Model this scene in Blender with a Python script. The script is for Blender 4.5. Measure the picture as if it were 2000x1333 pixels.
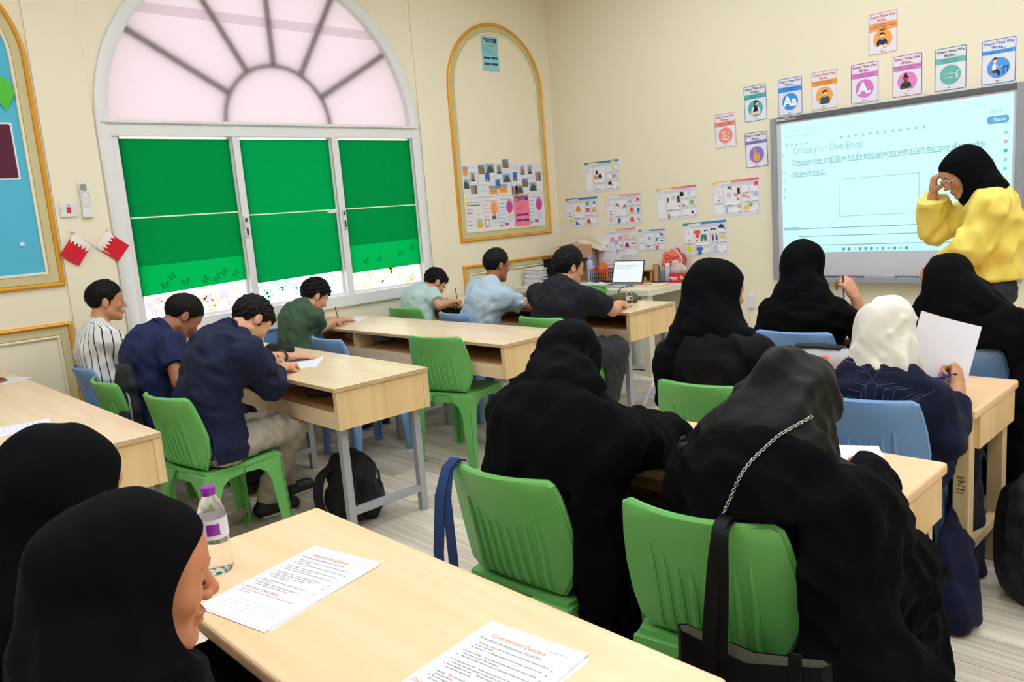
import bpy, bmesh, math, random
import numpy as np
from mathutils import Vector, Matrix, Euler

for _o in list(bpy.data.objects):
    bpy.data.objects.remove(_o)
SC = bpy.context.scene
COL = SC.collection
random.seed(7)

# ------------------------------------------------------------------ camera
CAM_YAW, CAM_PITCH, CAM_ROLL = math.radians(46.585), math.radians(9.41), math.radians(-4.471)
cam_data = bpy.data.cameras.new('camera')
cam_data.sensor_width = 36.0
cam_data.lens = 36.0 * 1530.0 / 2000.0
cam_data.clip_start = 0.05
cam = bpy.data.objects.new('camera', cam_data)
COL.objects.link(cam)
_f = Vector((-math.sin(CAM_YAW) * math.cos(CAM_PITCH), math.cos(CAM_YAW) * math.cos(CAM_PITCH), -math.sin(CAM_PITCH)))
_r = Vector((math.cos(CAM_YAW), math.sin(CAM_YAW), 0))
_u = _r.cross(_f)
_r2 = math.cos(CAM_ROLL) * _r + math.sin(CAM_ROLL) * _u
_u2 = -math.sin(CAM_ROLL) * _r + math.cos(CAM_ROLL) * _u
cam.matrix_world = Matrix(((_r2.x, _u2.x, -_f.x, 0), (_r2.y, _u2.y, -_f.y, 0), (_r2.z, _u2.z, -_f.z, 1.5), (0, 0, 0, 1)))
SC.camera = cam

# ------------------------------------------------------------------ daylight, exposure
world = bpy.data.worlds.new('sky')
SC.world = world
world.use_nodes = True
_bg = world.node_tree.nodes['Background']
_bg.inputs[0].default_value = (1.0, 0.985, 0.98, 1)
_bg.inputs[1].default_value = 3.2
SC.view_settings.view_transform = 'Standard'
SC.view_settings.look = 'None'
SC.view_settings.gamma = 1.0
SC.view_settings.use_curve_mapping = False
SC.view_settings.exposure = 0.13
PANEL_POWER = 14.0      # emission of the ceiling light panels

# ------------------------------------------------------------------ materials
def srgb(r, g, b):
    def f(c):
        c /= 255.0
        return c / 12.92 if c <= 0.04045 else ((c + 0.055) / 1.055) ** 2.4
    return (f(r), f(g), f(b), 1.0)

_mats = {}
def mat(name, col, rough=0.5, spec=0.5, metal=0.0, bump=0.0, bscale=200.0, var=0.0, vscale=5.0, sheen=0.0,
        emit=0.0, trans=0.0, alpha=1.0, coat=0.0, stretch=None, trl=0.0):
    if name in _mats:
        return _mats[name]
    m = bpy.data.materials.new(name)
    m.use_nodes = True
    nt = m.node_tree
    b = nt.nodes['Principled BSDF']
    c = col if len(col) == 4 else srgb(*col)
    b.inputs['Base Color'].default_value = c
    b.inputs['Roughness'].default_value = rough
    b.inputs['Specular IOR Level'].default_value = spec
    b.inputs['Metallic'].default_value = metal
    b.inputs['Sheen Weight'].default_value = sheen
    b.inputs['Coat Weight'].default_value = coat
    b.inputs['Transmission Weight'].default_value = trans
    b.inputs['Alpha'].default_value = alpha
    if emit:
        b.inputs['Emission Color'].default_value = c
        b.inputs['Emission Strength'].default_value = emit
    if bump or var:
        tc = nt.nodes.new('ShaderNodeTexCoord')
        src = tc.outputs['Object']
        if stretch:
            mp = nt.nodes.new('ShaderNodeMapping')
            mp.inputs['Scale'].default_value = stretch
            nt.links.new(src, mp.inputs['Vector'])
            src = mp.outputs['Vector']
    if var:
        n = nt.nodes.new('ShaderNodeTexNoise')
        n.inputs['Scale'].default_value = vscale
        n.inputs['Detail'].default_value = 4
        nt.links.new(src, n.inputs['Vector'])
        mx = nt.nodes.new('ShaderNodeMix')
        mx.data_type = 'RGBA'
        mx.inputs[6].default_value = tuple(max(0, x * (1 - var)) for x in c[:3]) + (1,)
        mx.inputs[7].default_value = tuple(min(1, x * (1 + var)) for x in c[:3]) + (1,)
        nt.links.new(n.outputs['Fac'], mx.inputs[0])
        nt.links.new(mx.outputs[2], b.inputs['Base Color'])
    if bump:
        n = nt.nodes.new('ShaderNodeTexNoise')
        n.inputs['Scale'].default_value = bscale
        n.inputs['Detail'].default_value = 3
        nt.links.new(src, n.inputs['Vector'])
        bp = nt.nodes.new('ShaderNodeBump')
        bp.inputs['Strength'].default_value = bump
        bp.inputs['Distance'].default_value = 0.002
        nt.links.new(n.outputs['Fac'], bp.inputs['Height'])
        nt.links.new(bp.outputs['Normal'], b.inputs['Normal'])
    if trl:
        t = nt.nodes.new('ShaderNodeBsdfTranslucent')
        t.inputs['Color'].default_value = c
        ms = nt.nodes.new('ShaderNodeMixShader')
        ms.inputs[0].default_value = trl
        nt.links.new(b.outputs[0], ms.inputs[1])
        nt.links.new(t.outputs[0], ms.inputs[2])
        nt.links.new(ms.outputs[0], nt.nodes['Material Output'].inputs['Surface'])
    _mats[name] = m
    return m

def wood_mat(name, c0, c1, rough=0.35, scale=1.0, axis='X', spec=0.5, rnd=0.0):
    """Long streaky grain along one axis of the object."""
    if name in _mats:
        return _mats[name]
    m = bpy.data.materials.new(name)
    m.use_nodes = True
    nt = m.node_tree
    b = nt.nodes['Principled BSDF']
    tc = nt.nodes.new('ShaderNodeTexCoord')
    mp = nt.nodes.new('ShaderNodeMapping')
    s = {'X': (1.2, 14, 14), 'Y': (14, 1.2, 14), 'Z': (14, 14, 1.2)}[axis]
    mp.inputs['Scale'].default_value = tuple(v * scale for v in s)
    nt.links.new(tc.outputs['Object'], mp.inputs['Vector'])
    vec = mp.outputs['Vector']
    oi = nt.nodes.new('ShaderNodeObjectInfo')
    if rnd:
        ad = nt.nodes.new('ShaderNodeVectorMath'); ad.operation = 'ADD'
        sc = nt.nodes.new('ShaderNodeVectorMath'); sc.operation = 'SCALE'
        sc.inputs[0].default_value = (37, 53, 11)
        nt.links.new(oi.outputs['Random'], sc.inputs['Scale'])
        nt.links.new(vec, ad.inputs[0]); nt.links.new(sc.outputs[0], ad.inputs[1])
        vec = ad.outputs[0]
    n1 = nt.nodes.new('ShaderNodeTexNoise')
    n1.inputs['Scale'].default_value = 1.6
    n1.inputs['Detail'].default_value = 6
    n1.inputs['Distortion'].default_value = 1.4
    nt.links.new(vec, n1.inputs['Vector'])
    cr = nt.nodes.new('ShaderNodeValToRGB')
    cr.color_ramp.elements[0].position = 0.32
    cr.color_ramp.elements[1].position = 0.68
    cr.color_ramp.elements[0].color = srgb(*c0)
    cr.color_ramp.elements[1].color = srgb(*c1)
    nt.links.new(n1.outputs['Fac'], cr.inputs['Fac'])
    out = cr.outputs['Color']
    if rnd:
        hv = nt.nodes.new('ShaderNodeHueSaturation')
        mr = nt.nodes.new('ShaderNodeMapRange')
        mr.inputs['To Min'].default_value = 1 - rnd
        mr.inputs['To Max'].default_value = 1 + rnd
        nt.links.new(oi.outputs['Random'], mr.inputs['Value'])
        nt.links.new(mr.outputs[0], hv.inputs['Value'])
        nt.links.new(out, hv.inputs['Color'])
        out = hv.outputs['Color']
    nt.links.new(out, b.inputs['Base Color'])
    b.inputs['Roughness'].default_value = rough
    b.inputs['Specular IOR Level'].default_value = spec
    _mats[name] = m
    return m

# ------------------------------------------------------------------ objects
def link(o, parent=None):
    COL.objects.link(o)
    if parent is not None:
        o.parent = parent
    return o

def tag(o, label, cat, group=None, kind=None):
    if label: o['label'] = label
    if cat: o['category'] = cat
    if group: o['group'] = group
    if kind: o['kind'] = kind
    return o

def thing(name, label, cat, loc=(0, 0, 0), rz=0.0, group=None, rot=None):
    o = bpy.data.objects.new(name, None)
    o.empty_display_size = 0.05
    link(o)
    o.location = loc
    o.rotation_euler = rot if rot else (0, 0, rz)
    return tag(o, label, cat, group)

def structure(o):
    o['kind'] = 'structure'
    return o

def clone(root, loc, rz=None, label=None, group=None, mats=None, rot=None):
    """A copy of a thing with copies of its parts and sub-parts."""
    def cp(o, parent):
        c = o.copy()
        COL.objects.link(c)
        c.parent = parent
        if mats and c.type == 'MESH' and c.data.materials and c.data.materials[0] in mats:
            c.material_slots[0].link = 'OBJECT'
            c.material_slots[0].material = mats[c.data.materials[0]]
        for ch in o.children:
            cp(ch, c)
        return c
    r = cp(root, None)
    r.location = loc
    if rz is not None: r.rotation_euler = (0, 0, rz)
    if rot is not None: r.rotation_euler = rot
    if label: r['label'] = label
    if group: r['group'] = group
    return r

class MB:
    """Collects simple shapes and links them as one mesh object."""
    def __init__(s):
        s.v, s.f, s.mi, s.M = [], [], [], None
        s.cur = 0
    def add(s, vs, fs, M=None):
        n = len(s.v)
        for p in vs:
            p = Vector(p)
            if M is not None: p = M @ p
            if s.M is not None: p = s.M @ p
            s.v.append(tuple(p))
        for f in fs:
            s.f.append(tuple(i + n for i in f)); s.mi.append(s.cur)
        return s
    def box(s, x0, x1, y0, y1, z0, z1, M=None):
        vs = [(x0, y0, z0), (x1, y0, z0), (x1, y1, z0), (x0, y1, z0), (x0, y0, z1), (x1, y0, z1), (x1, y1, z1), (x0, y1, z1)]
        return s.add(vs, [(0, 3, 2, 1), (4, 5, 6, 7), (0, 1, 5, 4), (1, 2, 6, 5), (2, 3, 7, 6), (3, 0, 4, 7)], M)
    def prism(s, poly, a, b, axis='z', M=None):
        """Extrude a 2D outline between a and b. axis x: outline is (y,z); y: (x,z); z: (x,y)."""
        n = len(poly)
        def P(p, t):
            return {'x': (t, p[0], p[1]), 'y': (p[0], t, p[1]), 'z': (p[0], p[1], t)}[axis]
        vs = [P(p, a) for p in poly] + [P(p, b) for p in poly]
        fs = [tuple(range(n)), tuple(range(2 * n - 1, n - 1, -1))]
        fs += [(i, i + n, (i + 1) % n + n, (i + 1) % n) for i in range(n)]
        return s.add(vs, fs, M)
    def loft(s, rings, closed=True, cap=True, M=None):
        n = len(rings[0]); vs = [p for r in rings for p in r]; fs = []
        m = n if closed else n - 1
        for k in range(len(rings) - 1):
            for i in range(m):
                j = (i + 1) % n
                fs.append((k * n + i, k * n + j, (k + 1) * n + j, (k + 1) * n + i))
        if cap and closed:
            fs.append(tuple(range(n - 1, -1, -1)))
            fs.append(tuple(range((len(rings) - 1) * n, len(rings) * n)))
        return s.add(vs, fs, M)
    def lathe(s, prof, n=20, M=None, cap=True):
        return s.loft([[(r * math.cos(2 * math.pi * i / n), r * math.sin(2 * math.pi * i / n), z) for i in range(n)] for r, z in prof], M=M, cap=cap)
    def tube(s, pts, r, n=8, cap=True, flat=None):
        pts = [Vector(p) for p in pts]
        rs = r if isinstance(r, (list, tuple)) else [r] * len(pts)
        rings = []; up = None
        for i, p in enumerate(pts):
            d = (pts[min(i + 1, len(pts) - 1)] - pts[max(i - 1, 0)]).normalized()
            if up is None:
                up = Vector((0, 0, 1)) if abs(d.z) < 0.9 else Vector((1, 0, 0))
            a = d.cross(up).normalized(); b = a.cross(d).normalized(); up = b
            fb = flat or 1.0
            rings.append([tuple(p + rs[i] * (math.cos(2 * math.pi * k / n) * a + fb * math.sin(2 * math.pi * k / n) * b)) for k in range(n)])
        return s.loft(rings, cap=cap)
    def ribbon(s, pts, wv, t=0.002):
        """Flat strap: pts centre line, wv half-width vectors (one or per point), thickness t."""
        pts = [Vector(p) for p in pts]
        W = [Vector(wv)] * len(pts) if not isinstance(wv, list) else [Vector(w) for w in wv]
        rings = []
        for i, p in enumerate(pts):
            d = (pts[min(i + 1, len(pts) - 1)] - pts[max(i - 1, 0)]).normalized()
            n = d.cross(W[i]).normalized() * t * 0.5
            rings.append([tuple(p - W[i] - n), tuple(p + W[i] - n), tuple(p + W[i] + n), tuple(p - W[i] + n)])
        return s.loft(rings)
    def ball(s, c, r, n=12, m=8, M=None):
        r = (r, r, r) if not isinstance(r, (tuple, list)) else r
        rings = []
        for j in range(1, m):
            t = math.pi * j / m
            rings.append([(c[0] + r[0] * math.sin(t) * math.cos(2 * math.pi * i / n), c[1] + r[1] * math.sin(t) * math.sin(2 * math.pi * i / n), c[2] - r[2] * math.cos(t)) for i in range(n)])
        return s.loft(rings, M=M)
    def build(s, name, m, parent=None, smooth=False, bevel=0.0, seg=2, loc=None, rot=None):
        me = bpy.data.meshes.new(name)
        me.from_pydata(s.v, [], s.f)
        ms = m if isinstance(m, (list, tuple)) else [m]
        for x in ms: me.materials.append(x)
        if len(ms) > 1: me.polygons.foreach_set('material_index', s.mi)
        bm = bmesh.new(); bm.from_mesh(me)
        bmesh.ops.recalc_face_normals(bm, faces=bm.faces)
        bm.to_mesh(me); bm.free()
        if smooth:
            me.polygons.foreach_set('use_smooth', [True] * len(me.polygons))
            if smooth != 'all':
                me.set_sharp_from_angle(angle=math.radians(40))
        o = bpy.data.objects.new(name, me)
        link(o, parent)
        if loc is not None: o.location = loc
        if rot is not None: o.rotation_euler = rot
        if bevel:
            md = o.modifiers.new('bevel', 'BEVEL')
            md.width = bevel; md.segments = seg; md.limit_method = 'ANGLE'; md.angle_limit = math.radians(35)
            md.harden_normals = False
        return o

_txt = {}
def text_geo(body, size, align='LEFT', bold=0.0, shear=0.0, res=2):
    key = (body, size, align, bold, shear)
    if key in _txt: return _txt[key]
    cu = bpy.data.curves.new('text', 'FONT')
    cu.body = body; cu.size = size; cu.align_x = align; cu.align_y = 'CENTER'
    cu.resolution_u = res; cu.offset = bold; cu.shear = shear; cu.fill_mode = 'FRONT'
    o = bpy.data.objects.new('text', cu)
    COL.objects.link(o)
    me = bpy.data.meshes.new_from_object(o)
    vs = [tuple(v.co) for v in me.vertices]; fs = [tuple(p.vertices) for p in me.polygons]
    bpy.data.objects.remove(o); bpy.data.curves.remove(cu); bpy.data.meshes.remove(me)
    _txt[key] = (vs, fs)
    return vs, fs

class Sheet:
    """Flat print: shapes in sheet coordinates (u right, w up), layered a fraction of a millimetre apart along the sheet's normal.
    The sheet lies in its own XZ plane facing -Y."""
    def __init__(s, parent, y0=-0.0006):
        s.parent, s.y = parent, y0
        s.lay = {}
    def mb(s, name, m, layer):
        k = (name, m.name, layer)
        if k not in s.lay: s.lay[k] = (MB(), m)
        return s.lay[k][0], s.y - 0.0004 * layer
    def poly(s, name, m, pts, layer=1):
        b, y = s.mb(name, m, layer)
        b.add([(p[0], y, p[1]) for p in pts], [tuple(range(len(pts)))])
    def rect(s, name, m, u0, w0, u1, w1, layer=1):
        s.poly(name, m, [(u0, w0), (u1, w0), (u1, w1), (u0, w1)], layer)
    def ell(s, name, m, u, w, a, b=None, layer=1, n=24):
        b = b or a
        s.poly(name, m, [(u + a * math.cos(2 * math.pi * i / n), w + b * math.sin(2 * math.pi * i / n)) for i in range(n)], layer)
    def line(s, name, m, pts, t, layer=1):
        for p, q in zip(pts[:-1], pts[1:]):
            d = Vector((q[0] - p[0], q[1] - p[1])); 
            if d.length < 1e-9: continue
            d.normalize(); n = Vector((-d.y, d.x)) * t / 2
            s.poly(name, m, [(p[0] - n.x, p[1] - n.y), (q[0] - n.x, q[1] - n.y), (q[0] + n.x, q[1] + n.y), (p[0] + n.x, p[1] + n.y)], layer)
    def frame(s, name, m, u0, w0, u1, w1, t, layer=1):
        s.line(name, m, [(u0, w0 + t / 2), (u1, w0 + t / 2)], t, layer); s.line(name, m, [(u0, w1 - t / 2), (u1, w1 - t / 2)], t, layer)
        s.line(name, m, [(u0 + t / 2, w0), (u0 + t / 2, w1)], t, layer); s.line(name, m, [(u1 - t / 2, w0), (u1 - t / 2, w1)], t, layer)
    def text(s, name, m, body, u, w, size, layer=2, align='CENTER', bold=0.0, shear=0.0, maxw=None, rot=0.0):
        vs, fs = text_geo(body, size, align, bold, shear)
        if not vs: return
        k = 1.0
        wid = max(v[0] for v in vs) - min(v[0] for v in vs)
        if maxw and wid > maxw: k = maxw / wid
        b, y = s.mb(name, m, layer)
        c, sn = math.cos(rot), math.sin(rot)
        b.add([(u + k * v[0] * c - v[1] * sn, y, w + k * v[0] * sn + v[1] * c) for v in vs], fs)
    def done(s):
        out = {}
        for (name, mn, layer), (b, m) in s.lay.items():
            me = bpy.data.meshes.new(name)
            me.from_pydata(b.v, [], b.f)
            me.materials.append(m)
            o = bpy.data.objects.new(name, me)
            link(o, s.parent)
            out.setdefault(name, o)
        return out

def rrect(u0, w0, u1, w1, r, n=4):
    pts = []
    for cx, cy, a in ((u1 - r, w0 + r, -90), (u1 - r, w1 - r, 0), (u0 + r, w1 - r, 90), (u0 + r, w0 + r, 180)):
        for i in range(n + 1):
            t = math.radians(a + 90 * i / n)
            pts.append((cx + r * math.cos(t), cy + r * math.sin(t)))
    return pts

XW, YW, ZC = -5.6, 6.1, 3.75       # left wall, board wall, ceiling
XR, YB = 1.6, -1.7                 # the two walls behind the camera
# ================================================================== the room
M_wall = mat('cream_paint', (238, 229, 205), 0.6, 0.3, bump=0.05, bscale=60)
M_ceil = mat('ceiling_white', (240, 238, 232), 0.8, 0.2)
M_plank = wood_mat('vinyl_plank', (190, 178, 162), (228, 218, 203), 0.42, 0.42, 'X', 0.4, rnd=0.20)
M_joint = mat('plank_joint', (92, 80, 68), 0.8)
M_white = mat('white_frame', (226, 226, 228), 0.35, 0.5)
M_grey_alu = mat('grey_edge', (120, 122, 126), 0.4)
M_gold = mat('gold_paint', (232, 164, 44), 0.32, 0.6, metal=0.2, bump=0.15, bscale=70, var=0.15, vscale=30)
M_band = mat('aged_band', (203, 190, 146), 0.6, 0.3, bump=0.2, bscale=40, var=0.10, vscale=14)
M_bead = mat('cream_bead', (236, 226, 194), 0.5)

# floor: a bed with separate planks
o = MB().box(XW, XR, YB, YW, -0.12, -0.006).build('floor', M_joint); structure(o); FLOOR = o
PL, PW = 1.22, 0.183
pmesh = None
row = 0
y = YB
while y < YW - 0.01:
    y1 = min(y + PW, YW)
    x = XW - PL * ((row * 0.37) % 1.0)
    while x < XR - 0.01:
        a, b = max(x, XW), min(x + PL, XR)
        if b - a > 0.03:
            if pmesh is None:
                p = MB().box(-0.5, 0.5, -0.5, 0.5, -0.006, 0).build('plank', M_plank, FLOOR)
                pmesh = p.data
            else:
                p = bpy.data.objects.new('plank', pmesh); link(p, FLOOR)
            p.location = ((a + b) / 2, (y + y1) / 2, 0)
            p.scale = (b - a - 0.0022, y1 - y - 0.0022, 1)
        x += PL
    y += PW; row += 1

structure(MB().box(XW - 0.2, XR + 0.2, YB - 0.2, YW + 0.2, ZC, ZC + 0.15).build('ceiling', M_ceil))
structure(MB().box(XW - 0.2, XR + 0.2, YW, YW + 0.2, -0.12, ZC).build('wall_front', M_wall))
structure(MB().box(XR, XR + 0.2, YB, YW, -0.12, ZC).build('wall_right', M_wall))
structure(MB().box(XW - 0.2, XR + 0.2, YB - 0.2, YB, -0.12, ZC).build('wall_back', M_wall))

# left wall with the arched opening
WY0, WY1, WZ0, WZS = 1.79, 4.33, 0.86, 2.25
WC, WRX, WRZ = (WY0 + WY1) / 2, (WY1 - WY0) / 2, 1.23
b = MB()
T0, T1 = XW - 0.2, XW
b.box(T0, T1, YB, WY0, -0.12, ZC).box(T0, T1, WY1, YW, -0.12, ZC).box(T0, T1, WY0, WY1, -0.12, WZ0)
NA = 40
for i in range(NA):
    a0, a1 = math.pi * i / NA, math.pi * (i + 1) / NA
    p0 = (WC + WRX * math.cos(a0), WZS + WRZ * math.sin(a0)); p1 = (WC + WRX * math.cos(a1), WZS + WRZ * math.sin(a1))
    b.prism([p0, p1, (p1[0], ZC), (p0[0], ZC)], T0, T1, 'x')
WALL_L = structure(b.build('wall_left', M_wall))
# shallow raised strips beside the window
for n, (y0, y1) in enumerate(((1.425, 1.735), (4.385, 4.57))):
    structure(MB().box(XW - 0.01, XW + 0.014, y0, y1, 0, ZC).build('trim_%d' % (n + 1), M_wall, bevel=0.004))
structure(MB().box(XW, XR, YW - 0.012, YW + 0.01, 0, 0.09).build('baseboard_front', M_wall, bevel=0.003))
structure(MB().box(XW - 0.01, XW + 0.015, YB, YW, 0, 0.09).build('baseboard_left', M_wall, bevel=0.003))

# ------------------------------------------------------------------ window
def film_mat(name, col, tr=0.9, dcol=None, rough=0.6):
    m = bpy.data.materials.new(name); m.use_nodes = True
    nt = m.node_tree; bs = nt.nodes['Principled BSDF']
    bs.inputs['Base Color'].default_value = dcol or col; bs.inputs['Roughness'].default_value = rough
    bs.inputs['Specular IOR Level'].default_value = 0.2
    t = nt.nodes.new('ShaderNodeBsdfTranslucent'); t.inputs['Color'].default_value = col
    x = nt.nodes.new('ShaderNodeMixShader'); x.inputs[0].default_value = tr
    nt.links.new(bs.outputs[0], x.inputs[1]); nt.links.new(t.outputs[0], x.inputs[2])
    nt.links.new(x.outputs[0], nt.nodes['Material Output'].inputs['Surface'])
    return m
M_film = film_mat('pink_film', (0.305, 0.255, 0.275, 1), 0.86, (0.8, 0.66, 0.64, 1))
M_strip = film_mat('frosted_film', (0.92, 0.9, 0.88, 1), 0.9)
M_blind = film_mat('green_blind', (0.0002, 0.37, 0.165, 1), 0.8, (0.0, 0.36, 0.10, 1), 0.8)
M_blind2 = film_mat('green_blind_single', (0.0002, 0.52, 0.235, 1), 0.85, (0.0, 0.33, 0.09, 1), 0.8)

win = bpy.data.objects.new('window_1', None); link(win); structure(win)
XF = XW - 0.05                                   # plane of the glazing
def wpart(name, b, m, bevel=0.0, smooth=False, parent=None):
    return b.build(name, m, parent or win, bevel=bevel, smooth=smooth)
def wbox(name, y0, y1, z0, z1, d0=-0.075, d1=0.012, m=None, bevel=0.003):
    return wpart(name, MB().box(XW + d0, XW + d1, y0, y1, z0, z1), m or M_white, bevel)
FY0, FY1, FZ0 = 1.745, 4.372, 0.825
def arch_loop(y0, y1, z0, zs, rz, d, n=36):
    """Closed outline: straight sides, round head, inset by d."""
    c, rx = (y0 + y1) / 2, (y1 - y0) / 2
    pts = [(y0 + d, z0 + d), (y1 - d, z0 + d)]
    for i in range(n + 1):
        a = math.pi * i / n
        pts.append((c + (rx - d) * math.cos(a), zs + (rz - d) * math.sin(a)))
    return pts
def sweep_loop(b, y0, y1, z0, zs, rz, prof, x0):
    b.loft([[(x0 + h, p[0], p[1]) for p in arch_loop(y0, y1, z0, zs, rz, d)] for d, h in prof], cap=False)
    return b
b = MB()
sweep_loop(b, FY0, FY1, FZ0, 2.25, 1.275, [(0, -0.02), (0, 0.018), (0.014, 0.026), (0.05, 0.026), (0.085, 0.012), (0.085, -0.075)], XW)
wpart('frame', b, M_white, smooth=True)
wbox('transom', FY0 + 0.03, FY1 - 0.03, 2.185, 2.275, -0.075, 0.02)
wbox('transom_rail', FY0 + 0.03, FY1 - 0.03, 2.268, 2.288, -0.06, 0.04)
wbox('sill', FY0 + 0.02, FY1 - 0.02, 0.835, 0.925, -0.075, 0.03)
for y0, y1 in ((2.652, 2.706), (3.480, 3.540)):
    wbox('mullion', y0, y1, 0.90, 2.20, -0.075, 0.016)
wbox('jamb', FY0 + 0.07, 1.868, 0.90, 2.20, -0.075, 0.006); wbox('jamb', 4.288, FY1 - 0.07, 0.90, 2.20, -0.075, 0.006)
PANES = [(1.868, 2.652), (2.706, 3.480), (3.540, 4.288)]
def sticker(parent, m, x, y, z, s, kind, rot):
    """A butterfly or flower transfer on the glass."""
    mb = MB(); R = Matrix.Rotation(rot, 3, 'X')
    def lobe(cy, cz, a, bb, t):
        pts = []
        for i in range(10):
            q = 2 * math.pi * i / 10
            u, v = a * math.cos(q), bb * math.sin(q)
            pts.append((cy + u * math.cos(t) - v * math.sin(t), cz + u * math.sin(t) + v * math.cos(t)))
        mb.add([tuple(Vector((x, y, z)) + R @ Vector((0, s * p[0], s * p[1]))) for p in pts], [tuple(range(10))])
    if kind == 0:
        for sg in (-1, 1):
            lobe(sg * 0.5, 0.35, 0.45, 0.3, sg * 0.6); lobe(sg * 0.38, -0.3, 0.33, 0.25, -sg * 0.5)
    else:
        for k in range(5):
            t = 2 * math.pi * k / 5
            lobe(0.45 * math.cos(t), 0.45 * math.sin(t), 0.36, 0.2, t)
    return mb.build('butterfly_sticker' if kind == 0 else 'flower_sticker', m, parent)
rnd = random.Random(3)
stick_cols = [[(0.9, 0.30, 0.55), (0.95, 0.62, 0.25), (0.75, 0.3, 0.75)], [(0.05, 0.62, 0.70), (0.2, 0.55, 0.9), (0.15, 0.75, 0.5)], [(0.75, 0.80, 0.12), (0.85, 0.85, 0.3), (0.45, 0.65, 0.15)]]
M_st = [[film_mat('sticker_%d_%d' % (i, j), tuple(0.22 + 0.34 * v for v in c) + (1,), 0.85, c + (1,)) for j, c in enumerate(cs)] for i, cs in enumerate(stick_cols)]
for i, (y0, y1) in enumerate(PANES):
    p = wpart('pane', MB().box(XF - 0.003, XF, y0 - 0.01, y1 + 0.01, 0.915, 2.19), M_strip)
    for dy0, dy1, nm in ((y0, y0 + 0.022, 'sash'), (y1 - 0.022, y1, 'sash')):
        wbox(nm, dy0, dy1, 0.92, 2.186, -0.06, -0.03, bevel=0.002)
    wbox('sash', y0, y1, 0.92, 0.945, -0.06, -0.028, bevel=0.002)
    for k in range(16 if i != 2 else 14):
        sticker(p, M_st[i][rnd.randrange(3)], XF + 0.0012, y0 + 0.06 + (y1 - y0 - 0.12) * ((k * 0.618) % 1), 0.96 + 0.14 * rnd.random(), 0.030 + 0.026 * rnd.random(), rnd.randrange(2), rnd.random() * 3)
    wbox('catch', y1 + 0.006 if i == 0 else y0 - 0.04, y1 + 0.032 if i == 0 else y0 - 0.015, 1.46, 1.62, 0.012, 0.03, M_white, 0.004) if i != 1 else None
    if i != 1:
        yc = y1 + 0.019 if i == 0 else y0 - 0.0275
        wbox('latch', yc - 0.006, yc + 0.006, 1.475, 1.53, 0.028, 0.038, mat('latch_black', (44, 44, 48), 0.4), 0.002); wbox('latch', yc - 0.008, yc + 0.008, 1.57, 1.60, 0.028, 0.036, mat('latch_black', (44, 44, 48), 0.4), 0.002)
# fanlight: film over radiating bars
c0 = (3.085, 2.285)
film = MB()
pts = [(WC + (WRX + 0.0) * math.cos(math.pi * k / 40), 2.27 + (WRZ - 0.02) * math.sin(math.pi * k / 40)) for k in range(41)]
film.add([(XF + 0.004, p[0], p[1]) for p in pts], [tuple(range(len(pts)))])
FILM = wpart('fanlight_film', film, M_film)
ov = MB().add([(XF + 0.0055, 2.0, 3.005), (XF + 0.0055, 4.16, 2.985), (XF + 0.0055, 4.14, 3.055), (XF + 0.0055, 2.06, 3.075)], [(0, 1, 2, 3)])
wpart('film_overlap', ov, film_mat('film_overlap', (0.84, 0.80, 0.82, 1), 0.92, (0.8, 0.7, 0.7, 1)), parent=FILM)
for adeg in (30, 60, 90, 120, 150):
    a = math.radians(adeg); d = Vector((math.cos(a), math.sin(a))); n = Vector((-d.y, d.x)) * 0.026
    p, q = Vector(c0) + d * 0.43, Vector(c0) + d * 1.25
    wpart('glazing_bar', MB().prism([tuple(p - n), tuple(q - n), tuple(q + n), tuple(p + n)], XF - 0.036, XF - 0.011, 'x'), M_white)
arc = MB(); ring = []
for k in range(25):
    a = math.pi * k / 24
    ring.append([(x, c0[0] + r * math.cos(a), c0[1] + r * math.sin(a)) for x, r in ((XF - 0.036, 0.415), (XF - 0.036, 0.455), (XF - 0.011, 0.455), (XF - 0.011, 0.415))])
wpart('glazing_arc', arc.loft(ring), M_white)

M_shade = film_mat('hem_shadow', (0.02, 0.62, 0.50, 1), 0.95, (0.0, 0.30, 0.08, 1), 0.8)
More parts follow.
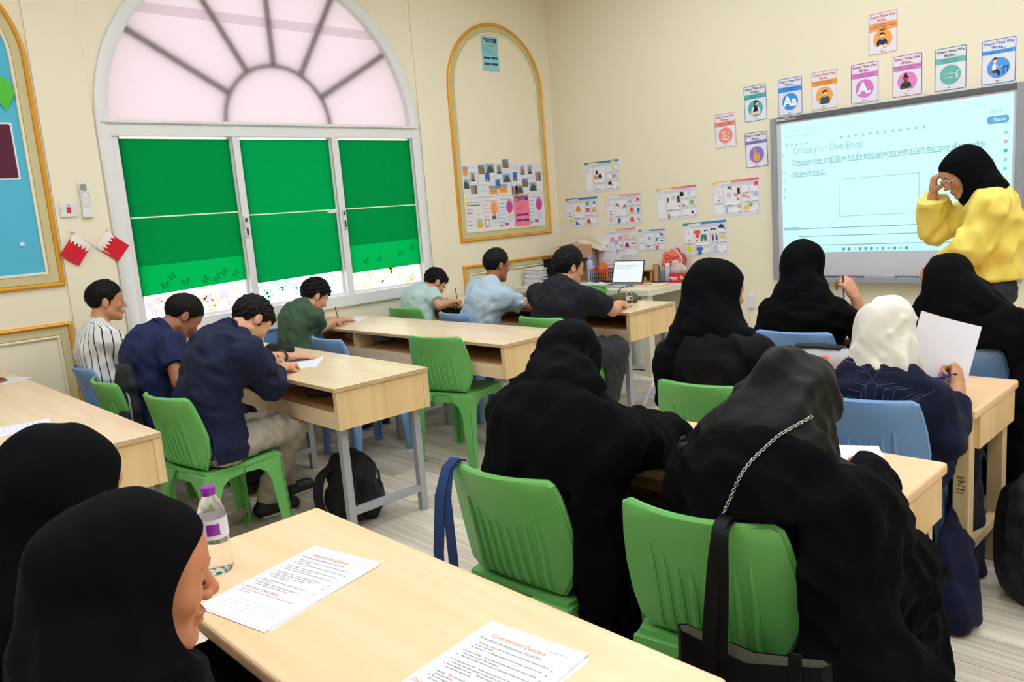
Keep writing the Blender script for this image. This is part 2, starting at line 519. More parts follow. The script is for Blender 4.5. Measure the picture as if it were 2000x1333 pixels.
# green blinds: a doubled upper cloth and a lighter single hem
BL = [('left', 1.115, 1.148, 1.32, 1.648), ('middle', 1.108, 1.125, None, 1.62), ('right', 1.092, 1.10, 1.318, 1.62)]
for i, ((y0, y1), (side, zb0, zb1, zh, zs)) in enumerate(zip(PANES, BL)):
    lab = ['green cloth blind beside the flags, lower hem lighter with butterfly shadows', 'plain bright green cloth blind between the two window mullions',
           'green cloth blind with a pale hem next to the small arched niche'][i]
    bo = thing('window_blind', lab, 'blind', (XW - 0.02, (y0 + y1) / 2, zb0), group='green blinds on the window')
    oy, oz = (y0 + y1) / 2, zb0
    a, c = y0 + 0.01 - oy, y1 - 0.014 - oy
    zt = 2.172 - oz
    top = (zh or (zb0 + zb1) / 2) - oz
    if zh:
        MB().prism([(a, top), (c, top + 0.008), (c, zt), (a, zt)], 0, 0.003, 'x').build('upper_cloth', M_blind, bo)
        MB().prism([(a, 0), (c, zb1 - oz), (c, top + 0.008), (a, top)], 0, 0.002, 'x').build('hem_cloth', M_blind2, bo)
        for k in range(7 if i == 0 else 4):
            s_ = sticker(bo, M_shade, 0.0034, a + 0.1 + (c - a - 0.15) * ((k * 0.618 + 0.1) % 1), 0.05 + 0.13 * rnd.random(), 0.035, 0, rnd.random())  # sticker shadows showing through the hem, put in as darker butterfly shapes
    else:
        MB().prism([(a, 0), (c, zb1 - oz), (c, zt), (a, zt)], 0, 0.003, 'x').build('upper_cloth', film_mat('green_blind_mid', (0.0002, 0.43, 0.205, 1), 0.82, (0.0, 0.32, 0.09, 1), 0.8), bo)
    MB().box(0.003, 0.006, a, c, zs - oz - 0.005, zs - oz + 0.004).build('seam_tape', mat('seam_tape', (222, 245, 214), 0.6), bo)
# paper tag pulled through the middle seam
tg = MB().add([(XW + 0.0, 3.37, 1.60), (XW + 0.004, 3.47, 1.635), (XW + 0.002, 3.46, 1.598), (XW, 3.41, 1.592)], [(0, 1, 2, 3)]).build('paper_tag', M_white)
tag(tg, 'scrap of white paper stuck at the right end of the middle blind seam', 'paper')

# ------------------------------------------------------------------ gilded wall panels (part of the wall)
def niche(name, y0, y1, z0, zs, rz, fill=None):
    r = bpy.data.objects.new(name, None); link(r); structure(r)
    def sw(nm, prof, m):
        sweep_loop(MB(), y0, y1, z0, zs, rz, prof, XW).build(nm, m, r, smooth=True) if False else None
        bb = MB(); sweep_loop(bb, y0, y1, z0, zs, rz, prof, XW); bb.build(nm, m, r, smooth=True)
    sw('gilt_bead', [(0, -0.004), (0.0, 0.016), (0.006, 0.024), (0.014, 0.027), (0.022, 0.022), (0.026, 0.012), (0.026, 0.0)], M_gold)
    sw('flat_band', [(0.025, 0.008), (0.03, 0.013), (0.05, 0.009), (0.075, 0.012), (0.08, 0.004)], M_band)
    sw('inner_bead', [(0.078, -0.002), (0.080, 0.012), (0.088, 0.016), (0.096, 0.012), (0.098, -0.002)], M_bead)
    if fill:
        pts = arch_loop(y0, y1, z0, zs, rz, 0.097)
        MB().prism(pts, XW - 0.003, XW + 0.002, 'x').build('backing_paper', fill, r)
    return r
M_blue = mat('blue_paper', (88, 184, 216), 0.7, 0.2, bump=0.1, bscale=25, var=0.05, vscale=3)
niche('wall_panel_1', 0.175, 1.412, 1.250, 2.625, 0.622, M_blue)
niche('wall_panel_2', 4.737, 5.968, 1.245, 2.625, 0.622)
def low_panel(name, y0, y1, z0, z1):
    r = bpy.data.objects.new(name, None); link(r); structure(r)
    def sw(nm, prof, m):
        bb = MB()
        bb.loft([[(XW + h, y0 + d, z0 + d), (XW + h, y1 - d, z0 + d), (XW + h, y1 - d, z1 - d), (XW + h, y0 + d, z1 - d)] for d, h in prof], cap=False)
        bb.build(nm, m, r)
    sw('gilt_bead', [(0, -0.004), (0.0, 0.016), (0.006, 0.024), (0.014, 0.027), (0.022, 0.022), (0.026, 0.012), (0.026, 0.0)], M_gold)
    sw('flat_band', [(0.025, 0.008), (0.03, 0.013), (0.05, 0.009), (0.075, 0.012), (0.08, 0.004)], M_band)
    sw('inner_bead', [(0.078, -0.002), (0.080, 0.012), (0.088, 0.016), (0.096, 0.012), (0.098, -0.002)], M_bead)
low_panel('wall_panel_3', 0.175, 1.412, 0.2, 1.02)
low_panel('wall_panel_4', 4.737, 5.968, 0.2, 1.028)

# ------------------------------------------------------------------ ceiling light panels
M_led = bpy.data.materials.new('led_diffuser'); M_led.use_nodes = True
_b = M_led.node_tree.nodes['Principled BSDF']
_b.inputs['Base Color'].default_value = (0.9, 0.9, 0.9, 1)
_b.inputs['Emission Color'].default_value = (0.885, 0.95, 1.02, 1)
_b.inputs['Emission Strength'].default_value = PANEL_POWER
for ix, x in enumerate((-3.75, -2.25, -0.75, 0.65)):
    for iy, y in enumerate((-0.3, 1.4, 3.1, 4.7)):
        L = thing('ceiling_light', 'square white recessed ceiling light panel', 'light', (x, y, ZC - 0.03), group='ceiling light panels')
        bb = MB()
        for x0, x1, y0, y1 in ((-0.31, 0.31, -0.31, -0.28), (-0.31, 0.31, 0.28, 0.31), (-0.31, -0.28, -0.28, 0.28), (0.28, 0.31, -0.28, 0.28)):
            bb.box(x0, x1, y0, y1, 0, 0.031)
        bb.build('frame', M_white, L)
        MB().box(-0.28, 0.28, -0.28, 0.28, 0.008, 0.02).build('diffuser', M_led, L)
# ================================================================== furniture
M_green = mat('green_plastic', (112, 188, 102), 0.38, 0.45, bump=0.06, bscale=500)
M_bluep = mat('blue_plastic', (120, 160, 212), 0.38, 0.45, bump=0.06, bscale=500)
M_lam = wood_mat('maple_laminate', (235, 202, 164), (245, 219, 186), 0.25, 0.5, 'X', 0.5)
M_lamY = wood_mat('maple_panel', (230, 190, 134), (242, 208, 156), 0.4, 0.5, 'Z', 0.4)
M_edge = mat('worn_edge', (203, 176, 138), 0.7, 0.2, bump=0.4, bscale=180, var=0.28, vscale=60)
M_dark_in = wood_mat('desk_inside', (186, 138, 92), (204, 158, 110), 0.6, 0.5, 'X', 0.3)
M_steel = mat('grey_steel', (166, 168, 174), 0.4, 0.5, metal=0.1)
M_pine = wood_mat('varnished_pine', (222, 190, 140), (236, 208, 164), 0.42, 0.6, 'Z', 0.4)
M_pineX = wood_mat('table_top_wood', (241, 196, 150), (248, 208, 168), 0.3, 0.55, 'X', 0.5)

# ---- stacking chair: faces +Y, origin on the floor under the seat
PROF = [(-0.085, 0.440), (-0.135, 0.443), (-0.172, 0.458), (-0.192, 0.490), (-0.205, 0.540), (-0.221, 0.620), (-0.240, 0.697), (-0.256, 0.757), (-0.268, 0.790), (-0.270, 0.798)]
HALF = [0.105, 0.130, 0.155, 0.182, 0.204, 0.213, 0.206, 0.196, 0.188, 0.172]
def prof_at(z):
    for (y0, z0), (y1, z1) in zip(PROF[:-1], PROF[1:]):
        if z0 <= z <= z1: return y0 + (y1 - y0) * (z - z0) / (z1 - z0)
    return PROF[-1][0]
def make_chair(name, label, m, group):
    r = thing(name, label, 'chair', group=group)
    # seat: slightly dished slab with a turned-down front
    b = MB(); NU, NV = 9, 9; top, bot = [], []
    for j in range(NV):
        v = j / (NV - 1); yy = -0.19 + 0.41 * v
        hw = 0.205 - 0.02 * abs(2 * v - 1) ** 3
        for i in range(NU):
            u = 2 * i / (NU - 1) - 1
            z = 0.449 - 0.012 * (1 - u * u) * (1 - (2 * v - 1) ** 2) - (0.022 * max(0, (v - 0.8) / 0.2) ** 2)
            top.append((u * hw, yy, z)); bot.append((u * hw, yy, z - 0.016))
    n = NU * NV; fs = []
    for j in range(NV - 1):
        for i in range(NU - 1):
            a = j * NU + i
            fs += [(a, a + 1, a + NU + 1, a + NU), (n + a, n + a + NU, n + a + NU + 1, n + a + 1)]
    rim = [i for i in range(NU)] + [j * NU + NU - 1 for j in range(1, NV)] + [(NV - 1) * NU + i for i in range(NU - 2, -1, -1)] + [j * NU for j in range(NV - 2, 0, -1)]
    fs += [(rim[k], rim[k] + n, rim[(k + 1) % len(rim)] + n, rim[(k + 1) % len(rim)]) for k in range(len(rim))]
    b.add(top + bot, fs).build('seat', m, r, smooth=True)
    # apron under the seat
    MB().box(-0.192, 0.192, 0.190, 0.204, 0.385, 0.440).build('apron', m, r, bevel=0.004)
    MB().box(-0.185, 0.185, -0.185, -0.172, 0.385, 0.440).build('apron', m, r, bevel=0.004)
    # back shell with a rolled rim
    b = MB(); NU = 13; fr, bk = [], []
    for (yy, z), hw in zip(PROF, HALF):
        for i in range(NU):
            u = 2 * i / (NU - 1) - 1
            cv = 0.045 * u * u * min(1, max(0, (z - 0.44) / 0.12))
            e = 0.010 * (abs(u) > 0.93)
            fr.append((u * hw, yy + cv + 0.006 + e, z)); bk.append((u * hw, yy + cv - 0.006 - e * 0.2, z))
    n = len(fr); NV = len(PROF); fs = []
    for j in range(NV - 1):
        for i in range(NU - 1):
            a = j * NU + i
            fs += [(a, a + 1, a + NU + 1, a + NU), (n + a, n + a + NU, n + a + NU + 1, n + a + 1)]
    rim = [i for i in range(NU)] + [j * NU + NU - 1 for j in range(1, NV)] + [(NV - 1) * NU + i for i in range(NU - 2, -1, -1)] + [j * NU for j in range(NV - 2, 0, -1)]
    fs += [(rim[k], rim[k] + n, rim[(k + 1) % len(rim)] + n, rim[(k + 1) % len(rim)]) for k in range(len(rim))]
    back = b.add(fr + bk, fs).build('backrest', m, r, smooth=True)
    rimpts = []
    for (yy, z), hw in zip(PROF[2:], HALF[2:]):
        rimpts.append((-hw, yy + 0.045 * min(1, (z - 0.44) / 0.12) + 0.004, z))
    top = []
    for i in range(1, 12):
        u = 2 * i / 12 - 1
        top.append((u * HALF[-1], PROF[-1][0] + 0.045 * u * u + 0.004, PROF[-1][1]))
    full = rimpts + top + [(-p[0], p[1], p[2]) for p in reversed(rimpts)]
    MB().tube(full, 0.0085, 6).build('rim', m, back, smooth=True)
    for k in range(8):
        x = -0.123 + 0.246 * k / 7
        ztop = 0.660 + 0.045 * (abs(k - 3.5) / 3.5) ** 2
        u = x / 0.205
        pts = []
        for q in range(7):
            z = 0.475 + (ztop - 0.475) * q / 6
            cv = 0.045 * u * u * min(1, max(0, (z - 0.44) / 0.12))
            pts.append((x, prof_at(z) + cv - 0.008, z))
        MB().tube(pts, [0.0065, 0.0085, 0.0085, 0.0085, 0.008, 0.007, 0.0015], 6, flat=1.0).build('rib', m, back, smooth=True)
    # legs: angle section, arched into the seat side
    for sx in (-1, 1):
        for sy in (-1, 1):
            def T(p, out=0.0):
                sp = (0.44 - p[2]) * 0.07
                return (sx * (p[0] + sp * 0.45), sy * p[1] + sy * sp * 0.6 - (0.0), p[2])
            lm = MB()
            side = [(0.0, 0.436), (0.185, 0.436), (0.200, 0.41), (0.204, 0.0), (0.160, 0.0), (0.132, 0.32), (0.112, 0.368), (0.075, 0.392), (0.0, 0.398)]
            vs = [T((0.182, p[0], p[1])) for p in side] + [T((0.196, p[0], p[1])) for p in side]
            k = len(side)
            lm.add(vs, [tuple(range(k)), tuple(range(2 * k - 1, k - 1, -1))] + [(i, i + k, (i + 1) % k + k, (i + 1) % k) for i in range(k)])
            fl = [(0.196, 0.436), (0.06, 0.436), (0.085, 0.392), (0.122, 0.362), (0.140, 0.31), (0.156, 0.0), (0.196, 0.0)]
            k = len(fl)
            vs = [T((p[0], 0.190, p[1])) for p in fl] + [T((p[0], 0.204, p[1])) for p in fl]
            lm.add(vs, [tuple(range(k)), tuple(range(2 * k - 1, k - 1, -1))] + [(i, i + k, (i + 1) % k + k, (i + 1) % k) for i in range(k)])
            lm.box(*sorted((T((0.152, 0, 0))[0], T((0.199, 0, 0))[0])), *sorted((T((0, 0.156, 0))[1], T((0, 0.207, 0))[1])), 0, 0.008)
            lm.build('leg', m, r, bevel=0.002, seg=1)
    return r
def chair_loc(bx, by, deg):
    """Floor position of a chair from the middle of its back's top edge."""
    a = math.radians(deg)
    return (bx - 0.27 * math.sin(a), by + 0.27 * math.cos(a), 0.0)
CH = [  # colour, back-top middle x, y, turn, label
    ('g', -1.541, 1.325, 3, 'green plastic chair with a denim strap looped over its back'),
    ('g', -0.942, 1.383, 8, 'green plastic chair with a black tote bag hung on its back'),
    ('g', -1.614, 2.458, 5, 'green plastic chair under the student in black beside the white wooden table gap'),
    ('b', -1.060, 2.510, 6, 'blue plastic chair under the student with the white headscarf'),
    ('b', -1.823, 3.602, 4, 'blue plastic chair under the student holding a blue pen to her face'),
    ('b', -1.070, 3.470, -4, 'blue plastic chair under the student leaning in front of the yellow jacket'),
    ('g', -3.588, 1.183, 8, 'green plastic chair under the boy in navy shirt and khaki trousers'),
    ('g', -4.340, 1.150, -1, 'green plastic chair with a black backpack against its back'),
    ('b', -4.975, 1.226, -2, 'blue plastic chair under the boy in the striped shirt'),
    ('b', -4.360, 2.465, -2, 'empty blue plastic chair pushed in at the desk of the boy in green'),
    ('g', -3.648, 2.783, 15, 'empty green plastic chair turned slightly at the end of the middle desk'),
    ('b', -5.190, 2.715, -108, 'blue plastic chair under the boy in the green T-shirt'),
    ('g', -5.125, 3.640, 4, 'green plastic chair under the boy in the pale mint T-shirt'),
    ('b', -4.399, 3.544, -6, 'blue plastic chair under the boy in the light blue T-shirt'),
    ('g', -3.548, 3.577, 2, 'green plastic chair under the boy in the black T-shirt'),
    ('g', -1.110, 0.010, 0, 'green plastic chair under the student in black whose face shows beside the worksheets'),
    ('g', -1.620, 0.040, 0, 'green plastic chair under the student in black beside the end of the box desk'),
    ('g', -4.470, 5.000, 180, 'green plastic chair at the white teacher desk'),
]
proto = None
CHP = []
for c, bx, by, dg, lab in CH:
    if dg == 180: loc = (bx, by, 0)
    else: loc = chair_loc(bx, by, dg)
    CHP.append((loc[0], loc[1], math.radians(dg)))
    if proto is None:
        proto = make_chair('plastic_chair', lab, M_green, 'green and blue plastic chairs')
        proto.location = loc; proto.rotation_euler = (0, 0, math.radians(dg))
    else:
        clone(proto, loc, math.radians(dg), lab, mats={M_green: M_bluep} if c == 'b' else None)

# ---- box desk on steel legs: x runs from -L (left end) to 0 (right end), y from 0 (open side) to D
TBX = []
def box_desk(label, xr, y0, L, D=0.52, nc=2, rz=0.0, group='box desks on steel legs'):
    r = thing('box_desk', label, 'desk', (xr, y0, 0), rz, group)
    TBX.append((xr - L - 0.02, xr + 0.01, y0 - 0.016, y0 + D + 0.02, 0.545, 0.7565))
    H0, H1 = 0.550, 0.755
    MB().box(-L, 0, -0.006, D, H1 - 0.018, H1).build('desk_top', [M_lam], r, bevel=0.002)
    MB().box(-L, 0.001, -0.010, -0.005, H1 - 0.019, H1 - 0.001).build('front_edging', M_edge, r)
    MB().box(-0.001, 0.004, -0.008, D, H1 - 0.019, H1 - 0.001).build('end_edging', M_edge, r)
    for nm, x0, x1 in (('end_panel', -0.020, -0.006), ('end_panel', -L + 0.006, -L + 0.020)):
        MB().box(x0, x1, 0.028, D - 0.03, H0, H1 - 0.018).build(nm, M_lamY, r)
    for x0, x1 in ((-0.034, 0.0), (-L, -L + 0.034)):
        for a, c in ((0.0, 0.030), (D - 0.032, D)):
            MB().box(x0, x1, a, c, H0, H1 - 0.018).build('corner_post', M_pine, r, bevel=0.002)
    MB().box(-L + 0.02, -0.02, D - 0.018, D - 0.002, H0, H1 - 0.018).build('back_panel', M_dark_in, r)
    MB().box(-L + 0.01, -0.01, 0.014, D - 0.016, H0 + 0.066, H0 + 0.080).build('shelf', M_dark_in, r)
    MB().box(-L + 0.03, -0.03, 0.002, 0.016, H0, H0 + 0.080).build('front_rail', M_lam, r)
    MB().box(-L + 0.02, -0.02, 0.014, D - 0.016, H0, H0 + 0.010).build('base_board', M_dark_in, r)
    for k in range(1, nc):
        x = -L * k / nc
        MB().box(x - 0.010, x + 0.010, 0.004, D - 0.02, H0 + 0.080, H1 - 0.018).build('divider', M_pine, r)
    for x in [-0.065] + ([-L / 2] if L > 1.8 else []) + [-L + 0.065]:
        for yy in (0.045, D - 0.06):
            MB().box(x - 0.019, x + 0.019, yy - 0.019, yy + 0.019, 0.0, H0).build('leg', M_steel, r, bevel=0.003)
        MB().box(x - 0.017, x + 0.017, 0.06, D - 0.07, 0.105, 0.140).build('stretcher', M_steel, r, bevel=0.003)
    return r
box_desk('box desk with open shelf behind the seated girls in black headscarves', -3.130, 0.515, 2.42, 0.52, 3)
box_desk('box desk with open shelf where three boys sit writing in a row', -3.142, 1.830, 2.44, 0.53, 3, math.radians(-1.0))
box_desk('box desk with open shelf and the empty green and blue chairs pushed in', -3.222, 2.985, 2.33, 0.54, 3, math.radians(0.4))
box_desk('box desk with a small water bottle and an olive pencil case on it', -3.285, 4.230, 2.25, 0.56, 3, math.radians(1.5))

# ---- solid wooden table with a shelf box
def wood_table(label, xr, y0, L=1.24, D=0.49, H=0.715, box=True):
    r = thing('wooden_table', label, 'table', (xr, y0, 0), group='solid wooden school tables')
    TBX.append((xr - L - 0.003, xr + 0.003, y0 - 0.003, y0 + D + 0.003, H - 0.160, H + 0.0015))
    MB().box(-L, 0, 0, D, H - 0.036, H).build('table_top', M_pineX, r, bevel=0.010, seg=3)
    for x in (-0.050, -L + 0.050):
        for yy in (0.055, D - 0.075):
            MB().box(x - 0.027, x + 0.027, yy - 0.027, yy + 0.027, 0, H - 0.036).build('leg', M_pine, r, bevel=0.004)
        MB().box(x - 0.018, x + 0.018, 0.08, D - 0.08, 0.16, 0.20).build('stretcher', M_pine, r, bevel=0.004)
    if box:
        for x in (-0.016, -L + 0.016):
            MB().box(x - 0.010, x + 0.010, 0.075, D - 0.03, H - 0.155, H - 0.036).build('shelf_side', M_lamY, r)
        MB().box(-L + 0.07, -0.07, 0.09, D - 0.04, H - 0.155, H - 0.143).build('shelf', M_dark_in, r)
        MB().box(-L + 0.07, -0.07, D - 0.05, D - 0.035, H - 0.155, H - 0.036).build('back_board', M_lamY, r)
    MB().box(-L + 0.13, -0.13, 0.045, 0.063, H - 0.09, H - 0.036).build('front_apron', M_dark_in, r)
    return r
wood_table('solid wooden table with two stapled worksheets and a purple-capped water bottle', -0.640, 0.540, 1.312, 0.496)
wood_table('solid wooden table where two students in black lean over their papers', -0.700, 1.810, 1.24, 0.49)
TG = wood_table('solid wooden table with a scribble on its leg and a grey pencil case on top', -0.792, 2.872, 1.24, 0.53)
wood_table('solid wooden table under the board, in front of the woman in yellow', -0.870, 3.990, 1.30, 0.47)
M_ink = mat('black_ink', (22, 22, 26), 0.6)
# pen scribble on the leg of one table
sb = MB(); x0, yy, z0 = -0.050, 0.0272, 0.43
pts = [(-0.012, 0.03), (0.012, 0.034), (-0.006, 0.018), (0.014, 0.02), (-0.010, 0.004), (0.012, 0.0), (0.013, -0.014), (-0.012, -0.012), (-0.011, -0.026), (0.010, -0.024)]
sb.tube([(x0 + u, yy, z0 + w) for u, w in pts], 0.0018, 5)
sb.build('pen_scribble', M_ink, TG)

# ---- teacher's desk
M_tdesk = mat('painted_white_wood', (228, 221, 205), 0.45, 0.4, var=0.04, vscale=8)
td = thing('teacher_desk', 'long white painted desk with laptop and stationery in the corner', 'desk', (-3.955, 5.36, 0))
MB().box(-1.62, 0, 0, 0.735, 0.700, 0.752).build('desk_top', M_tdesk, td, bevel=0.004)
for x in (-0.06, -1.56):
    for yy in (0.06, 0.67):
        MB().box(x - 0.035, x + 0.035, yy - 0.035, yy + 0.035, 0, 0.700).build('leg', M_tdesk, td, bevel=0.004)
MB().box(-1.52, -0.10, 0.655, 0.675, 0.36, 0.70).build('modesty_panel', M_tdesk, td)
# ================================================================== figures: continuous surfaces grown from distance fields
V3 = lambda *a: np.array(a if len(a) == 3 else a[0], dtype=float)
def unit(v):
    v = np.asarray(v, float); return v / (np.linalg.norm(v) + 1e-12)

class Field:
    def __init__(s, lo, hi, h):
        s.h = float(h); s.lo = np.array(lo, float)
        s.n = np.ceil((np.array(hi, float) - s.lo) / h).astype(int) + 1
        s.f = np.full(s.n, 0.3, np.float32)
    def view(s, lo, hi):
        i0 = np.clip(np.floor((np.asarray(lo) - s.lo) / s.h).astype(int), 0, s.n)
        i1 = np.clip(np.ceil((np.asarray(hi) - s.lo) / s.h).astype(int) + 1, 0, s.n)
        if np.any(i1 <= i0): return None
        ax = [(s.lo[k] + s.h * np.arange(i0[k], i1[k])).astype(np.float32) for k in range(3)]
        return (slice(i0[0], i1[0]), slice(i0[1], i1[1]), slice(i0[2], i1[2])), ax[0][:, None, None], ax[1][None, :, None], ax[2][None, None, :]
    def put(s, sl, d, k, op):
        f = s.f[sl]
        if op == 'u':
            if k > 0:
                h = np.clip(0.5 + 0.5 * (f - d) / k, 0, 1)
                s.f[sl] = f + (d - f) * h - k * h * (1 - h)
            else: s.f[sl] = np.minimum(f, d)
        elif op == 's':
            d = -d
            h = np.clip(0.5 - 0.5 * (f - d) / max(k, 1e-5), 0, 1)
            s.f[sl] = f + (d - f) * h + k * h * (1 - h)
    def cone(s, a, b, ra, rb, k=0.02, op='u', flat=None, end=None):
        """Capsule of changing radius. flat=(axis, c): squashed to c along axis. end: cut square at b (end=1) or at both (2)."""
        a = np.asarray(a, float); b = np.asarray(b, float); r = max(ra, rb) + k + 2 * s.h
        v = s.view(np.minimum(a, b) - r, np.maximum(a, b) + r)
        if v is None: return s
        sl, X, Y, Z = v
        ab = b - a; L2 = float(ab @ ab) + 1e-12
        px, py, pz = X - np.float32(a[0]), Y - np.float32(a[1]), Z - np.float32(a[2])
        tt = (px * np.float32(ab[0]) + py * np.float32(ab[1]) + pz * np.float32(ab[2])) / np.float32(L2)
        t = np.clip(tt, 0, 1)
        qx, qy, qz = px - t * np.float32(ab[0]), py - t * np.float32(ab[1]), pz - t * np.float32(ab[2])
        q2 = qx * qx + qy * qy + qz * qz
        if flat is not None:
            n, c = flat
            n = unit(n)
            qn = qx * np.float32(n[0]) + qy * np.float32(n[1]) + qz * np.float32(n[2])
            q2 = q2 + np.float32(1 / (c * c) - 1) * qn * qn
        d = np.sqrt(q2) - (np.float32(ra) + t * np.float32(rb - ra))
        if flat is not None: d = d * np.float32(0.5 + 0.5 * flat[1])
        if end:
            L = math.sqrt(L2)
            d = np.maximum(d, (tt - 1) * np.float32(L))
            if end == 2: d = np.maximum(d, -tt * np.float32(L))
        s.put(sl, d, k, op); return s
    def path(s, pts, rs, k=0.02, **kw):
        for i in range(len(pts) - 1):
            s.cone(pts[i], pts[i + 1], rs[i], rs[i + 1], k, **kw)
        return s
    def ell(s, c, r, R=None, k=0.02, op='u'):
        c = np.asarray(c, float); r = np.asarray(r, float); m = r.max() + k + 2 * s.h
        v = s.view(c - m, c + m)
        if v is None: return s
        sl, X, Y, Z = v
        px, py, pz = X - np.float32(c[0]), Y - np.float32(c[1]), Z - np.float32(c[2])
        if R is not None:
            R = np.asarray(R, float)          # columns are the ellipsoid's axes
            px, py, pz = [px * np.float32(R[0, i]) + py * np.float32(R[1, i]) + pz * np.float32(R[2, i]) for i in range(3)]
        a, b, g = px / np.float32(r[0]), py / np.float32(r[1]), pz / np.float32(r[2])
        k0 = np.sqrt(a * a + b * b + g * g)
        a, b, g = a / np.float32(r[0]), b / np.float32(r[1]), g / np.float32(r[2])
        k1 = np.sqrt(a * a + b * b + g * g) + np.float32(1e-6)
        s.put(sl, k0 * (k0 - 1) / k1, k, op); return s
    def warp(s, fn, band=0.03):
        """Add fn(P) to the field near the surface: positive values sink it, negative raise it."""
        idx = np.nonzero(np.abs(s.f) < band)
        P = np.stack([s.lo[k] + s.h * idx[k] for k in range(3)], 1)
        s.f[idx] += fn(P).astype(np.float32)
        return s
    def carve(s, chair=None, boxes=(), pad=0.0):
        """Press the surface off a chair (x, y, turn) and off solid boxes so that cloth rests on them."""
        def region(lo, hi, fn):
            v = s.view(lo, hi)
            if v is None: return
            sl, X, Y, Z = v
            s.f[sl] = np.maximum(s.f[sl], fn(X, Y, Z) + np.float32(pad)).astype(np.float32)
        if chair is not None:
            cx, cy, a = chair; c, sn = math.cos(a), math.sin(a)
            pz = np.array([p[1] for p in PROF]); py = np.array([p[0] for p in PROF])
            def back(X, Y, Z):
                x = (X - cx) * c + (Y - cy) * sn; y = -(X - cx) * sn + (Y - cy) * c
                zz = np.interp(np.clip(Z.ravel(), 0.44, 0.82), pz, py).reshape(Z.shape)
                front = zz + 0.045 * (x / 0.2) ** 2 + 0.016
                return np.minimum(np.minimum(0.224 - np.abs(x), front - y), np.minimum(np.minimum(Z - 0.44, 0.815 - Z), y + 0.55)) + 0 * Z
            region((cx - 0.6, cy - 0.6, 0.42), (cx + 0.6, cy + 0.3, 0.85), back)
            def seat(X, Y, Z):
                x = (X - cx) * c + (Y - cy) * sn; y = -(X - cx) * sn + (Y - cy) * c
                return np.minimum(np.minimum(0.218 - np.abs(x), 0.232 - np.abs(y)), np.minimum(0.4525 - Z, Z + 0.2))
            region((cx - 0.4, cy - 0.4, -0.1), (cx + 0.4, cy + 0.4, 0.47), seat)
        for (x0, x1, y0, y1, z0, z1) in boxes:
            region((x0 - 0.02, y0 - 0.02, z0 - 0.02), (x1 + 0.02, y1 + 0.02, z1 + 0.02),
                   lambda X, Y, Z: np.minimum(np.minimum(np.minimum(X - x0, x1 - X), np.minimum(Y - y0, y1 - Y)), np.minimum(Z - z0, z1 - Z)))
        return s
    def mesh(s):
        f = s.f; sg = f < 0
        for ax in range(3):                       # keep the surface closed at the edge of the grid
            for e in (0, -1):
                ix = [slice(None)] * 3; ix[ax] = e
                f[tuple(ix)] = np.maximum(f[tuple(ix)], 1e-4); sg[tuple(ix)] = False
        nx, ny, nz = [n - 1 for n in f.shape]
        c = np.zeros((nx, ny, nz), np.uint8)
        for dx in (0, 1):
            for dy in (0, 1):
                for dz in (0, 1): c += sg[dx:nx + dx, dy:ny + dy, dz:nz + dz]
        I = np.stack(np.nonzero((c > 0) & (c < 8)), 1)
        idx = np.full((nx, ny, nz), -1, np.int32); idx[I[:, 0], I[:, 1], I[:, 2]] = np.arange(len(I))
        val = {}
        for dx in (0, 1):
            for dy in (0, 1):
                for dz in (0, 1): val[(dx, dy, dz)] = f[I[:, 0] + dx, I[:, 1] + dy, I[:, 2] + dz]
        acc = np.zeros((len(I), 3)); cnt = np.zeros(len(I))
        for ax in range(3):
            for p in (0, 1):
                for q in (0, 1):
                    c0 = [p, q]; c0.insert(ax, 0); c1 = list(c0); c1[ax] = 1
                    a, b = val[tuple(c0)], val[tuple(c1)]
                    m = (a < 0) != (b < 0)
                    t = a[m] / (a[m] - b[m])
                    pos = np.tile(np.array(c0, float), (m.sum(), 1)); pos[:, ax] = t
                    acc[m] += pos; cnt[m] += 1
        P = s.lo + s.h * (I + acc / cnt[:, None])
        F = []
        for ax in range(3):
            o1, o2 = (ax + 1) % 3, (ax + 2) % 3
            n = list(f.shape); lo = [0] * 3
            sA = [slice(None)] * 3; sB = [slice(None)] * 3
            sA[ax] = slice(0, n[ax] - 1); sB[ax] = slice(1, n[ax])
            for o_ in (o1, o2): sA[o_] = slice(1, n[o_] - 1); sB[o_] = slice(1, n[o_] - 1)
            m = sg[tuple(sA)] != sg[tuple(sB)]
            ii = np.stack(np.nonzero(m), 1); ii[:, o1] += 1; ii[:, o2] += 1
            ins = sg[ii[:, 0], ii[:, 1], ii[:, 2]]
            def cell(d1, d2):
                j = ii.copy(); j[:, o1] -= d1; j[:, o2] -= d2
                return idx[j[:, 0], j[:, 1], j[:, 2]]
            q = np.stack([cell(1, 1), cell(0, 1), cell(0, 0), cell(1, 0)], 1)
            q[~ins] = q[~ins][:, ::-1]
            F.append(q)
        return P, np.concatenate(F)
    def build(s, name, m, parent=None, origin=(0, 0, 0), smooth_it=0):
        P, F = s.mesh()
        P = P - np.asarray(origin)
        me = bpy.data.meshes.new(name)
        me.vertices.add(len(P)); me.vertices.foreach_set('co', P.astype(np.float32).ravel())
        me.loops.add(F.size); me.loops.foreach_set('vertex_index', F.astype(np.int32).ravel())
        me.polygons.add(len(F)); me.polygons.foreach_set('loop_start', np.arange(0, F.size, 4, dtype=np.int32))
        me.polygons.foreach_set('use_smooth', np.ones(len(F), bool))
        me.update(calc_edges=True); me.validate()
        me.materials.append(m)
        o = bpy.data.objects.new(name, me)
        link(o, parent)
        return o

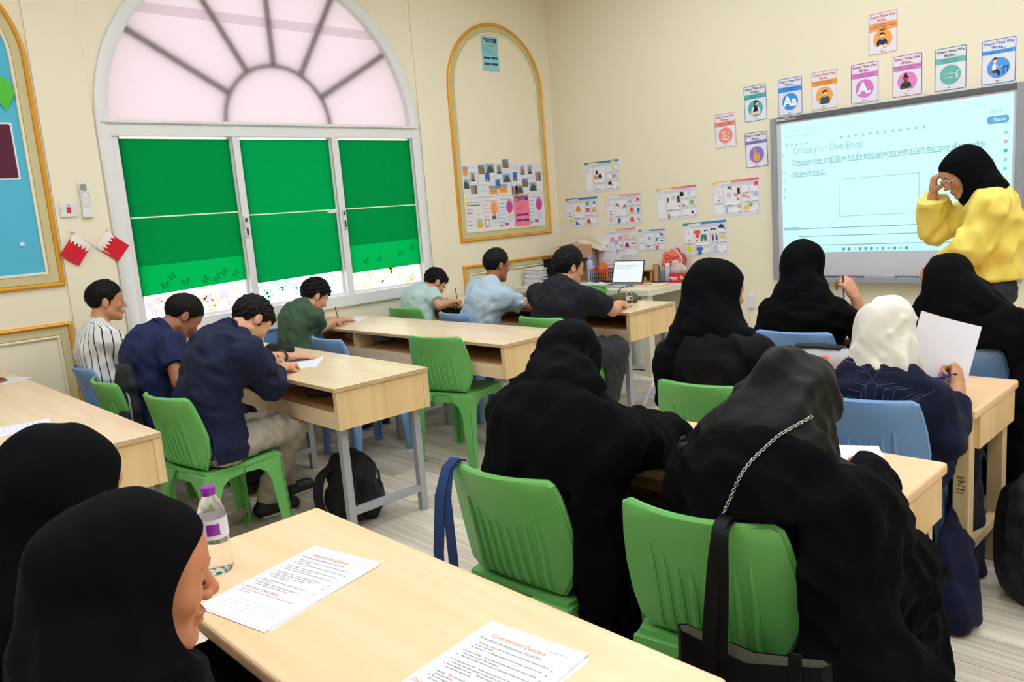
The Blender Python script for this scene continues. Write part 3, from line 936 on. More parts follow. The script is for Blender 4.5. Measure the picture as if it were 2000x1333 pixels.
def waves(seed, n=7, lam=(0.05, 0.16), squash=(1, 1, 1)):
    """Smooth pseudo-random wrinkles; squash scales the frequency per axis."""
    r = np.random.RandomState(seed)
    K = []
    for _ in range(n):
        d = r.normal(size=3); d /= np.linalg.norm(d)
        d = d * np.array(squash); K.append((d * 2 * math.pi / r.uniform(*lam), r.uniform(0, 6.28)))
    W = [(r.normal(size=3) * 2 * math.pi / 0.45, r.uniform(0, 6.28)) for _ in range(2)]
    def fn(P):
        w = sum(np.sin(P @ k + p) for k, p in W) * 1.1
        return sum(np.sin(P @ k + p + w) for k, p in K) / math.sqrt(n)
    return fn
def ridges(seed, n=4, lam=(0.06, 0.14), squash=(1, 1, 0.12)):
    """Sharper cloth folds: rounded crests with narrow valleys."""
    r = np.random.RandomState(seed); K = []
    for _ in range(n):
        d = r.normal(size=3) * np.array(squash); d /= np.linalg.norm(d)
        K.append((d * 2 * math.pi / r.uniform(*lam), r.uniform(0, 6.28)))
    W = [(r.normal(size=3) * 2 * math.pi / 0.5, r.uniform(0, 6.28)) for _ in range(2)]
    def fn(P):
        w = sum(np.sin(P @ k + p) for k, p in W) * 1.3
        return sum(1 - 1.6 * np.abs(np.sin(0.5 * (P @ k + p + w))) for k, p in K) / math.sqrt(n)
    return fn

def rot_head(yaw, pitch, roll):
    """Columns: right, forward, up. yaw 0 faces +Y, positive turns left (towards -X); pitch positive looks down; roll positive tips to the right."""
    cy, sy = math.cos(yaw), math.sin(yaw)
    Rz = np.array([[cy, -sy, 0], [sy, cy, 0], [0, 0, 1]])
    cp, sp = math.cos(-pitch), math.sin(-pitch)
    Rx = np.array([[1, 0, 0], [0, cp, -sp], [0, sp, cp]])
    cr, sr = math.cos(roll), math.sin(roll)
    Ry = np.array([[cr, 0, sr], [0, 1, 0], [-sr, 0, cr]])
    return Rz @ Rx @ Ry

def ik(S, W, l1, l2, hint):
    S, W = np.asarray(S, float), np.asarray(W, float); d = W - S; L = np.linalg.norm(d)
    k = max(1.0, L / (0.985 * (l1 + l2))); l1, l2 = l1 * k, l2 * k
    u = d / L; a = (l1 * l1 - l2 * l2 + L * L) / (2 * L); h = math.sqrt(max(l1 * l1 - a * a, 0))
    hint = np.asarray(hint, float); p = unit(hint - (hint @ u) * u)
    return S + u * a + p * h

HAND_POSE = {'flat': ((6, 8, 6), 0.25), 'relax': ((22, 30, 18), 0.3), 'write': ((52, 58, 30), 0.75), 'grip': ((68, 75, 40), 0.8), 'pinch': ((40, 50, 20), 0.85)}
def put_hand(F, W, d, n, side, pose='relax', sc=1.0):
    """Wrist W, finger direction d, palm normal n; side +1 puts the thumb on d x n."""
    d = unit(d); n = unit(np.asarray(n) - (np.asarray(n) @ d) * d); l = np.cross(d, n) * side
    (c1, c2, c3), opp = HAND_POSE[pose]
    W = np.asarray(W, float)
    F.cone(W - d * 0.02 * sc, W + d * 0.03 * sc, 0.025 * sc, 0.029 * sc, 0.012, flat=(n, 0.72))
    F.cone(W + d * 0.025 * sc + l * 0.010 * sc, W + d * 0.074 * sc + l * 0.014 * sc, 0.028 * sc, 0.026 * sc, 0.014, flat=(n, 0.50))
    F.cone(W + d * 0.025 * sc - l * 0.010 * sc, W + d * 0.068 * sc - l * 0.016 * sc, 0.026 * sc, 0.023 * sc, 0.014, flat=(n, 0.50))
    for i, (off, ln) in enumerate(((0.030, 1.0), (0.0105, 1.12), (-0.0095, 1.03), (-0.028, 0.82))):
        p = W + (d * (0.076 - 0.004 * abs(i - 1)) + l * off) * sc
        ang = 0.0; spread = (off * 3.0)
        base = unit(d + l * spread * 0.5)
        r0 = (0.0092, 0.0094, 0.0090, 0.0078)[i] * sc
        for seg, (c, L) in enumerate(((c1, 0.040), (c2, 0.026), (c3, 0.021))):
            ang += math.radians(c * (1 + 0.10 * (i - 1)))
            q = p + (base * math.cos(ang) + n * math.sin(ang)) * L * ln * sc
            F.cone(p, q, r0 * (1 - 0.07 * seg), r0 * (1 - 0.07 * (seg + 1)), 0.0035 if seg else 0.006)
            p = q
    t0 = W + (d * 0.022 + l * 0.024 + n * 0.004) * sc
    t1 = t0 + unit(d * 0.62 + l * (0.75 - 0.45 * opp) + n * (0.15 + 0.75 * opp)) * 0.040 * sc
    t2 = t1 + unit(d * 0.90 + l * (0.30 - 0.75 * opp) + n * (0.10 + 0.45 * opp)) * 0.031 * sc
    t3 = t2 + unit(d * 1.0 - l * 0.5 * opp + n * 0.2 * opp) * 0.020 * sc
    F.cone(t0, t1, 0.0145 * sc, 0.0110 * sc, 0.010).cone(t1, t2, 0.0110 * sc, 0.0098 * sc, 0.004).cone(t2, t3, 0.0098 * sc, 0.0080 * sc, 0.003)

def put_head(F, C, R, s=1.0, ears=True):
    P = lambda x, y, z: C + R @ (np.array([x, y, z]) * s)
    E = lambda x, y, z, a, b, c, k=0.015, op='u': F.ell(P(x, y, z), np.array([a, b, c]) * s, R, k * s, op)
    K = lambda a, b, ra, rb, k=0.015, op='u': F.cone(P(*a), P(*b), ra * s, rb * s, k * s, op)
    E(0, -0.014, 0.036, 0.0745, 0.096, 0.084)
    E(0, 0.026, -0.030, 0.0585, 0.064, 0.082, 0.03)
    E(0, 0.050, 0.030, 0.060, 0.043, 0.050, 0.03)                 # forehead
    for sx in (-1, 1):
        K((sx * 0.052, -0.004, -0.052), (sx * 0.016, 0.064, -0.098), 0.019, 0.017, 0.025)   # jaw
        E(sx * 0.038, 0.060, -0.022, 0.024, 0.022, 0.024, 0.02)   # cheek
    E(0, 0.074, -0.094, 0.021, 0.019, 0.018, 0.018)               # chin
    K((-0.034, 0.080, 0.022), (0.034, 0.080, 0.022), 0.0105, 0.0105, 0.014)   # brow
    for sx in (-1, 1):
        E(sx * 0.031, 0.099, 0.004, 0.017, 0.016, 0.012, 0.010, 's')          # socket
        E(sx * 0.031, 0.0745, 0.004, 0.0145, 0.0135, 0.0120, 0.004)           # eyelids
    K((0, 0.086, 0.010), (0, 0.110, -0.027), 0.0078, 0.0108, 0.010)           # nose
    for sx in (-1, 1): E(sx * 0.0120, 0.098, -0.033, 0.0078, 0.0105, 0.0075, 0.006)
    E(0, 0.089, -0.058, 0.023, 0.0120, 0.0075, 0.007)             # upper lip
    E(0, 0.087, -0.070, 0.020, 0.0120, 0.0080, 0.006)             # lower lip
    F.cone(P(-0.022, 0.103, -0.0642), P(0.022, 0.103, -0.0642), 0.0032 * s, 0.0032 * s, 0.004 * s, 's')
    if ears:
        for sx in (-1, 1):
            E(sx * 0.0785, -0.012, -0.002, 0.0095, 0.0195, 0.031, 0.006)
            E(sx * 0.0880, -0.006, 0.003, 0.0065, 0.0105, 0.019, 0.006, 's')

def face_marks(parent, C, R, s, origin, brow, lip, eyes='down'):
    """Eyebrows, lash lines and lips as small meshes lying on the face."""
    P = lambda x, y, z: tuple(C + R @ (np.array([x, y, z]) * s) - np.asarray(origin))
    for sx in (-1, 1):
        MB().tube([P(sx * 0.011, 0.0930, 0.0220), P(sx * 0.024, 0.0935, 0.0265), P(sx * 0.039, 0.0880, 0.0265), P(sx * 0.052, 0.0765, 0.0210)], [0.0026 * s, 0.0040 * s, 0.0036 * s, 0.0016 * s], 6).build('eyebrow', brow, parent, smooth='all')
        zl = -0.004 if eyes == 'down' else 0.001
        MB().tube([P(sx * 0.018, 0.0850, zl), P(sx * 0.027, 0.0888, zl - 0.0012), P(sx * 0.037, 0.0870, zl - 0.0006), P(sx * 0.0455, 0.0790, zl + 0.0015)], [0.0012 * s, 0.0024 * s, 0.0027 * s, 0.0018 * s], 6).build('eyelashes', brow, parent, smooth='all')
    MB().ball((0, 0, 0), (1, 1, 1), 14, 8, Matrix.Translation(P(0, 0.0905, -0.0580)) @ Matrix(R.tolist()).to_4x4() @ Matrix.Diagonal((0.0205 * s, 0.0112 * s, 0.0052 * s, 1))).build('upper_lip', lip, parent, smooth='all')
    MB().ball((0, 0, 0), (1, 1, 1), 14, 8, Matrix.Translation(P(0, 0.0885, -0.0702)) @ Matrix(R.tolist()).to_4x4() @ Matrix.Diagonal((0.0180 * s, 0.0114 * s, 0.0062 * s, 1))).build('lower_lip', lip, parent, smooth='all')

HAIR_POLY = [(0.150, 0.20), (0.105, 0.085), (0.088, 0.062), (0.060, 0.052), (0.046, 0.040), (0.036, 0.022), (0.020, 0.016), (0.014, -0.022), (0.002, -0.022), (0.003, 0.020), (-0.012, 0.031), (-0.030, 0.022), (-0.036, -0.012), (-0.050, -0.052), (-0.075, -0.066), (-0.16, -0.066), (-0.16, 0.2)]
def poly_dist(y, z, poly):
    d = np.full(y.shape, 1e9); ins = np.zeros(y.shape, bool); n = len(poly)
    for i in range(n):
        (ax, ay), (bx, by) = poly[i], poly[(i + 1) % n]
        ex, ey = bx - ax, by - ay; wx, wy = y - ax, z - ay
        t = np.clip((wx * ex + wy * ey) / (ex * ex + ey * ey), 0, 1)
        d = np.minimum(d, (wx - ex * t) ** 2 + (wy - ey * t) ** 2)
        c = ((ay <= z) != (by <= z)) & (y < ex * (z - ay) / (ey + 1e-12) + ax)
        ins ^= c
    return np.where(ins, -1, 1) * np.sqrt(d)
def hair_mesh(parent, C, R, s, origin, m, top=0.022, side=0.006, seed=1, messy=0.004, fringe=0.0, h=0.004):
    C = np.asarray(C, float)
    F = Field(C - 0.17 * s, C + 0.17 * s, h)
    F.ell(C + R @ (np.array([0, -0.014, 0.036]) * s), np.array([0.0745 + side, 0.096 + side + 0.003, 0.084 + side]) * s, R, 0.01)
    F.ell(C + R @ (np.array([0, 0.000, 0.050]) * s), np.array([0.070 + side * 0.5, 0.088 + fringe, 0.074 + top]) * s, R, 0.03)
    if fringe:
        F.ell(C + R @ (np.array([0, 0.066, 0.078]) * s), np.array([0.055, 0.032, 0.026]) * s, R, 0.02)
    w = waves(seed, 9, (0.012, 0.035))
    poly = HAIR_POLY if not fringe else [(0.150, 0.20), (0.120, 0.06), (0.100, 0.050)] + HAIR_POLY[3:]
    def fn(P):
        L = ((P - C) @ R) / s
        return messy * w(P)
    F.warp(fn, 0.02)
    G = np.stack(np.meshgrid(*[F.lo[k] + F.h * np.arange(F.n[k]) for k in range(3)], indexing='ij'), -1).reshape(-1, 3)
    near = np.nonzero(F.f.ravel() < 0.02)[0]
    P = G[near]
    L = ((P - C) @ R) / s
    dp = poly_dist(L[:, 1], L[:, 2], poly) * s + 0.0015 * w(P * 1.7)
    ff = F.f.ravel(); ff[near] = np.maximum(ff[near], dp)
    F.f = ff.reshape(F.f.shape)
    return F.build('hair', m, parent, origin)
# ================================================================== people
def skin_mat(name, col):
    m = mat(name, col, 0.5, 0.4, var=0.06, vscale=18, bump=0.05, bscale=400)
    b = m.node_tree.nodes['Principled BSDF']
    b.inputs['Subsurface Weight'].default_value = 0.12
    b.inputs['Subsurface Radius'].default_value = (0.012, 0.005, 0.003)
    b.inputs['Subsurface Scale'].default_value = 1.0
    return m
SK = {'a': skin_mat('skin_light', (214, 158, 124)), 'b': skin_mat('skin_tan', (196, 138, 104)), 'c': skin_mat('skin_brown', (160, 104, 74)), 'd': skin_mat('skin_girl', (205, 134, 100))}
LIP = {'a': mat('lip_light', (190, 112, 100), 0.4), 'c': mat('lip_brown', (138, 78, 66), 0.4), 'd': mat('lip_girl', (186, 102, 84), 0.4)}
M_hair = mat('black_hair', (10, 8, 8), 0.55, 0.15, bump=0.5, bscale=160, stretch=(1, 1, 0.3))
M_brow = mat('dark_brow', (34, 25, 22), 0.6)
def cloth(name, col, rough=0.85, sheen=0.0, bump=0.25, bscale=900, var=0.0, spec=0.25):
    return mat(name, col, rough, spec, bump=bump, bscale=bscale, sheen=sheen, var=var)
M_abaya = cloth('black_abaya', (10, 10, 14), 0.8, 0.0, 0.12, spec=0.05)
M_hijab = cloth('black_scarf', (11, 11, 15), 0.8, 0.0, 0.15, spec=0.05)
M_satin = cloth('black_satin', (14, 14, 16), 0.48, 0.0, 0.06, 400, spec=0.15)
M_chif = cloth('black_chiffon', (14, 14, 18), 0.65, 0.0, 0.1, 500, spec=0.12)
M_whijab = cloth('white_scarf', (222, 218, 208), 0.85, 0.3, 0.2)
M_navyab = cloth('navy_abaya', (20, 25, 50), 0.8, 0.02, spec=0.15)
M_shoe = mat('black_shoe', (22, 22, 24), 0.5)
M_sole = mat('white_sole', (220, 220, 216), 0.6)

class Person:
    def __init__(s, label, pel, N, C, face=0.0, yaw=0.0, pitch=0.0, roll=0.0, g=1.0, hs=1.0, shw=0.165, back=0.03, twist=0.0, stand=False, chair=None, drop=0.060):
        s.ch = CHP[chair] if chair is not None else None
        s.pel, s.N, s.C = V3(pel), V3(N), V3(C)
        a = math.radians(face); s.f = V3(-math.sin(a), math.cos(a), 0); s.r = V3(math.cos(a), math.sin(a), 0)
        t = a + math.radians(twist); lat = V3(math.cos(t), math.sin(t), 0)
        s.g, s.hs = g, hs
        s.sp = unit(s.N - s.pel); s.lat = unit(lat - (lat @ s.sp) * s.sp * 0.6)
        s.n = unit(np.cross(s.sp, s.lat))
        s.mid = s.pel + 0.40 * (s.N - s.pel) - s.n * back; s.chest = s.pel + 0.72 * (s.N - s.pel) - s.n * back * 0.9
        s.S = {1: s.N + s.lat * shw * g - s.sp * drop, -1: s.N - s.lat * shw * g - s.sp * drop}
        s.hip = {1: s.pel + s.r * 0.085 * g, -1: s.pel - s.r * 0.085 * g}
        s.R = rot_head(a + math.radians(yaw), math.radians(pitch), math.radians(roll))
        s.E, s.W, s.H = {}, {}, {}
        s.knee, s.ank = {}, {}
        s.base = V3(s.pel[0], s.pel[1], 0)
        s.root = thing('person', label, 'person', tuple(s.base))
        for sd in (1, -1):
            if stand: s.legs(sd, s.hip[sd] + s.f * 0.03 - V3(0, 0, 0.42), s.hip[sd] + s.f * 0.0 - V3(0, 0, 0.84))
            else:
                k = s.hip[sd] + s.f * 0.40 * min(g, 1.05) + s.r * 0.03 * sd; k[2] = 0.50
                an = k + s.f * 0.03; an[2] = 0.08
                s.legs(sd, k, an)
    def legs(s, sd, knee, ank): s.knee[sd] = V3(knee); s.ank[sd] = V3(ank); return s
    def arm(s, sd, wrist, hint=(0, 0, -1), d=None, n=(0, 0, -1), pose='relax', elbow=None):
        w = V3(wrist)
        s.W[sd] = w
        s.E[sd] = V3(elbow) if elbow is not None else ik(s.S[sd], w, 0.275 * s.g, 0.245 * s.g, V3(hint))
        s.H[sd] = (unit(d) if d is not None else unit(w - s.E[sd]), V3(n), pose)
        return s
    def bounds(s, pts, m):
        P = np.array(pts); return P.min(0) - m, P.max(0) + m
    # ---- shapes
    def torso(s, F, e=0.0, low=True):
        g = s.g
        fl = (s.n, 0.70)
        if low: F.cone(s.hip[-1], s.hip[1], 0.098 * g + e, 0.098 * g + e, 0.05)
        F.cone(s.pel, s.mid, 0.150 * g + e, 0.145 * g + e, 0.03, flat=fl)
        F.cone(s.mid, s.chest, 0.145 * g + e, 0.160 * g + e, 0.03, flat=fl)
        F.cone(s.chest, s.N - s.sp * 0.055, 0.160 * g + e, 0.095 * g + e, 0.03, flat=fl)
        F.cone(s.S[-1], s.S[1], 0.054 * g + e, 0.054 * g + e, 0.045)
        F.cone(s.N - s.sp * 0.03, s.N + unit(s.C - s.N) * 0.02, 0.070 * g + e * 0.4, 0.052 * g, 0.05)
    def body(s, skin, h=0.005, ears=True, marks=None, eyes='down', hand_sc=1.0):
        pts = [s.pel, s.N, s.C + 0.10, s.C - 0.10, s.S[1], s.S[-1]]
        for sd in s.W: pts += [s.E[sd], s.W[sd] + s.H[sd][0] * 0.16]
        lo, hi = s.bounds(pts, 0.14)
        F = Field(lo, hi, h)
        s.torso(F, -0.012)
        hb = s.C + s.R @ (V3(0, -0.028, -0.050) * s.hs)
        F.cone(s.N - s.sp * 0.02, hb, 0.054 * s.g, 0.050 * s.hs, 0.03)
        put_head(F, s.C, s.R, s.hs, ears)
        for sd in s.W:
            gg = s.g
            F.path([s.S[sd], s.E[sd]], [0.046 * gg, 0.039 * gg], 0.02)
            m_ = s.E[sd] + 0.3 * (s.W[sd] - s.E[sd])
            F.path([s.E[sd], m_, s.W[sd]], [0.037 * gg, 0.039 * gg, 0.026 * gg], 0.012)
            d, n, pose = s.H[sd]
            side = 1 if sd == 1 else -1
            put_hand(F, s.W[sd] + d * 0.012, d, n, side * (1 if True else 1) * (-1), pose, hand_sc)
        if s.ch is not None: F.carve(s.ch, pad=0.012)
        o = F.carve(None, TBX).build('body', skin, s.root, s.base)
        if marks: face_marks(s.root, s.C, s.R, s.hs, s.base, M_brow, marks, eyes)
        return o
    def hair(s, **kw): return hair_mesh(s.root, s.C, s.R, s.hs, s.base, M_hair, **kw)
    def shirt(s, m, name='shirt', e=0.012, sleeve=0.6, fold=0.0045, seed=1, h=0.0065, collar=None, loose=0.02, placket=False, hem=0.06, big=False, cutz=None):
        pts = [s.pel - s.sp * 0.1, s.N, s.S[1], s.S[-1]] + [s.E[k] for k in s.E]
        if sleeve > 1: pts += [s.W[k] for k in s.W]
        lo, hi = s.bounds(pts, 0.20)
        F = Field(lo, hi, h)
        s.torso(F, e)
        F.cone(s.pel - s.sp * hem, s.mid, 0.152 * s.g + e + loose * 0.5, 0.150 * s.g + e, 0.04, flat=(s.n, 0.74))
        for sd in s.E:
            up = s.E[sd] - s.S[sd]
            ga = s.g
            if sleeve <= 1:
                F.cone(s.S[sd], s.S[sd] + up * sleeve, 0.062 * ga + e * 0.6, 0.056 * ga + e * 0.8, 0.03, end=1)
            else:
                F.cone(s.S[sd], s.E[sd], 0.061 * ga + e * 0.6, 0.050 * ga + e, 0.03)
                F.cone(s.E[sd], s.E[sd] + (s.W[sd] - s.E[sd]) * (sleeve - 1), 0.050 * ga + e, 0.043 * ga + e, 0.02, end=1)
        L_ = 1.5 if big else 1.0; w = waves(seed, 6, (0.06 * L_, 0.14 * L_)); rd = ridges(seed + 5, 4, (0.07 * L_, 0.14 * L_), (0.7, 0.7, 1.0))
        F.warp(lambda P: fold * w(P) - fold * 0.7 * rd(P), 0.03)
        if cutz is not None:
            v = F.view(F.lo, F.lo + F.h * F.n); F.f = np.maximum(F.f, np.broadcast_to(cutz - v[3], F.f.shape)).astype(np.float32)
        # neck opening
        nk = unit(s.C + s.R @ V3(0, -0.03, -0.06) - s.N)
        F.cone(s.N + nk * 0.012 + s.n * 0.018, s.N + nk * 0.12 + s.n * 0.05, 0.060 * s.g, 0.085 * s.g, 0.006, 's')
        o = F.carve(s.ch, TBX).build(name, m, s.root, s.base)
        if collar:
            nn = nk; u = s.lat; v = unit(np.cross(nn, u))
            ring = []; c0 = s.N + nn * 0.018 + s.n * 0.008
            b = MB()
            K = 20
            for i in range(K + 1):
                a = math.radians(-75 + 330 * i / K) + math.pi
                d = math.cos(a) * u * 0.066 + math.sin(a) * v * 0.062
                p0 = c0 + d * s.g; p1 = c0 + d * s.g * 1.02 + nn * 0.030; p2 = c0 + d * s.g * 1.30 - nn * 0.004
                ring.append([tuple(p0 - s.base), tuple(p1 - s.base), tuple(p1 * 1.0 + unit(d) * 0.004 - s.base), tuple(p2 - s.base)])
            b.loft(ring, closed=True).build('collar', collar, s.root if False else o, smooth=True)
        return o
    def trousers(s, m, e=0.014, seed=3, h=0.0075, wide=0.0, fold=0.006, length=0.96, name='trousers'):
        pts = [s.pel + V3(0, 0, 0.06), s.hip[1], s.hip[-1]] + list(s.knee.values()) + list(s.ank.values())
        lo, hi = s.bounds(pts, 0.17)
        F = Field(lo, hi, h); g = s.g
        F.cone(s.hip[-1], s.hip[1], 0.094 * g + e, 0.094 * g + e, 0.03)
        F.cone(s.pel, s.pel + s.sp * 0.05, 0.140 * g, 0.134 * g, 0.03, flat=(s.n, 0.74), end=1)
        for sd in (1, -1):
            F.cone(s.hip[sd], s.knee[sd], 0.086 * g + e + wide * 0.3, 0.062 * g + e + wide * 0.6, 0.03)
            F.cone(s.knee[sd], s.knee[sd] + (s.ank[sd] - s.knee[sd]) * length, 0.060 * g + e + wide * 0.7, 0.048 * g + e + wide, 0.02, end=1)
        w = waves(seed, 6, (0.05, 0.12)); rd = ridges(seed + 1, 4, (0.05, 0.11), (1, 1, 0.8))
        F.warp(lambda P: fold * 0.8 * w(P) - fold * rd(P), 0.03)
        return F.carve(s.ch, TBX).build(name, m, s.root, s.base)
    def shoes(s, m=None, h=0.006):
        for sd in (1, -1):
            A = s.ank[sd]; fd = unit(V3(s.f[0], s.f[1], 0) + 0.15 * sd * s.r)
            p0 = V3(A[0], A[1], 0.045) - fd * 0.03; p1 = p0 + fd * 0.17; p1[2] = 0.036
            F = Field(np.minimum(p0, p1) - 0.09, np.maximum(p0, p1) + 0.09, h)
            F.cone(p0, p1, 0.042, 0.040, 0.02, flat=(V3(0, 0, 1), 0.9)).cone(V3(A[0], A[1], 0.05), V3(A[0], A[1], 0.10), 0.040, 0.042, 0.03)
            v = F.view(F.lo, F.lo + F.h * F.n); F.f = np.maximum(F.f, np.broadcast_to(0.012 - v[3], F.f.shape)).astype(np.float32)
            o = F.build('shoe', m or M_shoe, s.root, s.base)
            b = MB(); q0, q1 = p0 - s.base, p1 - s.base
            b.tube([tuple(q0 * V3(1, 1, 0) + V3(0, 0, 0.008)), tuple((q0 + q1) / 2 * V3(1, 1, 0) + V3(0, 0, 0.008)), tuple(q1 * V3(1, 1, 0) + V3(0, 0, 0.008))], [0.040, 0.040, 0.036], 12, flat=0.2)
            b.build('sole', M_sole if m is None else m, o, smooth=True)
    def abaya(s, m, e=0.016, seed=1, h=0.008, fold=0.010, sleeve=0.97, cuff=0.055, extra=None, skirt=0.0, name='abaya', arm_r=0.060):
        pts = [s.pel, s.N, s.S[1], s.S[-1]] + list(s.knee.values()) + [V3(a[0], a[1], 0.02) for a in s.ank.values()]
        for sd in s.E: pts += [s.E[sd], s.W[sd]]
        if extra: pts += [V3(q) for ex in extra for q in ex[:2]]
        lo, hi = s.bounds(pts, 0.24); lo[2] = max(lo[2], -0.01)
        F = Field(lo, hi, h); g = s.g
        s.torso(F, e)
        F.cone(s.pel - s.sp * 0.02, s.mid, 0.158 * g + e, 0.150 * g + e, 0.04, flat=(s.n, 0.76))
        for sd in s.E:
            F.cone(s.S[sd], s.E[sd], arm_r * g + 0.006, arm_r * g + 0.004, 0.035)
            F.cone(s.E[sd], s.E[sd] + (s.W[sd] - s.E[sd]) * sleeve, arm_r * g + 0.004, cuff, 0.03, end=1)
        for sd in (1, -1):
            A = V3(s.ank[sd][0], s.ank[sd][1], 0.03)
            F.cone(s.hip[sd], s.knee[sd], 0.105 * g + e * 0.6 + skirt * 0.5, 0.088 * g + e * 0.6 + skirt * 0.6, 0.05)
            F.cone(s.knee[sd], A, 0.088 * g + e * 0.6 + skirt * 0.6, 0.115 * g + skirt, 0.06)
        km = (s.knee[1] + s.knee[-1]) / 2; am = (s.ank[1] + s.ank[-1]) / 2; am[2] = 0.04
        F.cone(km, am, 0.09, 0.12, 0.08)
        if extra:
            for ex in extra: F.cone(V3(ex[0]), V3(ex[1]), ex[2], ex[3], ex[4] if len(ex) > 4 else 0.08, flat=ex[5] if len(ex) > 5 else None)
        w = waves(seed, 6, (0.10, 0.25)); rd = ridges(seed + 2, 5, (0.07, 0.16), (1, 1, 0.22)); r2 = ridges(seed + 9, 3, (0.06, 0.12), (0.6, 0.6, 1))
        F.warp(lambda P: fold * 0.7 * w(P) - fold * 1.1 * rd(P) * np.clip(1.35 - 0.9 * P[:, 2], 0.25, 1.2) - fold * 0.5 * r2(P), 0.04)
        v = F.view(F.lo, F.lo + F.h * F.n); F.f = np.maximum(F.f, np.broadcast_to(0.008 - v[3], F.f.shape)).astype(np.float32)
        return F.carve(s.ch, TBX).build(name, m, s.root, s.base)
    def scarf(s, m, seed=1, h=0.006, fold=0.006, puff=0.018, drape=0.27, opening=True, shoulder=0.9, short=False, name='headscarf', tail=None, op=(0, 0.146, -0.020, 0.19, 0.104, 0.104), bun=True, edges=()):
        lo, hi = s.bounds([s.C - 0.1, s.C + 0.1, s.N - s.sp * (drape + 0.05), s.S[1], s.S[-1]] + ([V3(t) for t in tail] if tail else []), 0.20)
        F = Field(lo, hi, h); c = s.hs
        P = lambda x, y, z: s.C + s.R @ (V3(x, y, z) * c)
        q = puff / c
        F.ell(P(0, -0.018, 0.030), V3(0.076 + q, 0.100 + q, 0.084 + q) * c, s.R, 0.02)
        F.ell(P(0, 0.018, -0.030), V3(0.066 + q, 0.066 + q, 0.088 + q) * c, s.R, 0.03)
        if bun: F.ell(P(0, -0.082, 0.004), V3(0.056, 0.046, 0.056) * c, s.R, 0.04)
        F.cone(P(0, -0.035, -0.045), s.N + s.n * 0.01, 0.080 * c, (0.066 if short else 0.088) * s.g, 0.05)
        F.cone(P(0, 0.02, -0.085), s.N + s.n * 0.05 - s.sp * 0.02, 0.060 * c, (0.058 if short else 0.075) * s.g, 0.05)
        if short:
            F.cone(P(0, -0.06, -0.05), s.N - s.n * 0.042 + s.sp * 0.012, 0.070 * c, 0.074 * s.g, 0.04)
            F.cone(s.N - s.lat * 0.035 + s.sp * 0.030, s.N + s.lat * 0.035 + s.sp * 0.030, 0.076 * s.g, 0.076 * s.g, 0.04)
        else:
            for sd in (1, -1):
                F.cone(s.N + s.n * 0.0, s.N + (s.S[sd] - s.N) * shoulder + s.sp * 0.012, 0.092 * s.g, 0.068 * s.g, 0.06)
            F.cone(s.N - s.n * 0.035, s.N - s.sp * drape - s.n * 0.055, 0.115 * s.g, 0.150 * s.g, 0.06, flat=(s.n, 0.52))
            F.cone(s.N + s.n * 0.05, s.chest + s.n * 0.08, 0.085 * s.g, 0.120 * s.g, 0.06, flat=(s.n, 0.6))
        if tail: F.path([V3(t) for t in tail], [0.06] * (len(tail) - 1) + [0.045], 0.05)
        w = waves(seed, 6, (0.08, 0.2)); rd = ridges(seed + 4, 4, (0.05, 0.12), (1, 1, 0.3)); r2 = ridges(seed + 7, 3, (0.05, 0.10), (0.5, 0.8, 1))
        top = s.C[2] + 0.05
        F.warp(lambda P_: fold * 0.5 * w(P_) - fold * (0.8 * rd(P_) + 0.5 * r2(P_)) * np.clip((top - P_[:, 2]) / 0.14, 0.22, 1.0), 0.03)
        for e_ in edges:
            F.path([P(*(0.955 * V3(q))) for q in e_], [0.003] + [0.009] * (len(e_) - 2) + [0.003], 0.014)
        if opening: F.ell(P(*op[:3]), V3(*op[3:]) * c, s.R, 0.006, 's')
        return F.carve(s.ch, TBX).build(name, m, s.root, s.base)
    def local(s, p): return tuple(V3(p) - s.base)

def glasses(p, m, lens=None, C=None):
    P = lambda x, y, z: tuple(p.C + p.R @ (V3(x, y, z) * p.hs) - p.base)
    b = MB()
    for sx in (-1, 1):
        b.tube([P(sx * (0.033 + 0.024 * math.cos(t)), 0.102 - 0.006 * abs(math.cos(t)), 0.002 + 0.018 * math.sin(t)) for t in np.linspace(0, 2 * math.pi, 15)], 0.0021, 6, cap=False)
        b.tube([P(sx * 0.057, 0.096, 0.006), P(sx * 0.074, 0.05, 0.008), P(sx * 0.083, -0.012, 0.006), P(sx * 0.080, -0.028, -0.01)], 0.0019, 6)
    b.tube([P(-0.010, 0.104, 0.006), P(0, 0.108, 0.009), P(0.010, 0.104, 0.006)], 0.0019, 6)
    return b.build('glasses', m, p.root, smooth='all')

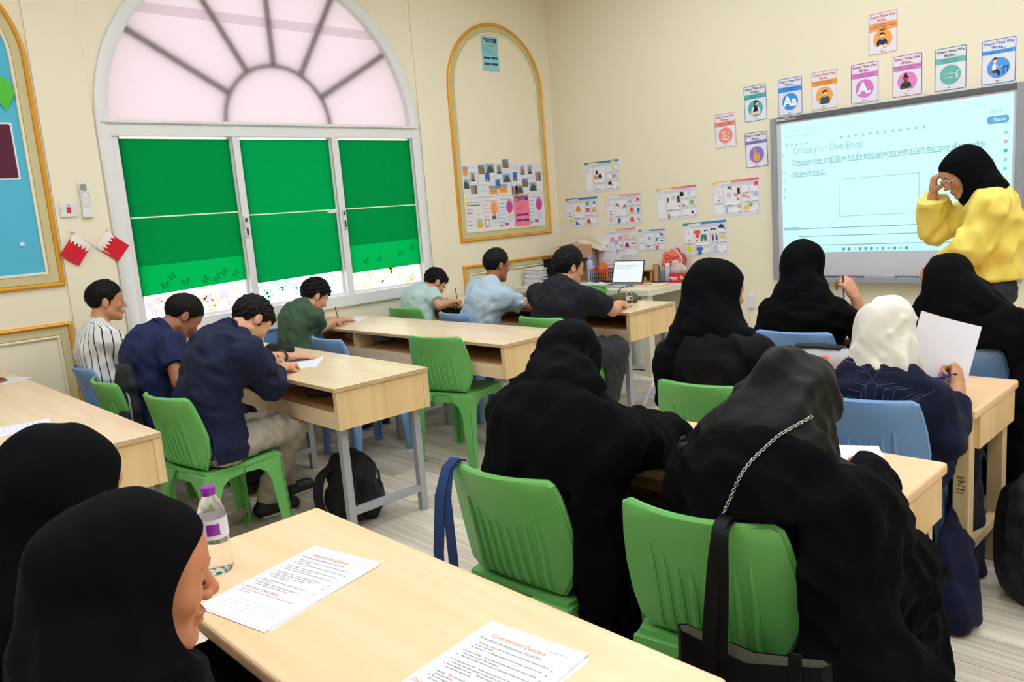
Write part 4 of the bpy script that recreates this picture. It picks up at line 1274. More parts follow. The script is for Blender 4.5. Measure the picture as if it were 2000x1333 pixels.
# ---------------------------------------------------------------- boys
M_stripe = cloth('striped_cotton', (226, 224, 222), 0.85)
def _stripes(m, axis_expr):
    nt = m.node_tree; b = nt.nodes['Principled BSDF']
    tc = nt.nodes.new('ShaderNodeTexCoord'); sx = nt.nodes.new('ShaderNodeSeparateXYZ')
    nz = nt.nodes.new('ShaderNodeTexNoise'); nz.inputs['Scale'].default_value = 6
    nt.links.new(tc.outputs['Object'], sx.inputs[0]); nt.links.new(tc.outputs['Object'], nz.inputs['Vector'])
    def math_(op, a, bv):
        n = nt.nodes.new('ShaderNodeMath'); n.operation = op
        for i, x in enumerate((a, bv)):
            if isinstance(x, (int, float)): n.inputs[i].default_value = x
            else: nt.links.new(x, n.inputs[i])
        return n.outputs[0]
    ang = math_('ARCTAN2', math_('ADD', sx.outputs[1], 0.02), math_('ADD', sx.outputs[0], 0.07))
    u = math_('ADD', math_('MULTIPLY', ang, 5.2), math_('MULTIPLY', nz.outputs['Fac'], 0.5))
    fr = math_('FRACT', u, 0)
    line = math_('LESS_THAN', math_('ABSOLUTE', math_('SUBTRACT', fr, 0.5), 0), 0.07)
    mx = nt.nodes.new('ShaderNodeMix'); mx.data_type = 'RGBA'
    mx.inputs[6].default_value = srgb(228, 226, 224); mx.inputs[7].default_value = srgb(30, 30, 36)
    nt.links.new(line, mx.inputs[0]); nt.links.new(mx.outputs[2], b.inputs['Base Color'])
_stripes(M_stripe, None)
M_polo = cloth('navy_polo', (27, 36, 74), 0.8)
M_navy = cloth('navy_shirt', (21, 28, 58), 0.75)
M_dgreen = cloth('green_cotton', (66, 90, 72), 0.9)
M_mint = cloth('mint_cotton', (184, 206, 206), 0.9)
M_lblue = cloth('light_blue_cotton', (172, 192, 208), 0.9)
M_black = cloth('black_cotton', (24, 25, 34), 0.85)
M_khaki = cloth('khaki_twill', (176, 166, 150), 0.85)
M_dtrou = cloth('dark_trousers', (38, 40, 48), 0.8)
M_btrou = cloth('grey_black_trousers', (48, 48, 52), 0.6)
M_jean = cloth('dark_jeans', (46, 50, 60), 0.85)

def do_people():
    # boy in the striped shirt
    p = Person('boy in a white shirt with black stripes sitting upright below the flags', (-4.99, 1.42, 0.53), (-5.045, 1.400, 1.005), (-5.070, 1.480, 1.150), yaw=-8, pitch=4, g=0.93, hs=0.97, chair=8)
    p.arm(1, (-4.90, 1.80, 0.785), (0.6, -0.3, -1), pose='relax'); p.arm(-1, (-5.22, 1.80, 0.785), (-0.5, -0.3, -1))
    p.body(SK['b'], marks=LIP['a'], eyes='open'); p.hair(top=0.016, side=0.004, seed=2, messy=0.0015)
    p.shirt(M_stripe, sleeve=1.6, fold=0.005, seed=4, collar=M_stripe, e=0.018, cutz=0.478); p.trousers(M_dtrou); p.shoes()
    # boy in the navy polo
    p = Person('boy in a navy polo shirt bent over the desk next to the striped shirt', (-4.34, 1.43, 0.53), (-4.370, 1.510, 1.000), (-4.375, 1.650, 1.062), yaw=0, pitch=42, g=1.03, hs=1.0, back=0.06, chair=7)
    p.arm(1, (-4.27, 1.755, 0.80), elbow=(-4.06, 1.475, 0.765), pose='write'); p.arm(-1, (-4.52, 1.82, 0.79), (-0.6, -0.2, -1))
    p.body(SK['c'], marks=LIP['c']); p.hair(top=0.014, side=0.004, seed=3, messy=0.0012)
    p.shirt(M_polo, sleeve=0.62, fold=0.004, seed=8, collar=M_polo, e=0.016, cutz=0.478); p.trousers(M_dtrou, seed=8); p.shoes()
    # boy in navy shirt, khaki trousers
    p = Person('boy in a dark navy shirt and khaki trousers writing with his head down', (-3.575, 1.405, 0.53), (-3.510, 1.530, 1.035), (-3.625, 1.690, 1.066), yaw=6, pitch=50, roll=-8, g=1.03, hs=0.98, shw=0.175, back=0.055, chair=6)
    p.arm(1, (-3.715, 1.875, 0.795), elbow=(-3.470, 1.675, 0.770), d=(-0.55, 0.8, -0.05), pose='write')
    p.arm(-1, (-4.06, 2.075, 0.787), (-0.6, -0.2, -1), d=(0.45, 0.85, -0.08), pose='flat')
    p.legs(1, (-3.62, 1.84, 0.50), (-3.83, 1.74, 0.09)); p.legs(-1, (-3.78, 1.84, 0.50), (-4.0, 1.95, 0.09))
    p.body(SK['a'], marks=LIP['a']); p.hair(top=0.022, side=0.006, seed=4, messy=0.003, fringe=0.008)
    p.shirt(M_navy, sleeve=1.42, fold=0.006, seed=12, collar=M_navy, e=0.024, loose=0.05, hem=0.05, cutz=0.478); p.trousers(M_khaki, seed=5, fold=0.005, e=0.008); p.shoes()
    PB['navy'] = p
    # boy in green
    p = Person('boy in a dark green T-shirt writing with a pencil below the middle of the window', (-4.94, 2.655, 0.53), (-4.940, 2.690, 0.955), (-4.990, 2.825, 1.008), yaw=-4, pitch=32, g=0.90, hs=0.95, back=0.05, chair=11)
    p.arm(1, (-5.06, 2.985, 0.795), elbow=(-4.900, 2.790, 0.785), d=(-0.4, 0.9, 0.0), pose='write')
    p.arm(-1, (-5.20, 3.13, 0.787), (-0.6, -0.2, -1), d=(0.25, 0.95, -0.1), pose='relax')
    p.body(SK['a'], marks=LIP['a']); p.hair(top=0.028, side=0.011, seed=5, messy=0.004, fringe=0.012)
    p.shirt(M_dgreen, sleeve=0.66, fold=0.0045, seed=15, e=0.018, cutz=0.478); p.trousers(M_dtrou, seed=6, h=0.009); p.shoes()
    PB['green'] = p
    # boy in mint, glasses
    p = Person('boy with glasses in a pale mint T-shirt bent over the desk by the window corner', (-5.12, 3.86, 0.53), (-5.185, 3.915, 0.915), (-5.175, 4.055, 0.955), yaw=-6, pitch=38, g=0.88, hs=0.94, back=0.05, chair=12)
    p.arm(1, (-5.03, 4.115, 0.795), elbow=(-4.925, 3.89, 0.795), d=(-0.4, 0.9, 0), pose='write'); p.arm(-1, (-5.28, 4.20, 0.787), (-0.6, -0.2, -1), d=(0.4, 0.9, -0.1), pose='relax')
    p.body(SK['a'], marks=LIP['a'], h=0.0055); p.hair(top=0.020, side=0.004, seed=6, messy=0.005, fringe=0.014)
    p.shirt(M_mint, sleeve=0.66, fold=0.004, seed=18, e=0.018, cutz=0.478); p.trousers(M_dtrou, seed=7, h=0.010); p.shoes()
    glasses(p, M_glassf); PB['mint'] = p
    # boy in light blue
    p = Person('boy in a light blue T-shirt seen from behind at the front box desk', (-4.37, 3.77, 0.53), (-4.220, 3.830, 0.975), (-4.275, 3.945, 1.106), yaw=-6, pitch=8, g=0.94, hs=0.98, back=0.03, chair=13)
    p.arm(1, (-4.16, 4.175, 0.830), elbow=(-4.06, 4.02, 0.80), d=(0.0, 0.6, 0.75), n=(-1, 0.2, 0), pose='grip'); p.arm(-1, (-4.48, 4.22, 0.787), (-0.6, -0.2, -1))
    p.body(SK['c'], h=0.0055); p.hair(top=0.016, side=0.005, seed=7, messy=0.0015)
    p.shirt(M_lblue, sleeve=0.68, fold=0.006, seed=21, e=0.020, cutz=0.478); p.trousers(M_dtrou, seed=9, h=0.010); p.shoes()
    glasses(p, M_glassf)
    # boy in black
    p = Person('boy in a black T-shirt and loose dark trousers seen from behind at the desk end', (-3.55, 3.77, 0.53), (-3.520, 3.830, 0.970), (-3.560, 3.945, 1.090), yaw=-14, pitch=10, g=1.14, hs=1.02, shw=0.185, back=0.03, chair=14)
    p.arm(1, (-3.42, 4.29, 0.800), elbow=(-3.285, 4.05, 0.80), d=(-0.5, 0.85, 0), pose='write'); p.arm(-1, (-3.72, 4.29, 0.79), (-0.6, -0.2, -1))
    p.legs(1, (-3.36, 4.13, 0.50), (-3.43, 4.06, 0.09)); p.legs(-1, (-3.72, 4.16, 0.50), (-3.72, 4.26, 0.09))
    p.body(SK['a'], marks=LIP['a'], h=0.0055); p.hair(top=0.030, side=0.012, seed=8, messy=0.0035)
    p.shirt(M_black, sleeve=0.70, fold=0.005, seed=24, e=0.020, loose=0.03, cutz=0.478); p.trousers(M_btrou, seed=10, wide=0.03, fold=0.005); p.shoes()
    glasses(p, M_glassf)
    # the student whose hand rests on the box desk next to the wall
    p = Person('student in a dark shirt with one hand on a sheet under the blue niche', (-5.25, 0.12, 0.53), (-5.25, 0.22, 0.98), (-5.25, 0.34, 1.12), pitch=20, g=0.95)
    p.arm(1, (-5.27, 0.80, 0.79), elbow=(-5.13, 0.55, 0.785), d=(-0.2, 1, 0), pose='relax'); p.arm(-1, (-5.42, 0.70, 0.785), (-0.2, -0.2, -1))
    p.body(SK['c'], h=0.007); p.hair(seed=11, h=0.006); p.shirt(M_dtrou, sleeve=0.7, h=0.010); p.trousers(M_black, h=0.012); p.shoes()

    # ------------------------------------------------------------ girls
    # pen at her face, front row
    p = Person('student in black headscarf and abaya holding a blue pen up to her face', (-1.815, 3.80, 0.53), (-1.845, 3.795, 0.955), (-1.865, 3.865, 1.105), yaw=-12, pitch=6, g=1.02, hs=1.05, shw=0.165, chair=4, drop=0.090)
    p.arm(1, (-1.660, 4.005, 0.925), elbow=(-1.640, 4.030, 0.760), d=(-0.42, -0.18, 0.9), n=(-0.8, 0.3, -0.1), pose='pinch'); p.arm(-1, (-1.98, 4.08, 0.755), (-0.8, -0.3, -1))
    p.body(SK['a'], h=0.006, ears=False)
    p.abaya(M_abaya, seed=31, sleeve=0.12, cuff=0.075, extra=[((-2.03, 3.80, 0.72), (-2.0, 3.95, 0.74), 0.075, 0.06)]); p.scarf(M_hijab, seed=31, drape=0.30, edges=[[(-0.08, 0.03, 0.0), (-0.06, -0.08, -0.05), (0.0, -0.13, -0.12), (0.07, -0.12, -0.15), (0.12, -0.05, -0.14)], [(0.08, 0.0, 0.05), (0.06, -0.09, 0.0), (0.0, -0.13, -0.07), (-0.07, -0.13, -0.15)]])
    PB['pen'] = p
    # leaning, in front of the yellow jacket
    p = Person('student in a wide black abaya and headscarf sitting in front of the yellow jacket', (-1.05, 3.69, 0.53), (-1.045, 3.590, 0.950), (-1.118, 3.630, 1.040), yaw=14, pitch=14, g=1.16, hs=1.05, shw=0.165, chair=5, drop=0.090)
    p.arm(1, (-0.92, 4.08, 0.755), (0.9, -0.4, -0.6)); p.arm(-1, (-1.24, 4.08, 0.755), (-0.8, -0.4, -0.8))
    p.body(SK['a'], h=0.007, ears=False)
    p.abaya(M_abaya, seed=35, h=0.009, fold=0.012, skirt=0.04, extra=[((-0.875, 3.55, 0.85), (-0.80, 3.56, 0.30), 0.10, 0.13), ((-0.80, 3.56, 0.35), (-0.78, 3.60, 0.12), 0.11, 0.11)])
    p.scarf(M_hijab, seed=36, drape=0.34, puff=0.022)
    # middle row, black
    p = Person('student in black headscarf and abaya whose scarf falls over one shoulder, beside the teacher desk', (-1.60, 2.66, 0.53), (-1.660, 2.630, 0.985), (-1.662, 2.700, 1.118), yaw=-26, pitch=8, g=1.04, hs=1.03, shw=0.165, chair=2, drop=0.090)
    p.arm(1, (-1.56, 2.98, 0.745), elbow=(-1.455, 2.745, 0.80)); p.arm(-1, (-1.80, 2.98, 0.745), (-0.8, -0.3, -1))
    p.body(SK['b'], h=0.006, ears=False)
    p.abaya(M_chif, seed=41, fold=0.008); p.scarf(M_hijab, seed=44, drape=0.36, edges=[[(0.07, 0.03, 0.06), (0.06, -0.07, 0.03), (0.02, -0.12, -0.05), (-0.06, -0.12, -0.13), (-0.14, -0.12, -0.20), (-0.19, -0.13, -0.30)], [(0.09, 0.02, -0.02), (0.08, -0.06, -0.06), (0.03, -0.12, -0.13), (-0.05, -0.13, -0.20), (-0.13, -0.14, -0.28)]], puff=0.02, shoulder=0.75, tail=[(-1.70, 2.60, 1.0), (-1.79, 2.55, 0.85), (-1.82, 2.55, 0.70)])
    # white headscarf
    p = Person('student in a white headscarf and navy embroidered abaya holding up a sheet of paper', (-1.05, 2.715, 0.53), (-1.035, 2.715, 0.862), (-1.036, 2.765, 0.990), yaw=-6, pitch=12, g=0.98, hs=0.93, shw=0.160, chair=3, drop=0.090)
    p.arm(1, (-0.862, 2.915, 0.775), elbow=(-0.835, 2.735, 0.650), d=(-0.25, 0.75, 0.62), n=(-0.9, -0.1, -0.3), pose='grip'); p.arm(-1, (-1.20, 3.02, 0.745), (-0.8, -0.3, -1))
    p.body(SK['b'], h=0.0045, ears=False)
    p.abaya(M_navyab, seed=51, fold=0.007, e=0.014, sleeve=0.80, cuff=0.052, extra=[((-0.95, 2.95, 0.30), (-0.86, 2.72, 0.04), 0.10, 0.10), ((-0.86, 2.80, 0.22), (-0.80, 2.70, 0.05), 0.09, 0.07)])
    p.scarf(M_whijab, seed=54, fold=0.013, edges=[[(0.05, 0.03, 0.11), (0.02, -0.06, 0.105), (-0.03, -0.115, 0.04), (-0.02, -0.135, -0.03), (0.05, -0.12, -0.10), (0.10, -0.06, -0.14)], [(0.09, 0.03, 0.06), (0.075, -0.06, 0.05), (0.06, -0.11, -0.01), (0.085, -0.09, -0.08), (0.11, -0.03, -0.13)], [(-0.09, 0.02, 0.05), (-0.095, -0.05, -0.01), (-0.07, -0.11, -0.08), (-0.02, -0.13, -0.12)], [(-0.08, 0.03, -0.03), (-0.11, -0.03, -0.09), (-0.09, -0.09, -0.14), (-0.02, -0.12, -0.16), (0.05, -0.10, -0.165)]], drape=0.10, short=True, puff=0.013, h=0.0045)
    PB['white'] = p
    # chair with denim strap
    p = Person('student in plain black abaya bent forward over the table, sleeve spread on the table top', (-1.525, 1.555, 0.53), (-1.480, 1.590, 0.972), (-1.548, 1.700, 1.045), yaw=8, pitch=34, g=1.12, hs=0.89, shw=0.165, back=0.06, chair=0, drop=0.090)
    p.arm(1, (-1.62, 2.06, 0.755), elbow=(-1.355, 1.905, 0.768), d=(-0.7, 0.7, 0), pose='write'); p.arm(-1, (-1.80, 2.02, 0.755), (-0.8, -0.3, -1))
    p.body(SK['b'], h=0.006, ears=False)
    p.abaya(M_abaya, seed=61, fold=0.008, h=0.007, arm_r=0.070, extra=[((-1.46, 1.53, 0.80), (-1.46, 1.50, 0.52), 0.19, 0.20, 0.10, (V3(0, 1, 0), 0.7))])
    p.scarf(M_hijab, seed=67, drape=0.10, short=True, fold=0.013, edges=[[(0.02, 0.05, 0.105), (0.03, -0.03, 0.115), (0.06, -0.09, 0.06), (0.09, -0.10, -0.02), (0.12, -0.07, -0.10)], [(0.07, 0.05, 0.07), (0.085, -0.03, 0.06), (0.10, -0.07, -0.02), (0.13, -0.05, -0.09)], [(-0.06, 0.0, 0.10), (-0.06, -0.08, 0.06), (-0.085, -0.10, -0.03), (-0.11, -0.08, -0.11)]], h=0.005, puff=0.016)
    PB['denim'] = p
    # chair with tote bag, satin scarf, chain strap
    p = Person('student in black satin headscarf with a silver chain strap over her back', (-0.900, 1.585, 0.53), (-0.865, 1.610, 0.905), (-0.858, 1.710, 0.988), yaw=-4, pitch=30, g=1.10, hs=1.02, shw=0.160, back=0.06, chair=1, drop=0.090)
    p.arm(1, (-0.80, 2.02, 0.755), elbow=(-0.670, 1.700, 0.750), d=(-0.6, 0.8, 0)); p.arm(-1, (-1.06, 2.02, 0.755), elbow=(-1.10, 1.76, 0.76))
    p.body(SK['b'], h=0.006, ears=False)
    p.abaya(M_abaya, seed=71, fold=0.012, h=0.007, skirt=0.05, arm_r=0.070, extra=[((-0.700, 1.58, 0.82), (-0.650, 1.56, 0.42), 0.08, 0.12, 0.08), ((-0.63, 1.56, 0.46), (-0.54, 1.58, 0.15), 0.12, 0.15, 0.08), ((-0.55, 1.62, 0.36), (-0.42, 1.66, 0.10), 0.11, 0.13, 0.08)])
    p.scarf(M_satin, seed=75, drape=0.16, fold=0.017, edges=[[(0.03, 0.05, 0.115), (-0.03, 0.0, 0.122), (-0.075, -0.05, 0.085), (-0.105, -0.085, 0.01), (-0.125, -0.09, -0.07), (-0.14, -0.07, -0.14)], [(0.06, 0.03, 0.10), (0.01, -0.05, 0.115), (-0.04, -0.105, 0.06), (-0.07, -0.125, -0.02), (-0.09, -0.12, -0.10)], [(0.09, 0.04, 0.05), (0.08, -0.04, 0.07), (0.05, -0.11, 0.03), (0.02, -0.125, -0.05)]], puff=0.020, h=0.005, tail=[(-0.93, 1.62, 0.95), (-1.06, 1.70, 0.85), (-1.10, 1.74, 0.74)])
    PB['chain'] = p
    # nearest student, profile face
    p = Person('student in black headscarf whose brown face is seen in profile beside the water bottle', (-1.105, 0.27, 0.53), (-1.135, 0.250, 0.900), (-1.145, 0.312, 1.028), yaw=-8, pitch=12, g=0.98, hs=1.0, shw=0.160, chair=15, drop=0.090)
    p.arm(1, (-1.10, 0.42, 0.60), (0.7, -0.5, -1)); p.arm(-1, (-1.24, 0.42, 0.60), (-0.7, -0.5, -1))
    p.body(SK['d'], h=0.0036, ears=False, marks=LIP['d'])
    p.abaya(M_abaya, seed=81, h=0.009); p.scarf(M_hijab, seed=83, drape=0.25, fold=0.007, h=0.0042, puff=0.016, op=(0, 0.136, -0.020, 0.22, 0.108, 0.102))
    # behind her
    p = Person('student in black headscarf beside the end of the box desk, face hidden by the scarf', (-1.600, 0.29, 0.53), (-1.610, 0.285, 0.905), (-1.605, 0.345, 1.045), yaw=22, pitch=12, g=0.98, hs=1.0, shw=0.160, chair=16, drop=0.090)
    p.arm(1, (-1.54, 0.46, 0.60), (0.7, -0.5, -1)); p.arm(-1, (-1.72, 0.46, 0.60), (-0.7, -0.5, -1))
    p.body(SK['b'], h=0.006, ears=False)
    p.abaya(M_abaya, seed=85, h=0.010); p.scarf(M_hijab, seed=87, drape=0.25, fold=0.006, puff=0.020, h=0.0055)

    # ------------------------------------------------------------ the teacher, standing
    M_yel = cloth('yellow_nylon', (240, 214, 96), 0.55, 0.1, 0.1, 300, spec=0.4)
    p = Person('woman in a yellow bomber jacket and black headscarf standing at the board, touching her glasses', (-1.235, 4.67, 0.90), (-1.255, 4.655, 1.385), (-1.355, 4.610, 1.515), face=112, yaw=14, pitch=30, g=1.0, hs=1.0, shw=0.165, stand=True, back=0.03)
    p.arm(1, (-1.500, 4.615, 1.405), elbow=(-1.520, 4.690, 1.225), d=(0.05, -0.05, 1.0), n=(0.75, 0.5, 0.0), pose='pinch')
    p.arm(-1, (-1.420, 4.520, 1.000), elbow=(-1.275, 4.455, 1.130), d=(-0.9, 0.2, -0.1), n=(0, 1, 0), pose='relax')
    p.body(SK['b'], h=0.005, ears=False, marks=LIP['a'])
    p.shirt(M_yel, name='jacket', e=0.034, sleeve=1.93, fold=0.0085, seed=91, h=0.006, loose=0.02, hem=0.0, big=True, cutz=0.965)
    hb = []
    for k in range(29):
        t = 2 * math.pi * k / 28; dd = p.lat * math.cos(t) * 0.178 + p.n * math.sin(t) * 0.140
        hb.append(p.local(V3(p.pel[0], p.pel[1], 0.955) + p.sp * 0.0 + dd + (p.mid - p.pel) * 0.1))
    MB().tube(hb, 0.021, 8, cap=False).build('waistband', M_yel, p.root, smooth='all')
    p.trousers(M_jean, seed=93, h=0.009); p.shoes()
    p.scarf(M_hijab, seed=95, drape=0.08, short=True, fold=0.007, puff=0.018, h=0.0055)
    glasses(p, M_gl_clear); PB['teacher'] = p
PB = {}
M_glassf = mat('dark_glasses_frame', (30, 30, 34), 0.3)
M_gl_clear = mat('clear_glasses_frame', (222, 214, 208), 0.2)
do_people()
# ================================================================== things on the walls
M_paper = mat('white_paper', (232, 230, 240), 0.75, 0.2)
def ink(r, g, b): return mat('print_%d_%d_%d' % (r, g, b), (r, g, b), 0.7, 0.2)
K_black = ink(40, 40, 52)

def sheet_on_wall(name, label, cat, u, z, w, h, wall='front', tilt=0.0, group=None, m=None, off=0.0015):
    """A paper sheet fixed to the board wall or the window wall; returns (thing, Sheet)."""
    if wall == 'front':
        r = thing(name, label, cat, (u, YW - off, z), group=group, rot=(0, math.radians(-tilt), 0))
    else:
        r = thing(name, label, cat, (XW + off, u, z), group=group, rot=(math.radians(tilt) if False else 0, 0, math.radians(90)))
    MB().box(-w / 2, w / 2, -0.0006, 0.0012, -h / 2, h / 2).build('sheet', m or M_paper, r)
    return r, Sheet(r, -0.0008)

# ---- "Every Time We Write..." posters
SKIN_P, SKIN_D = ink(250, 200, 160), ink(150, 96, 66)
def fig_bust(S, skin, hair, top, cx=0.0, cz=-0.055, k=1.0, bun=False, point=False):
    S.poly('picture', top, [(cx + k * a, cz + k * b) for a, b in ((-0.036, -0.045), (0.034, -0.045), (0.036, -0.012), (0.022, 0.006), (-0.022, 0.006), (-0.038, -0.012))], 3)
    S.rect('picture', skin, cx - 0.007 * k, cz, cx + 0.007 * k, cz + 0.014 * k, 4)
    S.ell('picture', skin, cx, cz + 0.026 * k, 0.016 * k, 0.019 * k, 4)
    S.poly('picture', hair, [(cx + k * a, cz + k * b) for a, b in ((-0.019, 0.026), (-0.018, 0.042), (-0.008, 0.051), (0.008, 0.051), (0.019, 0.042), (0.019, 0.028), (0.012, 0.037), (-0.008, 0.038))], 5)
    if bun: S.ell('picture', hair, cx, cz + 0.058 * k, 0.010 * k, 0.009 * k, 5)
    if point:
        S.line('picture', skin, [(cx - 0.036 * k, cz - 0.03 * k), (cx - 0.044 * k, cz - 0.004 * k), (cx - 0.022 * k, cz + 0.008 * k)], 0.008 * k, 5)
        S.ell('picture', skin, cx - 0.042 * k, cz + 0.004 * k, 0.008 * k, None, 5)
    else:
        S.poly('picture', ink(236, 236, 244), [(cx + k * a, cz + k * b) for a, b in ((-0.040, -0.044), (0.026, -0.036), (0.040, -0.046), (-0.020, -0.060))], 5)
        S.line('picture', skin, [(cx - 0.02 * k, cz - 0.034 * k), (cx + 0.004 * k, cz - 0.040 * k)], 0.008 * k, 6); S.line('picture', skin, [(cx + 0.026 * k, cz - 0.03 * k), (cx + 0.012 * k, cz - 0.042 * k)], 0.008 * k, 6)
WH = ink(250, 250, 252)
def pic_words(S):
    for t, u, w, s in (('and', -0.018, -0.014, 0.024), ('as', 0.028, -0.022, 0.018), ('but', -0.006, -0.042, 0.028), ('so', 0.034, -0.052, 0.020), ('before', 0.0, -0.072, 0.026)):
        S.text('picture', WH, t, u, w, s, 3, bold=0.0006, rot=-0.15 if t == 'before' else 0)
def pic_finger(S):
    o = ink(240, 166, 84)
    S.poly('picture', o, [(-0.030, -0.078), (-0.032, -0.050), (-0.024, -0.034), (-0.024, 0.004), (-0.019, 0.010), (-0.012, 0.004), (-0.011, -0.026), (0.000, -0.022), (0.012, -0.026), (0.024, -0.030), (0.030, -0.044), (0.026, -0.070), (0.020, -0.090), (-0.010, -0.092)], 3)
    for u in (-0.002, 0.009, 0.020): S.line('picture', ink(150, 90, 40), [(u, -0.030), (u + 0.001, -0.042)], 0.0012, 4)
def pic_girl(S):
    S.poly('picture', ink(40, 40, 66), [(-0.02, -0.066), (0.024, -0.062), (0.026, -0.030), (0.014, -0.018), (-0.004, -0.018), (-0.018, -0.034)], 3)
    for q in (((-0.016, -0.03), (-0.034, -0.066), (0.0, -0.076)), ((0.022, -0.03), (0.034, -0.06), (0.006, -0.076))): S.line('picture', WH, q[:2], 0.011, 4); S.line('picture', SKIN_P, q[1:], 0.008, 4)
    S.ell('picture', SKIN_P, 0.010, -0.002, 0.014, 0.017, 4)
    S.poly('picture', ink(30, 28, 36), [(-0.008, -0.022), (-0.010, 0.012), (0.004, 0.022), (0.020, 0.018), (0.026, 0.004), (0.028, -0.02), (0.022, 0.004), (0.004, 0.006), (-0.001, -0.02)], 5)
    S.poly('picture', ink(240, 214, 204), [(-0.052, -0.072), (0.044, -0.064), (0.036, -0.086), (-0.04, -0.090)], 3)
def pic_check(S):
    S.text('picture', WH, 'necessary', -0.014, -0.030, 0.016, 3); S.text('picture', WH, 'necessity', -0.014, -0.056, 0.016, 3)
    S.line('picture', WH, [(0.030, -0.030), (0.036, -0.038), (0.052, -0.014)], 0.005, 3)
    S.line('picture', WH, [(0.034, -0.066), (0.052, -0.042)], 0.005, 3); S.line('picture', WH, [(0.036, -0.044), (0.050, -0.064)], 0.005, 3)
def pic_desk(S):
    d = ink(40, 66, 130)
    S.poly('picture', WH, [(-0.036, -0.058), (-0.014, -0.056), (-0.012, -0.020), (-0.022, -0.010), (-0.034, -0.022)], 3)
    S.poly('picture', ink(44, 44, 60), [(-0.038, -0.058), (-0.010, -0.050), (0.010, -0.066), (0.010, -0.084), (-0.004, -0.084), (-0.008, -0.072), (-0.034, -0.072)], 3)
    S.ell('picture', SKIN_P, -0.020, 0.006, 0.013, 0.016, 3); S.poly('picture', ink(40, 30, 30), [(-0.036, 0.004), (-0.034, 0.020), (-0.020, 0.028), (-0.006, 0.020), (-0.008, 0.012), (-0.026, 0.012)], 4)
    S.line('picture', SKIN_P, [(-0.018, -0.026), (0.006, -0.040), (0.022, -0.034)], 0.007, 4)
    S.rect('picture', d, 0.006, -0.042, 0.060, -0.037, 3); S.rect('picture', d, 0.028, -0.084, 0.032, -0.042, 3); S.rect('picture', d, 0.052, -0.076, 0.056, -0.042, 3)
    S.rect('picture', ink(190, 80, 60), -0.046, -0.068, -0.010, -0.062, 4); S.rect('picture', ink(220, 180, 140), -0.044, -0.090, -0.038, -0.068, 4)
    S.rect('picture', ink(120, 60, 50), -0.004, -0.092, 0.010, -0.084, 4)
POST = [
    (-3.619, 2.031, 1.1, (214, 120, 104), (200, 60, 70), (244, 142, 130), 'I use different joining|conjunction words.', 'words', (244, 142, 130), 'coral writing poster with a disc of joining words, lowest of the left posters'),
    (-3.337, 2.214, 1.2, (70, 86, 116), (60, 66, 90), (92, 176, 184), 'I attempt to tell my|sentence to someone.', 'girl', (92, 176, 184), 'teal writing poster showing a dark haired girl writing'),
    (-3.337, 1.843, 1.6, (50, 46, 78), (50, 46, 84), (142, 124, 208), 'I use finger spaces.', 'finger', (142, 124, 208), 'purple writing poster showing a pointing finger'),
    (-3.037, 2.222, 0, (52, 88, 180), (40, 70, 160), (64, 150, 236), 'I use lower and upper|case letters.', 'Aa', (64, 150, 236), 'blue writing poster with white letters A and a'),
    (-2.761, 2.226, 0, (224, 130, 76), (206, 84, 72), (244, 160, 84), 'I know what strategies to|use for tricky words.', 'point', (246, 168, 92), 'orange writing poster showing a boy in green raising a finger'),
    (-2.458, 2.229, 0, (176, 50, 104), (160, 40, 96), (226, 132, 208), 'I use a capital letter and a|full stop for a sentence.', 'A.', (216, 128, 204), 'pink writing poster with a white letter A and full stop'),
    (-2.328, 2.554, 0, (226, 120, 84), (214, 100, 92), (246, 166, 104), 'I am beginning to use|interesting language to engage|my reader.', 'navy', (246, 168, 84), 'orange writing poster with a boy in navy, mounted above all the others'),
    (-2.160, 2.231, 0, (178, 40, 90), (170, 40, 90), (224, 140, 210), 'I use different spelling strategies|for unfamiliar words.', 'bun', (228, 136, 206), 'pink writing poster showing a girl with a hair bun'),
    (-1.880, 2.228, 0, (72, 96, 100), (56, 64, 76), (118, 192, 190), 'I spell most common|words correctly.', 'check', (112, 184, 182), 'teal writing poster with a white tick and cross'),
    (-1.591, 2.224, 0, (54, 100, 214), (44, 80, 190), (92, 160, 240), 'My handwriting is readable.', 'desk', (84, 158, 240), 'blue writing poster showing a boy at a desk'),
]
PWD, PHT = 0.204, 0.288
